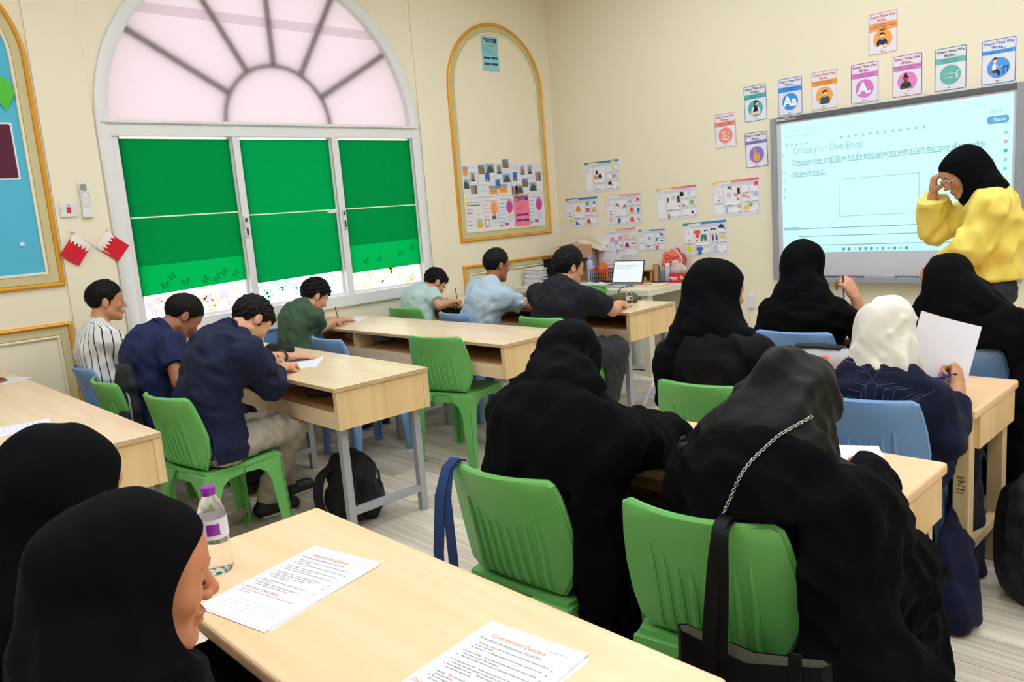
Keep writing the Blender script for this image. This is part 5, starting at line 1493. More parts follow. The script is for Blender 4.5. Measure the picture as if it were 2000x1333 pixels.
for (u, z, tl, cb, ct, cband, line, kind, cdisc, lab) in POST:
    r, S = sheet_on_wall('writing_poster', lab, 'poster', u, z, PWD, PHT, tilt=tl, group='writing posters around the board')
    a, b_ = PWD / 2 - 0.003, PHT / 2 - 0.003
    outer, inner = rrect(-a, -b_, a, b_, 0.012), rrect(-a + 0.0042, -b_ + 0.0042, a - 0.0042, b_ - 0.0042, 0.009)
    mb, yy = S.mb('border', ink(*cb), 1)
    n = len(outer); mb.add([(p[0], yy, p[1]) for p in outer + inner], [(i, (i + 1) % n, (i + 1) % n + n, i + n) for i in range(n)])
    S.text('heading', ink(*ct), 'Every Time We', 0, 0.116, 0.0265, 2, bold=0.0006, maxw=0.172)
    S.text('heading', ink(*ct), 'Write...', 0, 0.089, 0.0265, 2, bold=0.0006)
    ls = line.split('|'); hb = 0.017 * len(ls) + 0.004
    S.rect('band', ink(*cband), -a + 0.003, 0.074 - max(hb, 0.026), a - 0.003, 0.074, 1)
    for i, t in enumerate(ls): S.text('band_text', K_black, t, 0, 0.074 - max(hb, 0.026) / 2 + (len(ls) - 1) * 0.0075 - 0.015 * i, 0.0145, 2, maxw=0.180)
    cz = -0.040
    S.ell('disc', ink(*cdisc), 0, cz, 0.066, 0.066, 1, 40)
    if kind == 'words': pic_words(S)
    elif kind == 'finger': pic_finger(S)
    elif kind == 'girl': pic_girl(S)
    elif kind == 'Aa': S.text('picture', WH, 'Aa', 0, cz, 0.105, 3, bold=0.004, maxw=0.118)
    elif kind == 'A.': S.text('picture', WH, 'A.', 0, cz, 0.105, 3, bold=0.004)
    elif kind == 'point': fig_bust(S, SKIN_P, ink(34, 28, 34), ink(52, 92, 80), 0.006, cz - 0.014, 1.05, point=True)
    elif kind == 'navy': fig_bust(S, SKIN_P, ink(40, 36, 46), ink(44, 50, 96), -0.004, cz - 0.006, 1.0)
    elif kind == 'bun': fig_bust(S, SKIN_D, ink(52, 28, 44), ink(52, 66, 66), -0.008, cz - 0.010, 1.0, bun=True)
    elif kind == 'check': pic_check(S)
    elif kind == 'desk': pic_desk(S)
    S.ell('imprint', ink(70, 60, 110), -0.006, -0.124, 0.007, 0.0035, 2, 10); S.rect('imprint', ink(160, 160, 175), 0.004, -0.1255, 0.022, -0.1235, 2)
    S.done()

# ---- shop-page worksheets with cut-out clothes
SHAPES = {
    'hat': [(-1, -0.7), (1, -0.7), (1, -0.35), (0.8, -0.35), (0.7, 0.4), (0.2, 0.8), (0.1, 1), (-0.1, 1), (-0.2, 0.8), (-0.7, 0.4), (-0.8, -0.35), (-1, -0.35)],
    'shirt': [(-0.5, -0.9), (0.5, -0.9), (0.5, 0.2), (0.8, 0.0), (1, 0.5), (0.5, 0.9), (0.2, 0.8), (-0.2, 0.8), (-0.5, 0.9), (-1, 0.5), (-0.8, 0.0), (-0.5, 0.2)],
    'shorts': [(-0.9, -0.8), (-0.15, -0.8), (0, 0), (0.15, -0.8), (0.9, -0.8), (0.75, 0.7), (-0.75, 0.7)],
    'glove': [(-0.5, -0.9), (0.4, -0.9), (0.5, -0.2), (0.95, 0.2), (0.75, 0.45), (0.45, 0.2), (0.5, 0.8), (0.2, 0.95), (0.0, 0.7), (-0.2, 0.95), (-0.5, 0.6), (-0.6, 0.0)],
    'scarf': [(-0.8, 0.2), (-0.3, 0.9), (0.4, 0.9), (0.9, 0.4), (0.6, 0.1), (0.9, -0.9), (0.4, -0.9), (0.2, 0.0), (-0.1, 0.1), (-0.3, -0.9), (-0.8, -0.9)],
    'ball': [(math.cos(t * 0.5236), math.sin(t * 0.5236)) for t in range(12)],
    'glasses': [(-1, 0.3), (-0.9, -0.3), (-0.5, -0.45), (-0.15, -0.1), (0, 0.1), (0.15, -0.1), (0.5, -0.45), (0.9, -0.3), (1, 0.3), (0.1, 0.3), (-0.1, 0.3)],
    'cap': [(-1, -0.1), (-0.8, 0.6), (-0.1, 0.9), (0.6, 0.6), (0.75, 0.0), (1.1, -0.6), (0.8, -0.7), (0.4, -0.2), (-0.4, -0.3)],
    'boot': [(-0.6, 0.7), (-0.1, 0.8), (0.0, 0.1), (0.9, -0.1), (1, -0.6), (-0.6, -0.7)],
    'bottle': [(-0.35, -1), (0.35, -1), (0.35, 0.5), (0.15, 0.7), (0.15, 1), (-0.15, 1), (-0.15, 0.7), (-0.35, 0.5)],
    'bag': [(-0.8, -0.9), (0.8, -0.9), (0.7, 0.4), (0.35, 0.4), (0.25, 0.9), (-0.25, 0.9), (-0.35, 0.4), (-0.7, 0.4)],
    'trousers': [(-0.45, -1), (-0.1, -1), (0, 0.3), (0.1, -1), (0.45, -1), (0.4, 1), (-0.4, 1)],
}
CC = {'o': (232, 150, 60), 't': (66, 150, 150), 'r': (214, 66, 56), 'R': (232, 96, 92), 'b': (64, 110, 190), 'B': (40, 70, 130), 'k': (52, 46, 50), 'y': (236, 206, 60), 'Y': (222, 238, 50), 'p': (236, 140, 180), 'm': (176, 34, 90), 'g': (90, 130, 120), 'G': (150, 190, 120), 'w': (176, 190, 230), 'n': (126, 90, 70), 's': (150, 200, 232), 'P': (226, 84, 120), 'c': (248, 196, 170), 'L': (200, 210, 226)}
WS = [  # u, z, w, h, tilt, header left, header right, cut-outs (shape, colour, u%, v%, size), label
    (-4.986, 1.763, 0.431, 0.295, 0, (60, 140, 110), (80, 140, 200), [('bag', 'k', 36, 66, 12), ('hat', 'o', 32, 50, 15), ('hat', 'k', 45, 52, 16), ('boot', 'y', 86, 72, 9), ('trousers', 'k', 83, 48, 9), ('trousers', 'k', 91, 48, 9), ('cap', 'k', 73, 24, 16), ('ball', 'Y', 83, 90, 14), ('bottle', 'L', 32, 16, 12)], 'shop worksheet with a lime sticker on its top corner and a brown hat cut-out'),
    (-5.274, 1.432, 0.425, 0.288, 0, (60, 150, 120), (70, 130, 210), [('hat', 'o', 40, 62, 22), ('scarf', 't', 70, 78, 15), ('ball', 't', 90, 80, 10), ('scarf', 'r', 70, 56, 15), ('hat', 'o', 88, 54, 14), ('boot', 'b', 34, 14, 17), ('hat', 'r', 71, 18, 16), ('ball', 'Y', 14, 20, 15)], 'shop worksheet with an orange hat cut-out and lime dot, nearest the corner'),
    (-4.743, 1.427, 0.428, 0.293, 0.7, (240, 220, 170), (240, 150, 170), [('cap', 'P', 34, 66, 15), ('scarf', 'g', 54, 60, 13), ('ball', 's', 70, 76, 12), ('scarf', 'r', 91, 78, 13), ('hat', 'R', 73, 48, 17), ('glove', 'b', 91, 46, 15), ('glove', 'b', 36, 16, 17), ('hat', 'R', 73, 18, 17), ('ball', 'c', 13, 22, 18), ('boot', 'R', 91, 18, 10)], 'shop worksheet with coral hats and blue glove cut-outs'),
    (-4.817, 1.101, 0.428, 0.295, 3.0, (240, 220, 150), (240, 150, 160), [('scarf', 'p', 32, 66, 17), ('shorts', 'w', 42, 56, 16), ('scarf', 'p', 54, 68, 17), ('ball', 'c', 70, 74, 15), ('cap', 'y', 90, 72, 11), ('hat', 'm', 72, 44, 16), ('glasses', 'P', 90, 48, 13), ('boot', 'P', 56, 44, 8)], 'shop worksheet with a maroon sun hat cut-out, partly behind papers'),
    (-4.428, 1.126, 0.301, 0.205, 0, (50, 130, 110), (70, 150, 220), [('shorts', 's', 42, 60, 17), ('cap', 'B', 88, 74, 15), ('trousers', 'b', 70, 52, 14), ('glasses', 'k', 88, 48, 12), ('glasses', 'k', 35, 22, 14), ('shirt', 'R', 70, 16, 18), ('boot', 'o', 80, 84, 8)], 'small shop worksheet with sunglasses and a red shirt cut-out'),
    (-4.139, 1.454, 0.432, 0.289, 1.9, (240, 200, 100), (236, 110, 150), [('trousers', 'n', 30, 62, 14), ('shorts', 'L', 44, 68, 16), ('trousers', 'k', 56, 62, 19), ('ball', 'k', 65, 76, 14), ('shirt', 'L', 84, 76, 12), ('ball', 'G', 88, 48, 14), ('boot', 'P', 57, 42, 9), ('boot', 'P', 68, 42, 9), ('bottle', 'n', 30, 12, 16), ('bag', 'k', 88, 18, 9)], 'shop worksheet with a black head cut-out and striped trousers'),
    (-3.540, 1.463, 0.444, 0.302, 1.4, (240, 206, 110), (236, 100, 150), [('cap', 'n', 38, 78, 13), ('shorts', 'L', 36, 60, 14), ('boot', 'o', 50, 60, 13), ('trousers', 'k', 57, 68, 16), ('boot', 'P', 55, 48, 9), ('scarf', 'r', 94, 84, 12), ('shorts', 'w', 92, 56, 13), ('cap', 'o', 68, 52, 11), ('boot', 'p', 76, 50, 9), ('bottle', 's', 30, 18, 18), ('ball', 'y', 72, 20, 13), ('ball', 'G', 81, 28, 11), ('boot', 'c', 17, 56, 9), ('cap', 'o', 57, 24, 8)], 'shop worksheet with tan sandals and green pear cut-outs beside the board'),
    (-3.853, 1.125, 0.444, 0.301, 2.5, (60, 150, 130), (70, 140, 220), [('shirt', 'R', 33, 66, 22), ('shorts', 'g', 47, 54, 22), ('glasses', 'k', 53, 74, 12), ('glasses', 'k', 70, 76, 14), ('cap', 'B', 89, 80, 18), ('bottle', 'm', 68, 52, 16), ('bottle', 'b', 76, 52, 16), ('cap', 'y', 90, 50, 16), ('ball', 'Y', 13, 24, 19), ('shirt', 'b', 36, 16, 22), ('ball', 'L', 72, 20, 16), ('boot', 'R', 31, 46, 8), ('boot', 'R', 30, 5, 7)], 'shop worksheet with a pink shirt and teal shorts cut-out'),
]
def blend(a, b, t): return tuple(int(x + (y - x) * t) for x, y in zip(a, b))
M_sh = ink(226, 224, 236); G_line = ink(170, 170, 186); G_box = ink(240, 240, 248); Navy = ink(48, 48, 92)
for (u, z, w, h, tl, hl, hr, cuts, lab) in WS:
    r, S = sheet_on_wall('shop_worksheet', lab, 'worksheet', u, z, w, h, tilt=tl, group='shop worksheets beside the board', m=M_sh)
    X = lambda p: (p / 100 - 0.5) * w
    Z = lambda p: (p / 100 - 0.5) * h
    for k in range(5): S.rect('header_bar', ink(*blend(hl, hr, k / 4)), X(20 * k), Z(93), X(20 * k + 20), Z(100), 1)
    S.rect('header_bar', G_box, X(12), Z(92), X(42), Z(97), 2)
    S.poly('search_field', ink(208, 214, 232), rrect(X(15), Z(86), X(88), Z(91), 0.006), 1)
    S.rect('side_panel', G_box, X(3), Z(8), X(22), Z(83), 1)
    S.line('side_panel', K_black, [(X(7), Z(64)), (X(7), Z(80)), (X(12), Z(81)), (X(13), Z(64))], 0.0016, 2); S.line('side_panel', ink(200, 60, 90), [(X(13), Z(66)), (X(17), Z(79))], 0.002, 2)
    if 'head cut-out' not in lab and 'sticker on its top' not in lab:
        S.text('handwriting', Navy, 'full', X(13), Z(47), h * 0.075, 2, shear=0.2, bold=0.0004); S.text('handwriting', Navy, 'winter' if 'hat' in lab else 'summer', X(13), Z(38), h * 0.075, 2, shear=0.2, bold=0.0004)
    for (x0, z0, x1, z1) in ((25, 28, 60, 83), (63, 60, 79, 83), (81, 60, 97, 83), (63, 34, 79, 57), (81, 34, 97, 57), (25, 6, 60, 25), (63, 6, 97, 30)):
        S.rect('page_box', G_box, X(x0), Z(z0), X(x1), Z(z1), 1); S.frame('page_box', G_line, X(x0), Z(z0), X(x1), Z(z1), 0.0012, 2)
        S.rect('caption', ink(150, 150, 168), X(x0 + 1.5), Z(z0 + 2.0), X(x0 + (x1 - x0) * 0.55), Z(z0 + 3.5), 3)
        S.rect('caption', K_black, X(x1 - 6), Z(z0 + 2.0), X(x1 - 1.5), Z(z0 + 3.6), 3)
    S.rect('page_box', ink(246, 244, 252), X(26), Z(30), X(59), Z(40), 3); S.frame('page_box', G_line, X(26), Z(30), X(59), Z(40), 0.001, 4)
    for i, (sh, c, pu, pv, sz) in enumerate(cuts):
        k = sz / 200 * h * 1.15
        pts = SHAPES[sh]; cu, cv = X(pu), Z(pv)
        S.poly('cut_out', M_paper, [(cu + 1.18 * k * a, cv + 1.18 * k * b) for a, b in pts], 5 + 0.013 * i)
        S.poly('cut_out', ink(*CC[c]), [(cu + k * a, cv + k * b) for a, b in pts], 6 + 0.13 * i)
        if sh in ('hat', 'shirt', 'shorts', 'cap') : S.line('cut_out', ink(*blend(CC[c], (255, 255, 255), 0.35)), [(cu - 0.5 * k, cv - 0.1 * k), (cu + 0.5 * k, cv - 0.1 * k)], 0.0016, 9 + 0.01 * i)
    S.done()

# ---- interactive whiteboard
bw0, bw1, bz0, bz1 = -3.192, -1.420, 0.770, 2.068
bc = ((bw0 + bw1) / 2, (bz0 + bz1) / 2); BW, BH = (bw1 - bw0) / 2, (bz1 - bz0) / 2
M_bframe = mat('grey_board_frame', (150, 152, 160), 0.4, 0.4); M_bdark = mat('dark_board_frame', (92, 94, 102), 0.4, 0.4)
M_bwhite = mat('board_white', (206, 206, 216), 0.35, 0.4)
wbd = thing('whiteboard', 'large grey framed interactive whiteboard showing a projected worksheet page', 'whiteboard', (bc[0], YW, bc[1]))
MB().box(-BW + 0.03, BW - 0.03, -0.028, 0.0, -BH + 0.03, BH - 0.03).build('writing_surface', M_bwhite, wbd)
MB().box(-BW, -BW + 0.048, -0.045, 0.0, -BH, BH).build('frame_side', M_bframe, wbd, bevel=0.006)
MB().box(BW - 0.052, BW, -0.045, 0.0, -BH, BH).build('frame_side', M_bframe, wbd, bevel=0.006)
MB().box(-BW + 0.048, BW - 0.05, -0.040, 0.0, BH - 0.040, BH).build('frame_top', M_bdark, wbd, bevel=0.004)
MB().box(-BW + 0.048, BW - 0.05, -0.040, 0.0, -BH, -BH + 0.035).build('frame_bottom', M_bdark, wbd, bevel=0.004)
S = Sheet(wbd, -0.041); S.text('maker_mark', mat('mark_white', (235, 235, 240), 0.5), 'SMART', -BW + 0.055, BH - 0.021, 0.030, 1, 'LEFT', bold=0.001); S.text('maker_mark', mat('mark_white', (235, 235, 240), 0.5), 'Board', -BW + 0.150, BH - 0.021, 0.028, 1, 'LEFT'); S.done()
# pen tray with pens and eraser
MB().box(-0.62, 0.45, -0.115, -0.030, -BH - 0.012, -BH + 0.012).build('pen_tray', M_bframe, wbd, bevel=0.006)
MB().box(-0.62, 0.45, -0.120, -0.112, -BH - 0.010, -BH + 0.028).build('tray_lip', M_bframe, wbd, bevel=0.003)
def tray_item(name, label, x, build):
    r = thing(name, label, 'pen' if 'pen' in name else 'eraser', (bc[0] + x, YW - 0.075, bz0 + 0.012)); build(r); return r
def mk_pen(c):
    def f(r):
        MB().tube([(-0.075, 0, 0.011), (0.05, 0, 0.011)], 0.010, 10).build('barrel', c, r, smooth=True); MB().tube([(0.05, 0, 0.011), (0.09, 0, 0.011)], 0.0108, 10).build('cap', M_bdark, r, smooth=True)
    return f
tray_item('board_pen', 'red board pen lying in the whiteboard tray', -0.235, mk_pen(mat('pen_red', (206, 70, 84), 0.4)))
tray_item('board_pen', 'green board pen lying in the whiteboard tray', 0.190, mk_pen(mat('pen_green', (60, 150, 112), 0.4)))
def er(r):
    MB().loft([[(0.115 * k * math.cos(t), 0.034 * k * math.sin(t), z) for t in np.linspace(0, 2 * math.pi, 17)[:-1]] for k, z in ((0.95, 0), (1, 0.012), (0.98, 0.03), (0.8, 0.044), (0.5, 0.049))]).build('eraser_body', mat('eraser_grey', (168, 170, 178), 0.5), r, smooth=True)
    MB().box(-0.03, 0.03, -0.037, -0.033, 0.004, 0.016).build('button', M_bdark, r, bevel=0.001)
tray_item('board_eraser', 'rounded light grey board eraser between the pens', -0.02, er)
def er2(r): MB().box(-0.055, 0.055, -0.025, 0.03, 0.0, 0.055).build('eraser_block', M_bdark, r, bevel=0.012)
tray_item('board_eraser', 'dark grey block eraser at the end of the tray', -0.52, er2)

# the projected page: projector light put into its colours as emission
SCR = bpy.data.materials.new('projected_page'); SCR.use_nodes = True
_b = SCR.node_tree.nodes['Principled BSDF']; _b.inputs['Base Color'].default_value = (0.20, 0.26, 0.26, 1); _b.inputs['Roughness'].default_value = 0.5
_b.inputs['Emission Color'].default_value = (0.47, 0.84, 0.86, 1); _b.inputs['Emission Strength'].default_value = 0.92
def lit(name, c, e):
    m = bpy.data.materials.new(name); m.use_nodes = True; q = m.node_tree.nodes['Principled BSDF']
    q.inputs['Base Color'].default_value = tuple(0.25 * x for x in c) + (1,); q.inputs['Emission Color'].default_value = c + (1,); q.inputs['Emission Strength'].default_value = e
    return m
L_grey, L_teal, L_blue, L_pale = lit('page_grey', (0.30, 0.42, 0.46), 0.42), lit('page_teal', (0.25, 0.52, 0.56), 0.45), lit('page_blue', (0.15, 0.52, 0.90), 0.5), lit('page_pale', (0.42, 0.76, 0.80), 0.55)
pg = Sheet(wbd, -0.0285)
sx0, sx1, sz0, sz1 = -3.105 - bc[0], -1.490 - bc[0], 0.990 - bc[1], 2.012 - bc[1]
pg.rect('screen', SCR, sx0, sz0, sx1, sz1, 0)
SU = lambda px: sx0 + (sx1 - sx0) * px; SV = lambda py: sz1 - (sz1 - sz0) * py
pg.text('page_title', L_pale, 'Create your Own Emoji', SU(0.06), SV(0.215), 0.082, 1, 'LEFT', maxw=0.54)
pg.text('page_text', L_teal, 'Create your own emoji! Draw it in the space below and write a short description of it and when', SU(0.055), SV(0.300), 0.060, 1, 'LEFT', maxw=1.36)
pg.text('page_text', L_teal, 'can people use it...', SU(0.055), SV(0.385), 0.060, 1.01, 'LEFT', maxw=0.27)
pg.line('underline', L_teal, [(SU(0.055), SV(0.326)), (SU(0.90), SV(0.326))], 0.004, 1); pg.line('underline', L_teal, [(SU(0.055), SV(0.411)), (SU(0.225), SV(0.411))], 0.004, 1.01)
pg.frame('drawing_box', L_pale, SU(0.285), SV(0.735), SU(0.645), SV(0.455), 0.005, 1)
for q in (0.815, 0.875, 0.945): pg.line('writing_line', L_grey, [(SU(0.085), SV(q)), (SU(0.98), SV(q))], 0.005, q)
pg.rect('scroll_tab', L_pale, SU(0.005), SV(0.825), SU(0.085), SV(0.800), 1)
pg.text('menu_text', L_pale, 'File  Edit  View  Sign  Window', SU(0.02), SV(0.055), 0.020, 1, 'LEFT'); pg.text('menu_text', L_pale, 'Home  Tools  Create your own...', SU(0.02), SV(0.100), 0.024, 1.01, 'LEFT'); pg.text('menu_text', L_pale, 'Sign In', SU(0.94), SV(0.100), 0.034, 1.02)
pg.poly('share_button', L_blue, rrect(SU(0.905), SV(0.185), SU(0.985), SV(0.135), 0.02), 1); pg.text('share_button', lit('page_white', (0.85, 1, 1), 0.9), 'Share', SU(0.950), SV(0.160), 0.032, 2)
rr = random.Random(5)
for k in range(12): pg.ell('tool_icon', L_pale, SU(0.30 + 0.033 * k), SV(0.150), 0.010, 0.010, 1 + 0.01 * k, 8)
for k in range(5): pg.ell('tool_icon', L_pale, SU(0.03 + 0.025 * k), SV(0.165), 0.009, 0.009, 1.2 + 0.01 * k, 6)
for k in range(6): pg.ell('side_icon', L_pale, SU(0.012), SV(0.24 + 0.065 * k), 0.008, 0.011, 1 + 0.01 * k, 6)
side_cols = [L_pale, lit('page_red', (0.85, 0.5, 0.5), 0.55), L_blue, L_pale, L_pale, lit('page_yellow', (0.85, 0.9, 0.45), 0.6), lit('page_yellow2', (0.9, 0.85, 0.3), 0.6), L_blue, L_pale]
for k, c in enumerate(side_cols): pg.rect('side_icon', c, SU(0.968), SV(0.235 + 0.058 * k + 0.022), SU(0.982), SV(0.235 + 0.058 * k), 1.3 + 0.01 * k)
tb = [L_blue, L_grey, lit('page_yel3', (0.9, 0.85, 0.45), 0.6), L_blue, L_blue, L_grey, L_pale, L_blue, lit('page_pink', (0.9, 0.45, 0.5), 0.6), L_grey, lit('page_green', (0.35, 0.85, 0.55), 0.6), L_grey]
pg.rect('taskbar', lit('page_bar', (0.62, 0.93, 0.97), 0.62), sx0, sz0, sx1, SV(0.955), 0)
for k, c in enumerate(tb): pg.rect('taskbar_icon', c, SU(0.30 + 0.026 * k), SV(0.990), SU(0.313 + 0.026 * k), SV(0.968), 1 + 0.01 * k)
pg.text('taskbar_text', L_pale, 'Search', SU(0.215), SV(0.978), 0.022, 1)
pg.done()
# cable trunking beside the board
tk = thing('cable_trunking', 'thin white cable trunking with a box below the left of the board', 'trunking', (-3.412, YW, 0.0))
MB().box(-0.014, 0.014, -0.014, 0, 0.09, 0.56).build('trunk', M_wall, tk, bevel=0.002); MB().box(-0.026, 0.026, -0.03, 0, 0.52, 0.635).build('box', M_white, tk, bevel=0.004)

# ---- papers in the small arched niche
def wall_sheet(label, y, z, w, h, m, name='paper_sheet', cat='paper', group=None, off=0.0035):
    return sheet_on_wall(name, label, cat, y, z, w, h, 'left', group=group, m=m, off=off)
M_pink = mat('pink_paper', (248, 132, 158), 0.75, 0.2); M_cyan = mat('cyan_paper', (146, 206, 214), 0.75, 0.2); M_lil = mat('sheet_white', (226, 226, 238), 0.75, 0.2)
def notice(S, dark, head, tcol):
    S.rect('heading_bar', ink(*dark), -0.088, 0.098, 0.088, 0.138, 1); S.text('heading', WH, 'Paragraph 1', 0.012, 0.124, 0.020, 2); S.text('heading', WH, 'Structure', 0.012, 0.106, 0.020, 2)
    S.rect('heading', ink(*head), -0.084, 0.102, -0.050, 0.124, 2)
    for k in range(7): S.rect('text_line', ink(*tcol), -0.080, 0.078 - 0.014 * k, 0.070 - 0.02 * (k % 3), 0.0815 - 0.014 * k, 1)
    for a in (-0.088, 0.004):
        for bz in (-0.050, -0.104): S.rect('text_box', ink(*dark), a, bz, a + 0.084, bz + 0.020, 1)
r, S = wall_sheet('pale cyan printed notice near the top of the arched niche', 5.305, 2.970, 0.208, 0.315, M_cyan)
notice(S, (60, 70, 120), (236, 206, 70), (90, 150, 160)); S.done()
# five story sheets above, with little photographs
PHOTO = {'d': ((150, 160, 168), (240, 160, 80)), 'c': ((96, 150, 210), (140, 116, 76)), 'm': ((140, 170, 210), (82, 92, 70)), 't': ((170, 170, 168), (150, 110, 84)), 'e': ((60, 120, 196), (90, 100, 110)), 'r': ((90, 120, 140), (196, 130, 100))}
def photo(S, kind, u, w, a, b):
    top, low = PHOTO[kind]
    S.rect('photograph', ink(*top), u - a, w - b, u + a, w + b, 2)
    if kind == 'm': S.poly('photograph', ink(*low), [(u - a, w - b), (u + a, w - b), (u + a * 0.8, w - 0.1 * b), (u + 0.2 * a, w + 0.7 * b), (u - 0.4 * a, w + 0.3 * b)], 3)
    elif kind == 'e': S.poly('photograph', ink(*low), [(u - a, w - b), (u + a, w - b), (u + 0.7 * a, w - 0.5 * b), (u + 0.1 * a, w + 0.6 * b), (u - 0.1 * a, w + 0.6 * b), (u - 0.7 * a, w - 0.5 * b)], 3); S.ell('photograph', WH, u, w - 0.65 * b, a * 0.3, b * 0.15, 4, 10)
    elif kind == 'r': S.rect('photograph', ink(*low), u - a * 0.7, w - b, u + a * 0.1, w + b, 3)
    elif kind == 'c': S.poly('photograph', ink(*low), [(u - a, w - b), (u + a, w - b), (u + a, w + 0.1 * b), (u + 0.1 * a, w + 0.3 * b), (u - 0.4 * a, w + 0.9 * b), (u - a, w + 0.6 * b)], 3)
    elif kind == 'd':
        S.rect('photograph', ink(*low), u - a, w - b, u + a, w + 0.25 * b, 3)
        for k in range(3): S.ell('photograph', ink(60, 40, 30), u - 0.3 * a + 0.4 * a * k, w - 0.25 * b, a * 0.1, b * 0.14, 4, 6)
    else:
        S.poly('photograph', ink(*low), [(u - 0.7 * a, w - b), (u + 0.7 * a, w - b), (u + 0.3 * a, w + 0.3 * b), (u, w + 0.8 * b), (u - 0.3 * a, w + 0.3 * b)], 3); S.rect('photograph', ink(50, 40, 44), u - a, w - b, u + a, w - 0.75 * b, 4)
ST = [
    (4.905, 1.795, [('d', -0.06, 0.10), ('t', 0.05, 0.045), ('m', -0.05, -0.02), ('r', 0.055, -0.075)], 'landmark sheet with coloured paragraphs at the left of the niche'),
    (5.125, 1.800, [('c', -0.055, 0.105), ('m', 0.055, 0.115), ('e', 0.015, 0.035), ('d', 0.075, -0.09)], 'landmark sheet with a round ruin photo and a mountain photo on top'),
    (5.345, 1.805, [('t', -0.045, 0.10), ('c', 0.045, 0.150), ('m', 0.045, 0.015), ('e', -0.075, -0.040), ('d', -0.01, -0.085)], 'landmark sheet with a photo standing above its top edge'),
    (5.565, 1.800, [('t', 0.05, 0.085), ('e', -0.06, 0.03), ('c', 0.075, -0.035), ('m', -0.01, -0.095), ('r', -0.075, -0.105)], 'landmark sheet with a mountain photo at its foot, above the pink notice'),
    (5.780, 1.800, [('t', -0.06, 0.095), ('r', 0.055, 0.02), ('m', -0.03, -0.075)], 'landmark sheet at the right side of the niche'),
]
for i, (y, z, ph, lab) in enumerate(ST):
    r, S = wall_sheet(lab, y, z, 0.212, 0.295, M_lil, 'landmark_sheet', 'worksheet', 'landmark sheets in the niche', 0.0035 + 0.002 * (i % 2))
    for k in range(16):
        c = (190, 150, 200) if i == 0 and k < 4 else (240, 170, 120) if i == 0 and 7 < k < 11 else (200, 210, 60) if i == 0 and k > 11 else (170, 172, 186)
        S.rect('text_line', ink(*c), -0.095 if k % 3 else 0.0, 0.130 - 0.0165 * k, 0.0 if k % 3 else 0.09, 0.1325 - 0.0165 * k, 1)
    for kind, u, w in ph:
        a, b_ = (0.030, 0.040) if kind in 'et' else (0.040, 0.042) if kind in 'cr' else (0.052, 0.042)
        photo(S, kind, u, w, a, b_)
    S.done()
LW = [
    (4.935, 1.490, 'bus', 'activity sheet with a yellow bus picture at its foot'), (5.150, 1.485, 'orange', 'worksheet with an orange balloon shape'),
    (5.355, 1.490, 'mag', 'worksheet with a magenta balloon shape, left of the pink notice'), (5.570, 1.495, 'pink', 'bright pink printed notice at the foot of the niche'), (5.772, 1.495, 'mag', 'worksheet with a magenta balloon shape, right of the pink notice')]
for i, (y, z, kind, lab) in enumerate(LW):
    r, S = wall_sheet(lab, y, z, 0.208, 0.300, M_pink if kind == 'pink' else M_lil, 'niche_worksheet', 'worksheet', 'worksheets at the foot of the niche', 0.0030 + (0.003 if kind == 'pink' else 0))
    if kind == 'pink': notice(S, (96, 60, 130), (250, 150, 60), (214, 80, 120))
    elif kind == 'bus':
        S.rect('heading', ink(240, 206, 60), -0.085, 0.095, -0.055, 0.125, 2); S.text('heading', K_black, 'My School Trip', 0.012, 0.115, 0.018, 2); S.rect('text_box', K_black, -0.08, 0.085, 0.08, 0.092, 1)
        S.rect('highlight', ink(240, 250, 70), -0.055, 0.066, -0.015, 0.078, 1); S.rect('highlight', ink(240, 250, 70), 0.03, 0.066, 0.07, 0.078, 1); S.rect('text_box', ink(244, 190, 206), -0.085, 0.005, -0.015, 0.04, 1)
        for k in range(8): S.rect('text_line', ink(90, 90, 104) if k % 3 == 0 else ink(190, 190, 200), -0.085 + 0.09 * (k % 2), 0.050 - 0.018 * k, -0.01 + 0.08 * (k % 2), 0.054 - 0.018 * k, 1)
        S.poly('bus_picture', ink(244, 180, 50), rrect(0.03, -0.125, 0.095, -0.045, 0.01), 2); S.rect('bus_picture', ink(150, 200, 230), 0.038, -0.085, 0.087, -0.060, 3); S.rect('bus_picture', K_black, -0.08, -0.095, 0.0, -0.090, 1)
    else:
        c = (250, 158, 100) if kind == 'orange' else (206, 76, 150)
        S.text('heading', ink(200, 80, 90), 'My Description', -0.01, 0.128, 0.018, 2); S.ell('balloon', ink(160, 190, 230) if kind == 'mag' else ink(252, 190, 140), 0.055, 0.075, 0.045, 0.055, 1); S.ell('balloon', ink(*c), 0.046, 0.050, 0.044, 0.060, 2)
        for k in range(6): S.rect('text_line', ink(150, 180, 226) if kind == 'mag' else ink(244, 170, 160), -0.090, 0.085 - 0.036 * k, -0.020, 0.093 - 0.036 * k, 1)
        for k in range(8): S.rect('text_line', ink(196, 196, 208), 0.0, -0.03 - 0.009 * k, 0.085, -0.027 - 0.009 * k, 1)
        if kind == 'orange': S.poly('frame_shape', ink(120, 90, 100), rrect(-0.085, -0.120, -0.025, -0.045, 0.02), 2); S.poly('frame_shape', M_lil, rrect(-0.079, -0.114, -0.031, -0.051, 0.016), 3); S.poly('blot', ink(112, 104, 96), rrect(0.012, -0.052, 0.066, -0.016, 0.014), 3)
        else: S.poly('tag_shape', ink(206, 76, 130), rrect(-0.03, -0.125, 0.025, -0.100, 0.006), 2); S.ell('leaf_shape', ink(120, 190, 110), -0.075, -0.122, 0.018, 0.014, 2, 8)
    S.done()
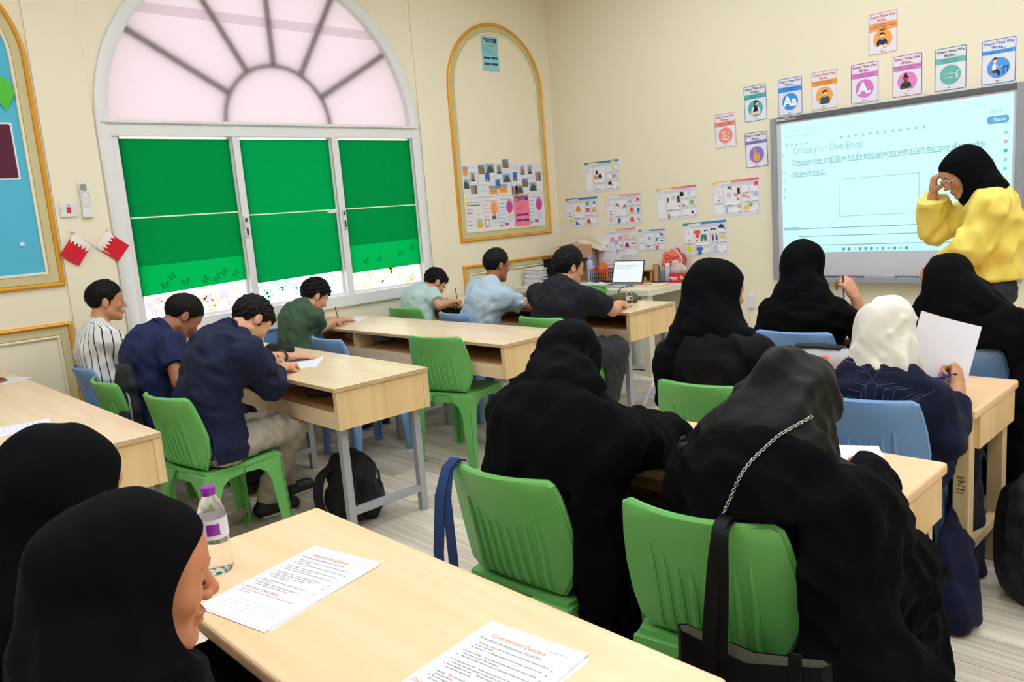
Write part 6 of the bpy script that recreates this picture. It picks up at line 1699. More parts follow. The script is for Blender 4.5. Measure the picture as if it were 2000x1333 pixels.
# ---- blue niche: a green paper leaf and a purple card at its edge
lf = thing('paper_leaf', 'folded bright green paper leaf pinned on the blue paper', 'decoration', (XW + 0.006, 1.255, 2.43))
LP = [(0.0, 0.105), (0.045, 0.06), (0.058, 0.0), (0.030, -0.05), (0.0, -0.105), (-0.03, -0.05), (-0.058, 0.0), (-0.045, 0.06)]
lb = MB(); lb.add([(0.0, 0, 0.105), (0.0, 0, -0.105)] + [(0.022 * abs(p[0]) / 0.058, p[0], p[1]) for p in LP[1:4]] + [(0.022 * abs(p[0]) / 0.058, p[0], p[1]) for p in LP[5:]], [(0, 1, 4, 3, 2), (0, 7, 6, 5, 1)])
o = lb.build('leaf', mat('leaf_green', (84, 196, 60), 0.7), lf); so = o.modifiers.new('thick', 'SOLIDIFY'); so.thickness = 0.001
r, S = wall_sheet('dark plum card with a white edge on the blue paper', 1.14, 2.09, 0.26, 0.34, M_paper, 'wall_card', 'card', None, 0.004)
S.poly('card_print', ink(92, 40, 60), rrect(-0.12, -0.16, 0.12, 0.16, 0.01), 1); S.done()
pn = thing('paper_scrap', 'tiny white scrap stuck on the blue paper', 'paper', (XW + 0.003, 1.215, 1.53)); MB().box(0, 0.004, -0.012, 0.012, -0.010, 0.012).build('scrap', M_paper, pn)

# ---- switch, remote, flags beside the window (on the raised strip)
XS = XW + 0.014
sw = thing('wall_switch', 'square white switch plate with a red rocker', 'switch', (XS, 1.500, 1.724))
MB().box(0, 0.012, -0.050, 0.050, -0.047, 0.047).build('plate', M_white, sw, bevel=0.004)
MB().box(0.010, 0.018, -0.012, 0.012, -0.020, 0.016).build('rocker', mat('switch_red', (206, 34, 44), 0.35), sw, bevel=0.002); MB().box(0.010, 0.014, -0.008, 0.008, 0.022, 0.034).build('lamp', mat('neon_pink', (244, 150, 160), 0.4), sw)
for yy in (-0.036, 0.036): MB().tube([(0.011, yy, 0), (0.0135, yy, 0)], 0.004, 8).build('screw', M_steel, sw)
rm = thing('remote_control', 'slim white air conditioner remote in a wall holder', 'remote', (XS, 1.604, 1.780))
MB().box(0.004, 0.022, -0.026, 0.026, -0.108, 0.108).build('case', M_white, rm, bevel=0.006)
MB().box(0.021, 0.0235, -0.019, 0.017, 0.060, 0.100).build('display', mat('lcd', (140, 148, 140), 0.3), rm, bevel=0.001)
b = MB(); b.tube([(0.0225, 0.022 * math.cos(t), 0.030 + 0.022 * math.sin(t)) for t in np.linspace(0, 2 * math.pi, 17)], 0.0012, 5, cap=False); b.build('dial_ring', M_bframe, rm)
for rr_ in range(3):
    for cc_ in range(3): MB().tube([(0.021, -0.015 + 0.015 * cc_, -0.012 - 0.016 * rr_), (0.0235, -0.015 + 0.015 * cc_, -0.012 - 0.016 * rr_)], 0.0045, 8).build('button', mat('button_grey', (206, 208, 214), 0.5), rm)
MB().box(0, 0.026, -0.030, 0.030, -0.112, -0.075).build('holder', M_white, rm, bevel=0.003)
M_fr, M_fw, M_pole = mat('flag_red', (214, 38, 52), 0.7, 0.2), mat('flag_white', (238, 232, 228), 0.7, 0.2), mat('flag_stick', (232, 224, 214), 0.6)
def flag(label, top, ang, mirror):
    """A paper flag hanging askew: pin at its top corner, white serrated band along the hoist."""
    r = thing('paper_flag', label, 'flag', (XS + 0.004, top[0], top[1]), rot=(ang, 0, 0), group='small red and white flags')
    W_, H_ = 0.128, 0.165 * mirror
    nz = 5
    zig = []
    for k in range(nz * 2 + 1):
        zig.append((W_ * k / (nz * 2), 0.040 + (0.026 if k % 2 else 0.0)))
    def P(q): bx = 0.008 * math.sin(q[0] * 30 + q[1] * 14); return (bx + 0.010, q[1] * mirror, -q[0])
    white = [(0, 0)] + [(a, bb) for a, bb in zig] + [(W_, 0)]
    red = [(a, bb) for a, bb in zig] + [(W_, 0.165), (W_ / 2, 0.168), (0, 0.165)]
    for nm, poly, m in (('white_band', white, M_fw), ('red_field', red, M_fr)):
        vs = [P(q) for q in poly]; o = MB().add(vs, [tuple(range(len(vs)))]).build(nm, m, r)
        so = o.modifiers.new('thick', 'SOLIDIFY'); so.thickness = 0.0012
    MB().tube([P((-0.03, 0)), P((0.24, 0))], 0.0028, 6).build('stick', M_pole, r)
    MB().ball(P((0.0, 0.0)), 0.005, 8, 6).build('pin', mat('brass_pin', (200, 160, 70), 0.3, metal=0.8), r)
    return r
flag('red and white serrated paper flag under the switch, hanging to the left', (1.505, 1.575), math.radians(52), -1)
flag('red and white serrated paper flag leaning against the window frame', (1.700, 1.575), math.radians(-40), 1)
# ================================================================== things on desks, chairs and floor
ZD, ZT, ZM = 0.755, 0.715, 0.752       # tops: box desks, wooden tables, teacher desk
def flat_sheet(name, label, cat, x, y, z, rz, w=0.21, h=0.297, m=None, group=None, pages=1, seed=0):
    """Loose paper lying on a table; returns (thing, Sheet) with the print on the top page."""
    r = thing(name, label, cat, (x, y, z), group=group, rot=(math.radians(-90), 0, 0))
    r.rotation_euler = (Matrix.Rotation(rz, 3, 'Z') @ Matrix.Rotation(math.radians(-90), 3, 'X')).to_euler()
    rr = random.Random(seed)
    for k in range(pages):
        t = 0.0006 * k
        a = 0 if k == pages - 1 else rr.uniform(-0.035, 0.035); dx, dz = (0, 0) if k == pages - 1 else (rr.uniform(-0.006, 0.006), rr.uniform(-0.008, 0.004))
        b = MB(); M_ = Matrix.Translation((dx, 0, dz)) @ Matrix.Rotation(a, 4, 'Y')
        b.box(-w / 2, w / 2, -t - 0.0005, -t, -h / 2, h / 2, M_); b.build('page', m or M_paper, r)
    return r, Sheet(r, -0.0006 * (pages - 1) - 0.0006)

OR, TX = ink(222, 150, 60), ink(84, 84, 98)
QS = ['1.      is being used to show that a person feels extremely excited', '     about a situation.', '2. The meaning of      can change depending on the situation in which it is used.', '',
      '3. A person using      to say about having three exams that actually', '     be sarcastic about the situation.', '4.      can only be used when someone is physically feeling hot and sick.', '',
      '5. The appearance of      faces communicate the idea that', '     someone may feel unable to deal with a situation.', '6. According to the text,      always require', '     non-evasive statement.', '',
      '7. Because      is commonly used, people may view it as a', '     tired and cliche.', '8. The text suggests that the meaning of emojis stays', '     the same regardless of how they are used.']
def question_page(S, upper):
    S.text('heading', OR, 'Comprehension Questions.', -0.012, 0.124, 0.0165, 1, maxw=0.125)
    S.text('print', TX, 'Write whether the statements are True or False.', -0.020, 0.108, 0.0072, 1)
    S.line('print', TX, [(-0.080, 0.1040), (0.042, 0.1040)], 0.0005, 1)
    S.text('print', ink(140, 140, 150), 'Teach Using Text: Pop!', 0.066, 0.137, 0.0052, 1)
    for i, t in enumerate(QS):
        if t: S.text('print', TX, t, -0.092, 0.092 - 0.0082 * i, 0.0066, 1, 'LEFT', maxw=0.168)
    for i in (0, 2, 4, 6, 8, 10, 13):
        S.ell('emoji_dot', ink(240, 176, 70), -0.078 + 0.022 * (i % 3), 0.092 - 0.0082 * i, 0.0026, None, 2, 10)
    for i in (1, 3, 5, 7, 9, 11, 14, 16):
        S.frame('answer_box', ink(170, 170, 180), 0.082, 0.090 - 0.0082 * i, 0.092, 0.098 - 0.0082 * i, 0.0004, 1)
        S.text('pencil_mark', ink(60, 60, 70), 'TF'[i % 5 == 0], 0.087, 0.094 - 0.0082 * i, 0.008, 2, shear=0.2)
    S.text('subheading', ink(226, 130, 80), 'Create your Own Emoji', -0.045, -0.056, 0.0125, 1, shear=0.1)
    S.text('print', TX, 'Create your own emoji! Draw it in the space below and write a short description of it and when', -0.092, -0.068, 0.0056, 1, 'LEFT', maxw=0.168); S.text('print', TX, 'can people use it.', -0.092, -0.076, 0.0056, 1, 'LEFT')
    for k in range(4): S.line('print', ink(150, 150, 160), [(-0.085, -0.104 - 0.011 * k), (0.085, -0.104 - 0.011 * k)], 0.0005, 1)
r, S = flat_sheet('question_sheet', 'stapled comprehension worksheet beside the purple-capped water bottle', 'worksheet', -1.562, 0.748, ZT, math.radians(12), 0.225, 0.33, pages=4, group='stapled comprehension worksheets', seed=1)
question_page(S, True); S.done()
r, S = flat_sheet('question_sheet', 'stapled comprehension worksheet in front of the chair with the tote bag', 'worksheet', -0.955, 0.765, ZT, math.radians(7), 0.225, 0.33, pages=4, group='stapled comprehension worksheets', seed=2)
question_page(S, True); S.done()
for nm, lab, x, y, z, rz in (
        ('paper_sheet', 'blank white sheet under the hands of the boy in navy shirt', -3.93, 2.095, ZD, 52),
        ('paper_sheet', 'white sheets under the hands of the boy in green', -5.28, 3.27, ZD, 40),
        ('paper_sheet', 'white sheet under the hands of the boy with the mint shirt', -5.12, 4.44, ZD, 10),
        ('paper_sheet', 'white sheet in front of the boy in light blue', -4.30, 4.44, ZD, 6),
        ('paper_sheet', 'white sheet on the box desk under the hand by the wall', -5.27, 0.895, ZD, 20),
        ('paper_sheet', 'white sheet on the box desk beside the black headscarf', -3.80, 0.66, ZD, -10),
        ('paper_sheet', 'white sheet beside the chain strap student, reaching the table end', -0.930, 2.165, ZT, 28),
        ('paper_sheet', 'pale mint sheet between the two middle row students', -1.82, 3.18, ZT, -8)):
    r, S = flat_sheet(nm, lab, 'paper', x, y, z, math.radians(rz), m=mat('mint_sheet', (206, 236, 226), 0.7) if 'mint sheet' in lab else None, pages=2 if 'sheets' in lab else 1)
    for k in range(9): S.rect('print', ink(176, 176, 188), -0.085, 0.11 - 0.022 * k, 0.03 + 0.05 * (k % 2), 0.1115 - 0.022 * k, 1)
    S.done()

# ---- bottles
def glass_like(name, col, rough=0.05):
    m = bpy.data.materials.new(name); m.use_nodes = True; q = m.node_tree.nodes['Principled BSDF']
    q.inputs['Base Color'].default_value = col; q.inputs['Transmission Weight'].default_value = 1.0; q.inputs['Roughness'].default_value = rough; q.inputs['IOR'].default_value = 1.2
    return m
M_pet = glass_like('clear_plastic', (0.97, 0.98, 1.0, 1)); M_purple = mat('purple_cap', (140, 40, 160), 0.35); M_lab = mat('bottle_label', (226, 222, 232), 0.5)
def bottle(label, x, y, z, H, R_, capm, bandm, name='water_bottle'):
    r = thing(name, label, 'bottle', (x, y, z))
    pr = [(0.0, 0.002), (R_ * 0.86, 0.0), (R_, 0.05 * H)]
    for k in range(5): pr += [(R_, (0.08 + 0.055 * k) * H), (R_ * 0.955, (0.105 + 0.055 * k) * H)]
    pr += [(R_, 0.40 * H), (R_, 0.66 * H), (R_ * 0.93, 0.74 * H), (R_ * 0.70, 0.83 * H), (R_ * 0.42, 0.90 * H), (R_ * 0.42, 0.93 * H)]
    MB().lathe([(max(a, 0.001), b) for a, b in pr], 28).build('bottle_body', M_pet, r, smooth='all')
    MB().lathe([(R_ * 0.47, 0.905 * H), (R_ * 0.49, 0.915 * H), (R_ * 0.49, 0.99 * H), (R_ * 0.45, H)], 24).build('cap', capm, r, smooth=True)
    MB().lathe([(R_ * 1.012, 0.42 * H), (R_ * 1.012, 0.65 * H)], 28, cap=False).build('label', M_lab, r, smooth='all')
    if bandm:
        ring = [[(R_ * 1.02 * math.cos(t), R_ * 1.02 * math.sin(t), zz * H) for zz in (0.47, 0.60)] for t in np.linspace(-0.85, 0.05, 9)]
        MB().loft(ring, closed=False, cap=False).build('label_print', bandm, r)
    return r
bottle('clear water bottle with a purple cap standing beside the worksheet', -1.778, 0.672, ZT, 0.208, 0.033, M_purple, M_purple)
b2 = bottle('small clear water bottle with black lettering on the front box desk', -3.458, 4.455, ZD, 0.125, 0.023, mat('white_cap', (236, 236, 238), 0.4), mat('label_black', (40, 40, 46), 0.5))
# ---- soft cases
def soft_case(label, x, y, z, rz, L, W_, H_, m, name='pencil_case', zipm=None, panel=None):
    r = thing(name, label, 'pencil case', (x, y, z), rz)
    F = Field((-L / 2 - 0.03, -W_ / 2 - 0.03, -0.02), (L / 2 + 0.03, W_ / 2 + 0.03, H_ + 0.03), 0.004)
    F.cone((-L / 2 + H_ * 0.5, 0, H_ * 0.5), (L / 2 - H_ * 0.5, 0, H_ * 0.5), H_ * 0.5, H_ * 0.5, 0.01)
    F.cone((-L / 2 + H_ * 0.5, -W_ * 0.18, H_ * 0.42), (L / 2 - H_ * 0.5, -W_ * 0.18, H_ * 0.42), H_ * 0.42, H_ * 0.42, 0.02)
    F.cone((-L / 2 + H_ * 0.5, W_ * 0.18, H_ * 0.42), (L / 2 - H_ * 0.5, W_ * 0.18, H_ * 0.42), H_ * 0.42, H_ * 0.42, 0.02)
    w = waves(int(L * 1000), 5, (0.04, 0.09)); F.warp(lambda P: 0.002 * w(P), 0.02)
    v = F.view(F.lo, F.lo + F.h * F.n); F.f = np.maximum(F.f, np.broadcast_to(0.001 - v[3], F.f.shape)).astype(np.float32)
    F.build('case', m, r)
    MB().tube([(-L * 0.42, 0, H_ * 0.90), (0, 0, H_ * 1.01), (L * 0.42, 0, H_ * 0.90)], 0.0035, 6).build('zip', zipm or M_ink, r, smooth='all')
    if panel: MB().tube([(-L * 0.40, -W_ * 0.42, H_ * 0.62), (L * 0.40, -W_ * 0.42, H_ * 0.62)], H_ * 0.06, 8).build('piping', panel, r, smooth='all'); MB().tube([(-L * 0.38, -W_ * 0.05, H_ * 0.93), (0, -W_ * 0.05, H_ * 0.98), (L * 0.38, -W_ * 0.05, H_ * 0.93)], W_ * 0.36, 10, flat=0.22).build('top_flap', panel, r, smooth='all')
    return r
M_blkfab = cloth('black_nylon', (24, 25, 30), 0.7, 0.02, spec=0.3); M_olive = cloth('olive_fabric', (92, 88, 60), 0.8)
M_greyfab = cloth('grey_fabric', (186, 186, 194), 0.85)
soft_case('black pencil case on the desk beside the boy in navy', -4.40, 2.215, ZD, math.radians(8), 0.23, 0.08, 0.055, M_blkfab)
soft_case('olive green pencil case behind the small bottle', -3.640, 4.640, ZD, math.radians(25), 0.20, 0.075, 0.075, M_olive)
soft_case('light grey pencil case with a dark zip flap on the scribbled table', -1.520, 3.285, ZT, math.radians(4), 0.26, 0.11, 0.105, M_greyfab, panel=M_blkfab)
gs = thing('glue_stick', 'clear glue stick with an orange cap on the scribbled table', 'glue', (-1.430, 3.135, ZT))
MB().lathe([(0.014, 0), (0.014, 0.062)], 16).build('tube', mat('glue_tube', (236, 232, 226), 0.3), gs, smooth=True); MB().lathe([(0.0145, 0.060), (0.0145, 0.088), (0.012, 0.092)], 16).build('cap', mat('orange_cap', (244, 120, 90), 0.4), gs, smooth=True)
hl = thing('highlighter', 'short yellow highlighter lying beside the glue stick', 'pen', (-1.360, 3.120, ZT), 0.4)
MB().tube([(-0.04, 0, 0.009), (0.03, 0, 0.009)], 0.009, 10).build('barrel', mat('hl_yellow', (236, 226, 80), 0.4), hl, smooth=True); MB().tube([(0.03, 0, 0.009), (0.055, 0, 0.009)], [0.0095, 0.008], 10).build('cap', mat('hl_green', (150, 190, 70), 0.4), hl, smooth=True)
gc = thing('glasses_case', 'dark brown case lying on the shelf inside the desk', 'case', (-3.60, 1.99, 0.630), 0.2)
MB().loft([[(0.085 * k * math.cos(t), 0.035 * k * math.sin(t), z) for t in np.linspace(0, 2 * math.pi, 17)[:-1]] for k, z in ((0.85, 0), (1, 0.014), (0.96, 0.030), (0.7, 0.040))]).build('case', mat('dark_brown', (70, 34, 26), 0.5), gc, smooth=True)
fb = thing('folded_cloth', 'grey folded cloth bag on the shelf by the boy in green', 'bag', (-4.93, 3.22, 0.630))
F = Field((-0.24, -0.18, -0.01), (0.24, 0.18, 0.10), 0.006); F.cone((-0.15, 0, 0.035), (0.15, 0, 0.035), 0.11, 0.11, 0.02, flat=(V3(0, 0, 1), 0.32)); w_ = waves(5, 6, (0.05, 0.12)); F.warp(lambda P: 0.005 * w_(P), 0.03); F.build('cloth', cloth('grey_green_cloth', (150, 156, 146)), fb)
# ---- pens and pencils held in hands
def pen(label, a, b, m, tipm=None, r=0.004, name='pen', cap=None):
    a, b = Vector(a), Vector(b); t = thing(name, label, 'pen', tuple(a)); d = b - a
    MB().tube([tuple(d * 0.10), tuple(d * 0.9)], r, 8).build('barrel', m, t, smooth=True)
    MB().tube([(0, 0, 0), tuple(d * 0.10)], [0.0008, r], 8).build('tip', tipm or M_ink, t, smooth=True)
    MB().tube([tuple(d * 0.9), tuple(d)], [r * 1.05, r * 0.9], 8).build('end', cap or M_ink, t, smooth=True)
    return t
M_bic = mat('blue_pen', (40, 66, 190), 0.35); M_pencil = mat('dark_pencil', (52, 44, 44), 0.5); M_lilac = mat('lilac_pencil', (190, 180, 214), 0.5)
def at_hand(p, sd, fwd, nrm):
    d, n, _ = PB[p].H[sd]; return PB[p].W[sd] + d * fwd + unit(n) * nrm
g = at_hand('green', 1, 0.085, 0.02)
pen('dark pencil in the hand of the boy in green', tuple(g + V3(-0.01, 0.02, -0.035) * 0.6 + V3(0, 0, -0.004)), tuple(g + V3(0.02, -0.03, 0.125)), M_pencil, r=0.0035, name='pencil')
g = at_hand('navy', 1, 0.085, 0.015)
pen('pale pen in the hand of the boy in navy shirt', tuple(g + V3(-0.015, 0.02, -0.020)), tuple(g + V3(-0.02, -0.06, 0.075)), mat('white_pen', (222, 214, 206), 0.4))
g = at_hand('mint', 1, 0.085, 0.015)
pen('thin dark pencil in the hand of the boy in mint', tuple(g + V3(-0.01, 0.02, -0.020)), tuple(g + V3(0.015, -0.02, 0.12)), M_pencil, r=0.0035, name='pencil')
g = at_hand('pen', 1, 0.075, 0.02)
pen('blue ballpoint held up between fingers beside the black headscarf', tuple(g + V3(0.010, -0.045, -0.105)), tuple(g + V3(-0.005, -0.02, 0.055)), M_bic, M_bic)
g = at_hand('white', 1, 0.070, 0.035)
pen('blue ballpoint held with the raised paper by the white headscarf', tuple(g + V3(-0.085, -0.010, -0.030)), tuple(g + V3(0.045, -0.045, 0.018)), M_bic, mat('clear_tip', (180, 190, 220), 0.3), r=0.005)
pen('lilac pencil standing up beside the sleeve of the bent student', (-1.655, 2.135, 0.735), (-1.600, 2.175, 0.875), M_lilac, r=0.0038, name='pencil', cap=mat('eraser_white', (230, 226, 230), 0.6))
# raised sheet in the white-headscarf student's hand
pb = PB['white']; d, n, _ = pb.H[1]; hp = pb.W[1] + d * 0.085
rs = thing('paper_sheet', 'white sheet held upright in the hand beside the white headscarf', 'paper', tuple(hp + V3(-0.02, 0.01, 0.0)))
ux, uz = unit(V3(0.78, 0.52, -0.32)), unit(V3(0.10, 0.42, 0.90))
uy = unit(np.cross(uz, ux)); b = MB(); rg = []
for i in range(9):
    s_ = -0.150 + 0.21 * i / 8
    rg.append([tuple(ux * s_ + uz * t_ + uy * (0.012 * math.sin(3 * i / 8) + o_)) for t_, o_ in ((-0.10, 0), (0.175, 0), (0.175, 0.0006), (-0.10, 0.0006))])
b.loft(rg).build('sheet', M_paper, rs, smooth=True)
# ---- watch and bracelet
p = PB['navy']; e, w = p.E[-1], p.W[-1]; ax = unit(w - e); c = w - ax * 0.035 - p.base
q1 = unit(np.cross(ax, V3(0, 0, 1))); q2 = np.cross(q1, ax)
MB().loft([[tuple(c + ax * o_ + (q1 * math.cos(t) + q2 * math.sin(t)) * 0.034) for t in np.linspace(0, 2 * math.pi, 19)[:-1]] for o_ in (-0.011, 0.011)], cap=False).build('watch_strap', M_ink, p.root, smooth='all')
MB().loft([[tuple(c + q2 * 0.030 + ax * 0.018 * math.cos(t) + q1 * 0.018 * math.sin(t) + q2 * o_) for t in np.linspace(0, 2 * math.pi, 15)[:-1]] for o_ in (0, 0.009)]).build('watch_case', mat('watch_steel', (120, 122, 128), 0.3, metal=0.8), p.root, smooth=True)
p = PB['pen']; e, w = p.E[1], p.W[1]; ax = unit(w - e); c = e + (w - e) * 0.30 - p.base; q1 = unit(np.cross(ax, V3(0, 1, 0))); q2 = np.cross(q1, ax)
MB().tube([tuple(c + (q1 * math.cos(t) + q2 * math.sin(t)) * 0.040) for t in np.linspace(0, 2 * math.pi, 21)], 0.0035, 6, cap=False).build('bracelet', mat('gold_bangle', (226, 176, 60), 0.25, metal=0.9), p.root, smooth='all')

# ---- bags
def curve(pts, n=5):
    pts = [Vector(a) for a in pts]; out = []
    for i in range(len(pts) - 1):
        p0, p1, p2, p3 = pts[max(i - 1, 0)], pts[i], pts[i + 1], pts[min(i + 2, len(pts) - 1)]
        for k in range(n):
            t = k / n
            out.append(0.5 * (2 * p1 + (p2 - p0) * t + (2 * p0 - 5 * p1 + 4 * p2 - p3) * t * t + (3 * p1 - p0 - 3 * p2 + p3) * t ** 3))
    return out + [pts[-1]]
def backpack(label, x, y, z, rz, W_, D_, H_, m, tilt=0.0, pipe=None, seed=1, straps=True):
    r = thing('backpack', label, 'backpack', (x, y, z), rot=(tilt, 0, rz))
    F = Field((-W_ / 2 - 0.06, -D_ / 2 - 0.10, -0.03), (W_ / 2 + 0.06, D_ / 2 + 0.06, H_ + 0.06), 0.006)
    rr_ = D_ * 0.45
    F.cone((-W_ / 2 + rr_, 0, rr_), (W_ / 2 - rr_, 0, rr_), rr_, rr_, 0.02).cone((-W_ / 2 + rr_ * 1.2, 0, H_ - rr_), (W_ / 2 - rr_ * 1.2, 0, H_ - rr_), rr_ * 0.95, rr_ * 0.95, 0.02)
    F.cone((0, 0, rr_), (0, 0, H_ - rr_), W_ / 2, W_ / 2 * 0.92, 0.02, flat=(V3(0, 1, 0), D_ / W_))
    F.cone((-W_ * 0.22, -D_ * 0.42, H_ * 0.24), (W_ * 0.22, -D_ * 0.42, H_ * 0.24), 0.055, 0.055, 0.02).cone((-W_ * 0.22, -D_ * 0.42, H_ * 0.42), (W_ * 0.22, -D_ * 0.42, H_ * 0.42), 0.045, 0.045, 0.03)
    w = waves(seed, 6, (0.06, 0.14)); rd = ridges(seed + 2, 3, (0.06, 0.12), (1, 1, 1)); F.warp(lambda P: 0.006 * w(P) - 0.004 * rd(P), 0.03)
    v = F.view(F.lo, F.lo + F.h * F.n); F.f = np.maximum(F.f, np.broadcast_to(0.002 - v[3], F.f.shape)).astype(np.float32)
    F.build('bag_body', m, r)
    MB().tube([(-W_ * 0.40, -D_ * 0.30, H_ * 0.30), (-W_ * 0.40, -D_ * 0.30, H_ * 0.75), (-W_ * 0.25, -D_ * 0.32, H_ * 0.93), (0, -D_ * 0.33, H_ * 0.97), (W_ * 0.25, -D_ * 0.32, H_ * 0.93), (W_ * 0.40, -D_ * 0.30, H_ * 0.75), (W_ * 0.40, -D_ * 0.30, H_ * 0.30)], 0.006, 6).build('zip', pipe or M_ink, r, smooth='all')
    MB().tube([(-0.035, D_ * 0.30, H_ - 0.01), (-0.03, D_ * 0.30, H_ + 0.045), (0.03, D_ * 0.30, H_ + 0.045), (0.035, D_ * 0.30, H_ - 0.01)], 0.009, 6).build('handle', m, r, smooth='all')
    if straps:
        for sx in (-1, 1):
            MB().ribbon(curve([(sx * W_ * 0.22, D_ * 0.42, H_ * 0.92), (sx * W_ * 0.30, D_ * 0.66, H_ * 0.78), (sx * W_ * 0.34, D_ * 0.74, H_ * 0.45), (sx * W_ * 0.36, D_ * 0.60, H_ * 0.16), (sx * W_ * 0.36, D_ * 0.40, H_ * 0.08)]), (0.028, 0, 0), 0.010).build('strap', m, r, smooth=True)
    return r
M_pipe = mat('grey_piping', (150, 154, 164), 0.5)
backpack('black backpack slumped on the floor under the end of the box desk', -3.440, 2.040, 0.0, math.radians(200), 0.32, 0.20, 0.30, M_blkfab, seed=3)
backpack('black backpack with grey piping hanging between the green chair and the boy in polo', -4.205, 1.262, 0.452, math.radians(-3), 0.27, 0.080, 0.37, M_blkfab, pipe=M_pipe, seed=5, straps=False)
backpack('large black open backpack on the floor beside the scribbled table leg', -0.585, 3.080, 0.0, math.radians(35), 0.34, 0.22, 0.45, M_blkfab, seed=8)
def ch_pt(i, x, y, z):
    cx, cy, a = CHP[i]; return (cx + x * math.cos(a) - y * math.sin(a), cy + x * math.sin(a) + y * math.cos(a), z)
# tote bag on the satin-scarf student's chair
M_tote = mat('black_leatherette', (13, 13, 15), 0.5, 0.15); M_lin = cloth('pale_lining', (128, 126, 114), 0.9)
o3 = V3(ch_pt(1, 0.155, -0.325, 0.0))
tt = thing('tote_bag', 'black tote bag with a pale lining hanging behind the green chair', 'bag', tuple(o3), CHP[1][2] + math.radians(2))
outer = [(-0.165, 0.0), (-0.150, -0.018), (0.0, -0.030), (0.150, -0.018), (0.165, 0.0), (0.150, 0.014), (0.0, 0.020), (-0.150, 0.014)]
def ringz(z, k, sag=0.0): return [(p[0] * k, p[1] * k, z - sag * (1 - abs(p[0]) / 0.165)) for p in outer]
MB().loft([ringz(0.18, 0.93), ringz(0.22, 1.0), ringz(0.43, 1.0), ringz(0.580, 0.98, 0.03), ringz(0.578, 0.955, 0.03), ringz(0.44, 0.95)], cap=True).build('bag_body', M_tote, tt, smooth=True)
MB().loft([ringz(0.50, 0.945), ringz(0.577, 0.952, 0.03)], cap=False).build('lining', M_lin, tt, smooth=True)
cxl = -0.068
hp_ = [(cxl - 0.008, -0.034, 0.48), (cxl - 0.008, -0.032, 0.58), (cxl - 0.006, 0.000, 0.72), (cxl, 0.014, 0.79), (cxl, 0.032, 0.815), (cxl + 0.002, 0.066, 0.821), (cxl + 0.004, 0.090, 0.803)]
MB().ribbon(curve(hp_), (0.015, 0, 0), 0.004).build('strap', M_tote, tt, smooth=True)
hq_ = [(cxl + 0.016, -0.030, 0.54), (cxl + 0.014, -0.004, 0.70), (cxl + 0.010, 0.012, 0.79), (cxl + 0.008, 0.034, 0.811), (cxl + 0.008, 0.066, 0.815)]
MB().ribbon(curve(hq_), (0.013, 0, 0), 0.004).build('strap', M_tote, tt, smooth=True)
MB().box(0.085, 0.112, -0.030, -0.024, 0.40, 0.60).build('strap_tab', M_tote, tt, bevel=0.002)
# denim strap on the first chair
M_denim = cloth('denim', (44, 66, 116), 0.9, 0.02, 0.5, 700, var=0.2)
od = V3(ch_pt(0, -0.150, -0.262, 0.0))
dn = thing('denim_bag', 'dark blue denim bag whose strap is looped over the green chair back', 'bag', tuple(od), CHP[0][2])
MB().ribbon([(-0.035, -0.055, 0.34), (-0.030, -0.052, 0.55), (-0.012, -0.042, 0.72), (0.000, -0.020, 0.798), (0.004, 0.010, 0.819), (0.006, 0.040, 0.808)], [(0.020, 0, 0)] * 3 + [(0.017, 0, 0)] * 3, 0.005).build('strap', M_denim, dn, smooth=True)
MB().ribbon([(0.028, -0.050, 0.34), (0.024, -0.046, 0.55), (0.010, -0.038, 0.72), (0.004, -0.016, 0.793), (0.004, 0.010, 0.813)], [(0.018, 0, 0)] * 5, 0.005).build('strap', M_denim, dn, smooth=True)
F = Field((-0.20, -0.16, 0.08), (0.20, 0.06, 0.42), 0.006); F.cone((0, -0.06, 0.18), (0, -0.055, 0.33), 0.13, 0.10, 0.02, flat=(V3(0, 1, 0), 0.35)); w_ = waves(77, 6, (0.05, 0.12)); F.warp(lambda P: 0.004 * w_(P), 0.03); F.build('pouch', M_denim, dn)
# chain across the satin-scarf student's back
from mathutils.bvhtree import BVHTree
bpy.context.view_layer.update()
p = PB['chain']; trees = []
for ch in p.root.children:
    if ch.name.startswith(('abaya', 'headscarf')):
        me = ch.data; mw = Matrix.Translation(Vector(p.base))
        trees.append(BVHTree.FromPolygons([mw @ v.co for v in me.vertices], [tuple(q.vertices) for q in me.polygons]))
def back_pt(x, z):
    best = 1.60
    for t in trees:
        h = t.ray_cast(Vector((x, 0.9, z)), Vector((0, 1, 0)))
        if h[0] is not None: best = min(best, h[0].y)
    return Vector((x, best - 0.004, z))
kx, kz = np.array([-0.900, -0.885, -0.870, -0.848, -0.822, -0.790, -0.750]), np.array([0.70, 0.76, 0.82, 0.88, 0.94, 0.985, 1.015])
cp = [back_pt(float(np.interp(t, np.linspace(0, 1, 7), kx)), float(np.interp(t, np.linspace(0, 1, 7), kz))) for t in np.linspace(0, 1, 60)]
for _ in range(3): cp = [cp[0]] + [Vector((b_.x, min(b_.y, (a_.y + c_.y) / 2), b_.z)) for a_, b_, c_ in zip(cp[:-2], cp[1:-1], cp[2:])] + [cp[-1]]
def resample(pts, step):
    out = [pts[0]]; acc = 0.0
    for a, b in zip(pts[:-1], pts[1:]):
        L = (b - a).length; t = step - acc
        while t < L: out.append(a + (b - a) * (t / L)); t += step
        acc = (acc + L) % step
    return out
cn = thing('shoulder_chain', 'silver chain strap lying over the black abaya and satin scarf', 'chain', tuple(cp[0]))
M_chain = mat('silver_chain', (190, 190, 192), 0.25, metal=0.9)
lm = None; L = resample(cp, 0.0075)
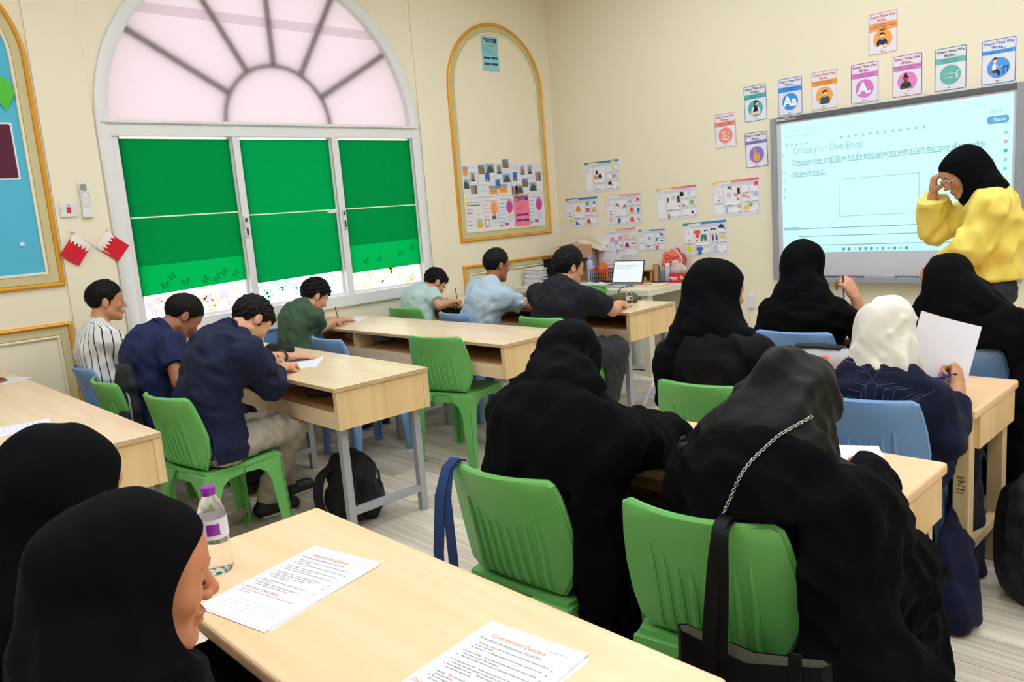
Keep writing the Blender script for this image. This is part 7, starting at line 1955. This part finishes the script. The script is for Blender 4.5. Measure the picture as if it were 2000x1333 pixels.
for i, q in enumerate(L[:-1]):
    dq = (L[i + 1] - q).normalized()
    if lm is None:
        o = MB().tube([(0.0055 * math.cos(t), 0.0036 * math.sin(t), 0) for t in np.linspace(0, 2 * math.pi, 9)], 0.0013, 4, cap=False).build('chain_link', M_chain, cn, smooth='all'); lm = o.data
    else: o = bpy.data.objects.new('chain_link', lm); link(o, cn)
    o.location = q - cp[0]
    o.rotation_euler = (dq.to_track_quat('X', 'Z') @ Euler((math.radians(90 * (i % 2) + 20), 0, 0)).to_quaternion()).to_euler()
# embroidered leaf sprays on the navy abaya
p = PB['white']; tr = []
for ch in p.root.children:
    if ch.name.startswith('abaya'):
        AB = ch; tr = BVHTree.FromPolygons([v.co + Vector(p.base) for v in ch.data.vertices], [tuple(q.vertices) for q in ch.data.polygons])
M_thread = mat('grey_thread', (66, 74, 108), 0.8); eb = MB(); re_ = random.Random(9)
def stitch(pts):
    o_ = []
    for x, z in pts:
        h = tr.ray_cast(Vector((x, 2.0, z)), Vector((0, 1, 0)))
        if h[0] is not None: o_.append(tuple(h[0] - Vector(p.base) + Vector((0, -0.0008, 0))))
    if len(o_) > 2: eb.tube(o_, 0.0011, 4)
for cx, cz, a0 in ((-1.02, 0.86, 0.9), (-1.02, 0.86, 2.2), (-1.02, 0.86, 3.9), (-1.02, 0.86, 5.5), (-1.10, 0.90, 2.8), (-0.94, 0.90, 0.3), (-1.08, 0.80, 3.4), (-0.97, 0.80, 5.9)):
    main = [(cx + 0.10 * t * math.cos(a0 + 0.5 * t), cz + 0.10 * t * math.sin(a0 + 0.5 * t)) for t in np.linspace(0, 1, 9)]; stitch(main)
    for k in (2, 4, 6):
        for sg in (-1, 1): stitch([(main[k][0] + 0.045 * t * math.cos(a0 + sg * 0.9), main[k][1] + 0.045 * t * math.sin(a0 + sg * 0.9)) for t in np.linspace(0, 1, 5)])
if eb.v:
    o = eb.build('embroidery', M_thread, AB, smooth='all'); o['kind'] = 'stuff'

# ---- floor things
pgb = thing('plastic_bag', 'crumpled clear plastic bag under the chair of the boy in khaki', 'bag', (-3.95, 1.60, 0.0))
F = Field((-0.2, -0.16, -0.01), (0.2, 0.16, 0.2), 0.006); F.ell((0, 0, 0.06), (0.13, 0.09, 0.075), None, 0.02).ell((-0.06, 0.02, 0.10), (0.07, 0.06, 0.06), None, 0.03); w_ = ridges(21, 4, (0.04, 0.09), (1, 1, 1)); F.warp(lambda P: -0.012 * w_(P), 0.03)
v = F.view(F.lo, F.lo + F.h * F.n); F.f = np.maximum(F.f, np.broadcast_to(0.002 - v[3], F.f.shape)).astype(np.float32)
F.build('bag_film', mat('bag_film', (172, 166, 150), 0.25, 0.5, alpha=0.75), pgb)
bn = thing('waste_bin', 'round white waste bin under the teacher desk', 'bin', (-4.40, 5.82, 0))
MB().lathe([(0.085, 0.0), (0.105, 0.26), (0.112, 0.265), (0.112, 0.275), (0.100, 0.275), (0.082, 0.012)], 24).build('bin_body', mat('white_plastic', (226, 224, 220), 0.45), bn, smooth=True)
MB().tube([(0.112 * math.cos(t), 0.112 * math.sin(t), 0.270) for t in np.linspace(0, 2 * math.pi, 25)], 0.006, 6, cap=False).build('rim', mat('white_plastic', (226, 224, 220), 0.45), bn, smooth='all')
cb = MB().tube([(-4.60, 5.60, 0.006), (-4.40, 5.50, 0.006), (-4.25, 5.56, 0.006), (-4.10, 5.54, 0.006), (-4.02, 5.60, 0.006), (-4.00, 5.80, 0.006)], 0.005, 6).build('floor_cable', M_ink, smooth='all'); tag(cb, 'black cable lying on the floor under the teacher desk', 'cable')
rd_ = thing('red_case', 'small red box on the front wooden table', 'box', (-1.30, 4.30, 0.715)); MB().box(-0.05, 0.05, -0.03, 0.03, 0, 0.05).build('carton', mat('red_card', (206, 48, 44), 0.5), rd_, bevel=0.004); MB().box(-0.052, 0.052, -0.032, 0.032, 0.046, 0.058).build('lid', mat('red_card', (206, 48, 44), 0.5), rd_, bevel=0.003)

# ---- on the teacher's desk
def T(name, label, cat, x, y, rz=0.0): return thing(name, label, cat, (x, y, ZM), rz)
lp = T('laptop', 'open silver laptop with a white page on its screen', 'laptop', -4.44, 5.60, math.radians(4))
M_alu = mat('laptop_silver', (168, 170, 176), 0.35, metal=0.4)
MB().box(-0.165, 0.165, -0.11, 0.11, 0, 0.014).build('laptop_base', M_alu, lp, bevel=0.004)
for rr__ in range(4):
    for kk in range(11): MB().box(-0.142 + 0.0262 * kk, -0.120 + 0.0262 * kk, 0.015 - 0.022 * rr__ + 0.035, 0.032 - 0.022 * rr__ + 0.035, 0.0135, 0.0155).build('key', M_bdark, lp)
Rl = Matrix.Translation((0, 0.108, 0.012)) @ Matrix.Rotation(math.radians(-16), 4, 'X')
MB().box(-0.165, 0.165, 0, 0.008, 0, 0.215, Rl).build('laptop_lid', mat('bezel_black', (30, 30, 36), 0.4), lp, bevel=0.003)
sc = MB(); sc.box(-0.156, 0.156, -0.0012, 0, 0.014, 0.206, Rl); sc.build('laptop_screen', lit('laptop_page', (0.86, 0.95, 0.97), 0.75), lp)
for k in range(3): MB().box(-0.13, 0.11 - 0.05 * k, -0.0020, -0.0012, 0.168 - 0.016 * k, 0.170 - 0.016 * k, Rl).build('page_line', ink(150, 180, 190), lp)
chg = MB().tube([(-4.27, 5.56, ZM + 0.006), (-4.23, 5.48, ZM + 0.03), (-4.24, 5.40, ZM + 0.02), (-4.255, 5.362, ZM + 0.010), (-4.265, 5.350, ZM - 0.012), (-4.26, 5.345, 0.55), (-4.24, 5.36, 0.20), (-4.22, 5.42, 0.006)], 0.004, 6).build('laptop_cable', M_ink, smooth='all'); tag(chg, 'black charger cable hanging over the front edge of the teacher desk', 'cable')
def block(parent, nm, x0, x1, y0, y1, z0, z1, m, bevel=0.0, rz=0.0): return MB().box(x0, x1, y0, y1, z0, z1, Matrix.Rotation(rz, 4, 'Z')).build(nm, m, parent, bevel=bevel)
yf = T('plastic_folder', 'bright yellow plastic folder lying near the desk corner', 'folder', -4.17, 5.62, math.radians(20)); block(yf, 'cover', -0.17, 0.17, -0.11, 0.11, 0, 0.003, mat('folder_yellow', (244, 222, 74), 0.4)); block(yf, 'flap', -0.17, 0.17, -0.11, 0.0, 0.003, 0.005, mat('folder_yellow', (244, 222, 74), 0.4))
ps = T('paper_pile', 'loose white papers on top of the yellow folder', 'paper', -4.20, 5.72, math.radians(14))
ps.location.z = ZM + 0.005
for k in range(3): block(ps, 'page', -0.15, 0.15, -0.10, 0.10, 0.0008 * k, 0.0008 * k + 0.0006, M_paper, rz=0.1 * k)
rp = T('red_marker', 'red pencil lying on the papers beside the folder', 'pencil', -4.22, 5.66, 0.2); rp.location.z = ZM + 0.008
MB().tube([(-0.09, 0, 0.004), (0.0, 0, 0.004)], 0.005, 8).build('barrel', mat('marker_red', (206, 70, 76), 0.4), rp, smooth=True); MB().tube([(0.0, 0, 0.004), (0.08, 0, 0.004)], 0.004, 8).build('cap', M_bframe, rp, smooth=True)
ph = T('mobile_phone', 'dark red phone case lying behind the folder', 'phone', -4.20, 5.90, 0.3); block(ph, 'phone_case', -0.075, 0.075, -0.037, 0.037, 0, 0.010, mat('phone_red', (110, 44, 48), 0.4), 0.004); block(ph, 'glass', -0.070, 0.070, -0.033, 0.033, 0.010, 0.0108, M_ink)
# glove box
gb = T('glove_box', 'red card box of gloves with a yellow hand printed on it', 'box', -4.005, 5.955, math.radians(1)); M_rc = mat('glove_red', (206, 36, 50), 0.45)
block(gb, 'carton', -0.115, 0.115, -0.055, 0.055, 0, 0.082, M_rc, 0.002)
S = Sheet(gb, -0.0556); S.text('lettering', WH, 'Lifebuoy', -0.065, 0.046, 0.026, 1, shear=0.15, bold=0.0006, maxw=0.085); S.rect('lettering', WH, -0.08, 0.026, -0.03, 0.029, 1)
S.poly('glove_print', ink(240, 206, 60), [(0.000, 0.050), (0.012, 0.070), (0.018, 0.056), (0.030, 0.072), (0.032, 0.056), (0.048, 0.050), (0.085, 0.030), (0.112, 0.018), (0.112, 0.008), (0.080, 0.016), (0.050, 0.030), (0.022, 0.034), (0.006, 0.028), (0.016, 0.044)], 1); S.done()
sb_ = T('clear_bag', 'clump of clear plastic bag on top of the red glove box', 'bag', -4.06, 5.965); sb_.location.z = ZM + 0.082
F = Field((-0.14, -0.09, -0.01), (0.14, 0.09, 0.16), 0.006); F.ell((0, 0, 0.035), (0.085, 0.045, 0.045), None, 0.02).ell((-0.02, 0, 0.075), (0.035, 0.03, 0.05), None, 0.03); w_ = ridges(33, 4, (0.035, 0.07), (1, 1, 0.3)); F.warp(lambda P: -0.010 * w_(P), 0.03)
v = F.view(F.lo, F.lo + F.h * F.n); F.f = np.maximum(F.f, np.broadcast_to(0.001 - v[3], F.f.shape)).astype(np.float32)
F.build('bag_film', mat('clear_film', (232, 222, 222), 0.2, 0.5, alpha=0.55), sb_)
gbt = T('flask', 'slim pale grey flask beside the red glove box', 'bottle', -4.165, 5.955); MB().lathe([(0.026, 0), (0.028, 0.006), (0.028, 0.135), (0.022, 0.145), (0.022, 0.150)], 20).build('flask_body', mat('flask_grey', (190, 192, 204), 0.35), gbt, smooth=True); MB().lathe([(0.023, 0.148), (0.023, 0.168), (0.020, 0.172)], 20).build('lid', M_white, gbt, smooth=True)
pc = T('pen_cup', 'clear grey pen cup full of pens', 'cup', -4.225, 5.965); MB().lathe([(0.036, 0), (0.040, 0.100), (0.037, 0.100), (0.033, 0.005)], 20).build('cup', mat('smoke_plastic', (150, 148, 152), 0.2, alpha=0.6), pc, smooth=True)
cups = [(232, 226, 214), (60, 60, 66), (236, 214, 130), (232, 226, 214), (40, 44, 52), (196, 150, 90)]
for k, c in enumerate(cups):
    a = k * 1.05; pn_ = thing('pen', ['white pen', 'black pen', 'yellow pencil', 'cream pencil', 'dark marker', 'wooden pencil'][k] + ' standing in the clear grey pen cup', 'pen', (-4.225 + 0.018 * math.cos(a), 5.965 + 0.018 * math.sin(a), ZM + 0.008), group='pens in the cup')
    MB().tube([(0, 0, 0), (0.020 * math.cos(a), 0.020 * math.sin(a), 0.125 + 0.008 * (k % 3))], 0.0038, 6).build('barrel', ink(*c), pn_, smooth=True); MB().tube([(0.020 * math.cos(a), 0.020 * math.sin(a), 0.125 + 0.008 * (k % 3)), (0.022 * math.cos(a), 0.022 * math.sin(a), 0.14 + 0.008 * (k % 3))], [0.0038, 0.001], 6).build('tip', M_ink, pn_, smooth=True)
# speech bubble sign in the cup
sg = thing('paper_sign', 'coral cloud shaped sign reading Good Job with a white edge', 'sign', (-4.165, 6.015, ZM + 0.195))
def cloud(k, dx=0, dz=0):
    pts = []
    for cx, cz, r_, a0, a1 in ((0.055, 0.0, 0.055, -60, 60), (0.02, 0.05, 0.05, 30, 140), (-0.045, 0.035, 0.045, 60, 200), (-0.075, -0.03, 0.035, 130, 270), (-0.01, -0.04, 0.045, 210, 300), (0.05, -0.055, 0.035, 230, 360)):
        for i in range(6):
            t = math.radians(a0 + (a1 - a0) * i / 5); pts.append((dx + k * (cx + r_ * math.cos(t)), dz + k * (cz + r_ * math.sin(t))))
    return pts
MB().prism(cloud(1.12), 0, 0.003, 'y').build('backing', M_white, sg); MB().prism(cloud(1.0), -0.003, 0.0, 'y').build('cloud_face', mat('coral_card', (248, 128, 104), 0.6), sg)
MB().prism([(0.115 + 0.05 * math.cos(t), 0.0 + 0.06 * math.sin(t)) for t in np.linspace(0, 2 * math.pi, 19)[:-1]], 0.004, 0.007, 'y').build('back_disc', mat('brick_card', (196, 84, 80), 0.6), sg); MB().prism([(0.055 + 0.05 * math.cos(t), 0.075 + 0.035 * math.sin(t)) for t in np.linspace(0, 2 * math.pi, 19)[:-1]], 0.004, 0.007, 'y').build('back_disc', mat('brick_card', (196, 84, 80), 0.6), sg)
S = Sheet(sg, -0.0036); S.text('lettering', ink(214, 40, 60), 'Good', 0.0, 0.022, 0.066, 1, shear=0.25, bold=0.0012); S.text('lettering', ink(214, 40, 60), 'Job', -0.03, -0.030, 0.060, 1, shear=0.25, bold=0.0012); S.done()
MB().box(-0.004, 0.004, 0.0, 0.003, -0.185, -0.06).build('stick', M_pine, sg)
cyl = T('card_tube', 'brown cardboard tube standing on the desk', 'tube', -4.290, 5.955); MB().lathe([(0.028, 0), (0.028, 0.165), (0.024, 0.165), (0.024, 0.004)], 20).build('tube_wall', mat('kraft_card', (190, 150, 112), 0.8), cyl, smooth=True)
MB().lathe([(0.0282, 0.150), (0.0282, 0.156)], 20, cap=False).build('tape', mat('kraft_tape', (170, 128, 92), 0.5), cyl)
og = T('desk_organiser', 'small wooden two tier desk organiser', 'organiser', -4.410, 5.960); M_og = mat('organiser_wood', (206, 148, 92), 0.5)
for z0 in (0, 0.100): block(og, 'tier', -0.085, 0.085, -0.05, 0.05, z0, z0 + 0.012, M_og, 0.002)
for x0 in (-0.085, 0.075): block(og, 'side', x0, x0 + 0.010, -0.05, 0.05, 0, 0.11, M_og, 0.002)
block(og, 'back', -0.085, 0.085, 0.044, 0.05, 0, 0.11, mat('organiser_back', (150, 120, 92), 0.6))
for k, (c, nm) in enumerate((((232, 80, 90), 'pink'), ((244, 196, 60), 'yellow'))):
    q = thing('sharpener', '%s sharpener on the wooden organiser' % nm, 'sharpener', (-4.455 + 0.055 * k, 5.925, ZM + 0.012)); block(q, 'body', -0.010, 0.010, -0.008, 0.008, 0, 0.036, mat('sharp_' + nm, c, 0.4), 0.003); block(q, 'blade', -0.006, 0.006, -0.0085, 0.009, 0.02, 0.03, M_steel)
blt = T('drink_bottle', 'tall pale blue drink bottle with a grey loop', 'bottle', -5.03, 5.900); M_pb = mat('pale_blue_steel', (178, 196, 226), 0.35)
MB().lathe([(0.036, 0), (0.040, 0.005), (0.040, 0.185), (0.034, 0.205), (0.026, 0.215)], 24).build('bottle_body', M_pb, blt, smooth=True); MB().lathe([(0.029, 0.213), (0.029, 0.245), (0.018, 0.252), (0.016, 0.262)], 20).build('lid', mat('lid_blue', (150, 170, 212), 0.4), blt, smooth=True)
MB().tube([(0.025, -0.01, 0.235), (0.05, -0.02, 0.228), (0.062, -0.02, 0.195), (0.052, -0.02, 0.17)], 0.006, 6).build('loop', mat('loop_grey', (120, 124, 136), 0.5), blt, smooth='all')
bk = T('wire_basket', 'red rimmed black wire basket', 'basket', -4.87, 5.880); M_rr = mat('basket_red', (206, 44, 54), 0.4)
b = MB()
for x0, x1, y0, y1 in ((-0.10, 0.10, -0.07, -0.062), (-0.10, 0.10, 0.062, 0.07), (-0.10, -0.092, -0.07, 0.07), (0.092, 0.10, -0.07, 0.07)): b.box(x0, x1, y0, y1, 0.118, 0.130)
b.build('rim', M_rr, bk)
for k in range(9):
    for yy in (-0.066, 0.066): MB().box(-0.098 + 0.0235 * k, -0.093 + 0.0235 * k, yy - 0.002, yy + 0.002, 0, 0.12).build('wire', M_ink, bk)
for zz in (0.004, 0.045, 0.085):
    for yy in (-0.066, 0.066): MB().box(-0.098, 0.098, yy - 0.002, yy + 0.002, zz, zz + 0.004).build('wire', M_ink, bk)
block(bk, 'floor_plate', -0.098, 0.098, -0.066, 0.066, 0, 0.004, M_ink)
ods = T('orange_disc', 'orange card disc propped in the wire basket', 'card', -4.86, 5.885); MB().prism([(0.055 * math.cos(t), 0.150 + 0.045 * math.sin(t)) for t in np.linspace(0, math.pi, 13)] + [(-0.055, 0.02), (0.055, 0.02)], -0.002, 0.002, 'y').build('disc', mat('orange_card', (236, 132, 70), 0.6), ods)
for k, (x, h_, a) in enumerate(((-4.925, 0.33, 0.02), (-4.83, 0.25, -0.08))):
    q = T('display_card', ['tall white printed card standing behind the wire basket', 'tilted white card frame leaning in front of the tall card'][k], 'card', x, 6.03 - 0.03 * k)
    Mq = Matrix.Rotation(a, 4, 'Y'); MB().box(-0.11, 0.11, 0, 0.003, 0, h_, Mq).build('card', M_paper, q)
    for j in range(4): MB().box(-0.09, 0.07, -0.0008, 0.0, h_ - 0.05 - 0.045 * j, h_ - 0.047 - 0.045 * j, Mq).build('printed_line', ink(150, 150, 164), q)
st = T('paper_stack', 'tall uneven stack of white papers at the wall end of the desk', 'paper', -5.44, 5.640, 0.05); rs_ = random.Random(4)
for k in range(13): block(st, 'paper_bundle', -0.11 + rs_.uniform(-0.015, 0.012), 0.11 + rs_.uniform(-0.012, 0.015), -0.15, 0.15, 0.0135 * k, 0.0135 * k + 0.0128, [M_paper, M_sh, ink(206, 208, 214)][k % 3], rz=rs_.uniform(-0.12, 0.12))
fl = T('file_box', 'black file box beside the paper stack', 'box', -5.26, 5.690, -0.05)
b = MB(); b.box(-0.10, 0.10, -0.11, -0.104, 0, 0.255).box(-0.10, 0.10, 0.104, 0.11, 0, 0.255).box(-0.10, -0.094, -0.104, 0.104, 0, 0.255).box(0.094, 0.10, -0.104, 0.104, 0, 0.255).box(-0.10, 0.10, -0.11, 0.11, 0, 0.006); b.build('box_shell', M_tote, fl); block(fl, 'rim', -0.112, 0.112, -0.122, -0.108, 0.245, 0.258, M_tote, 0.002)
cbx = T('cardboard_box', 'open brown cardboard carton turned on its side on the desk', 'box', -5.17, 5.945, 0.35); M_kr = mat('carton_brown', (190, 146, 112), 0.8); M_kin = mat('carton_pale', (226, 206, 186), 0.8)
b = MB(); b.prism([(-0.27, 0.36), (0.0, 0.415), (0.24, 0.31), (0.24, 0.295), (0.0, 0.398), (-0.27, 0.345)], -0.10, 0.10, 'y'); b.build('top_flap', M_kin, cbx)
MB().box(-0.20, 0.14, 0.05, 0.056, 0.0, 0.36).build('back_wall', M_kr, cbx); MB().box(-0.20, -0.194, -0.10, 0.05, 0.0, 0.35).build('side_wall', M_kr, cbx); MB().box(0.134, 0.14, -0.10, 0.05, 0.0, 0.34).build('side_wall', M_kr, cbx); MB().box(-0.20, 0.14, -0.104, -0.098, 0.24, 0.37).build('front_flap', M_kr, cbx)
pp = T('open_book', 'open white booklet in front of the blue drink bottle', 'book', -4.83, 5.640, 0.15)
for sx in (-1, 1):
    MB().loft([[(sx * 0.0, -0.10, 0.012), (sx * 0.0, 0.10, 0.012), (sx * 0.0, 0.10, 0.0), (sx * 0.0, -0.10, 0.0)], [(sx * 0.06, -0.10, 0.020), (sx * 0.06, 0.10, 0.020), (sx * 0.06, 0.10, 0.0), (sx * 0.06, -0.10, 0.0)], [(sx * 0.14, -0.10, 0.005), (sx * 0.14, 0.10, 0.005), (sx * 0.14, 0.10, 0.0), (sx * 0.14, -0.10, 0.0)]]).build('page_block', M_paper, pp)
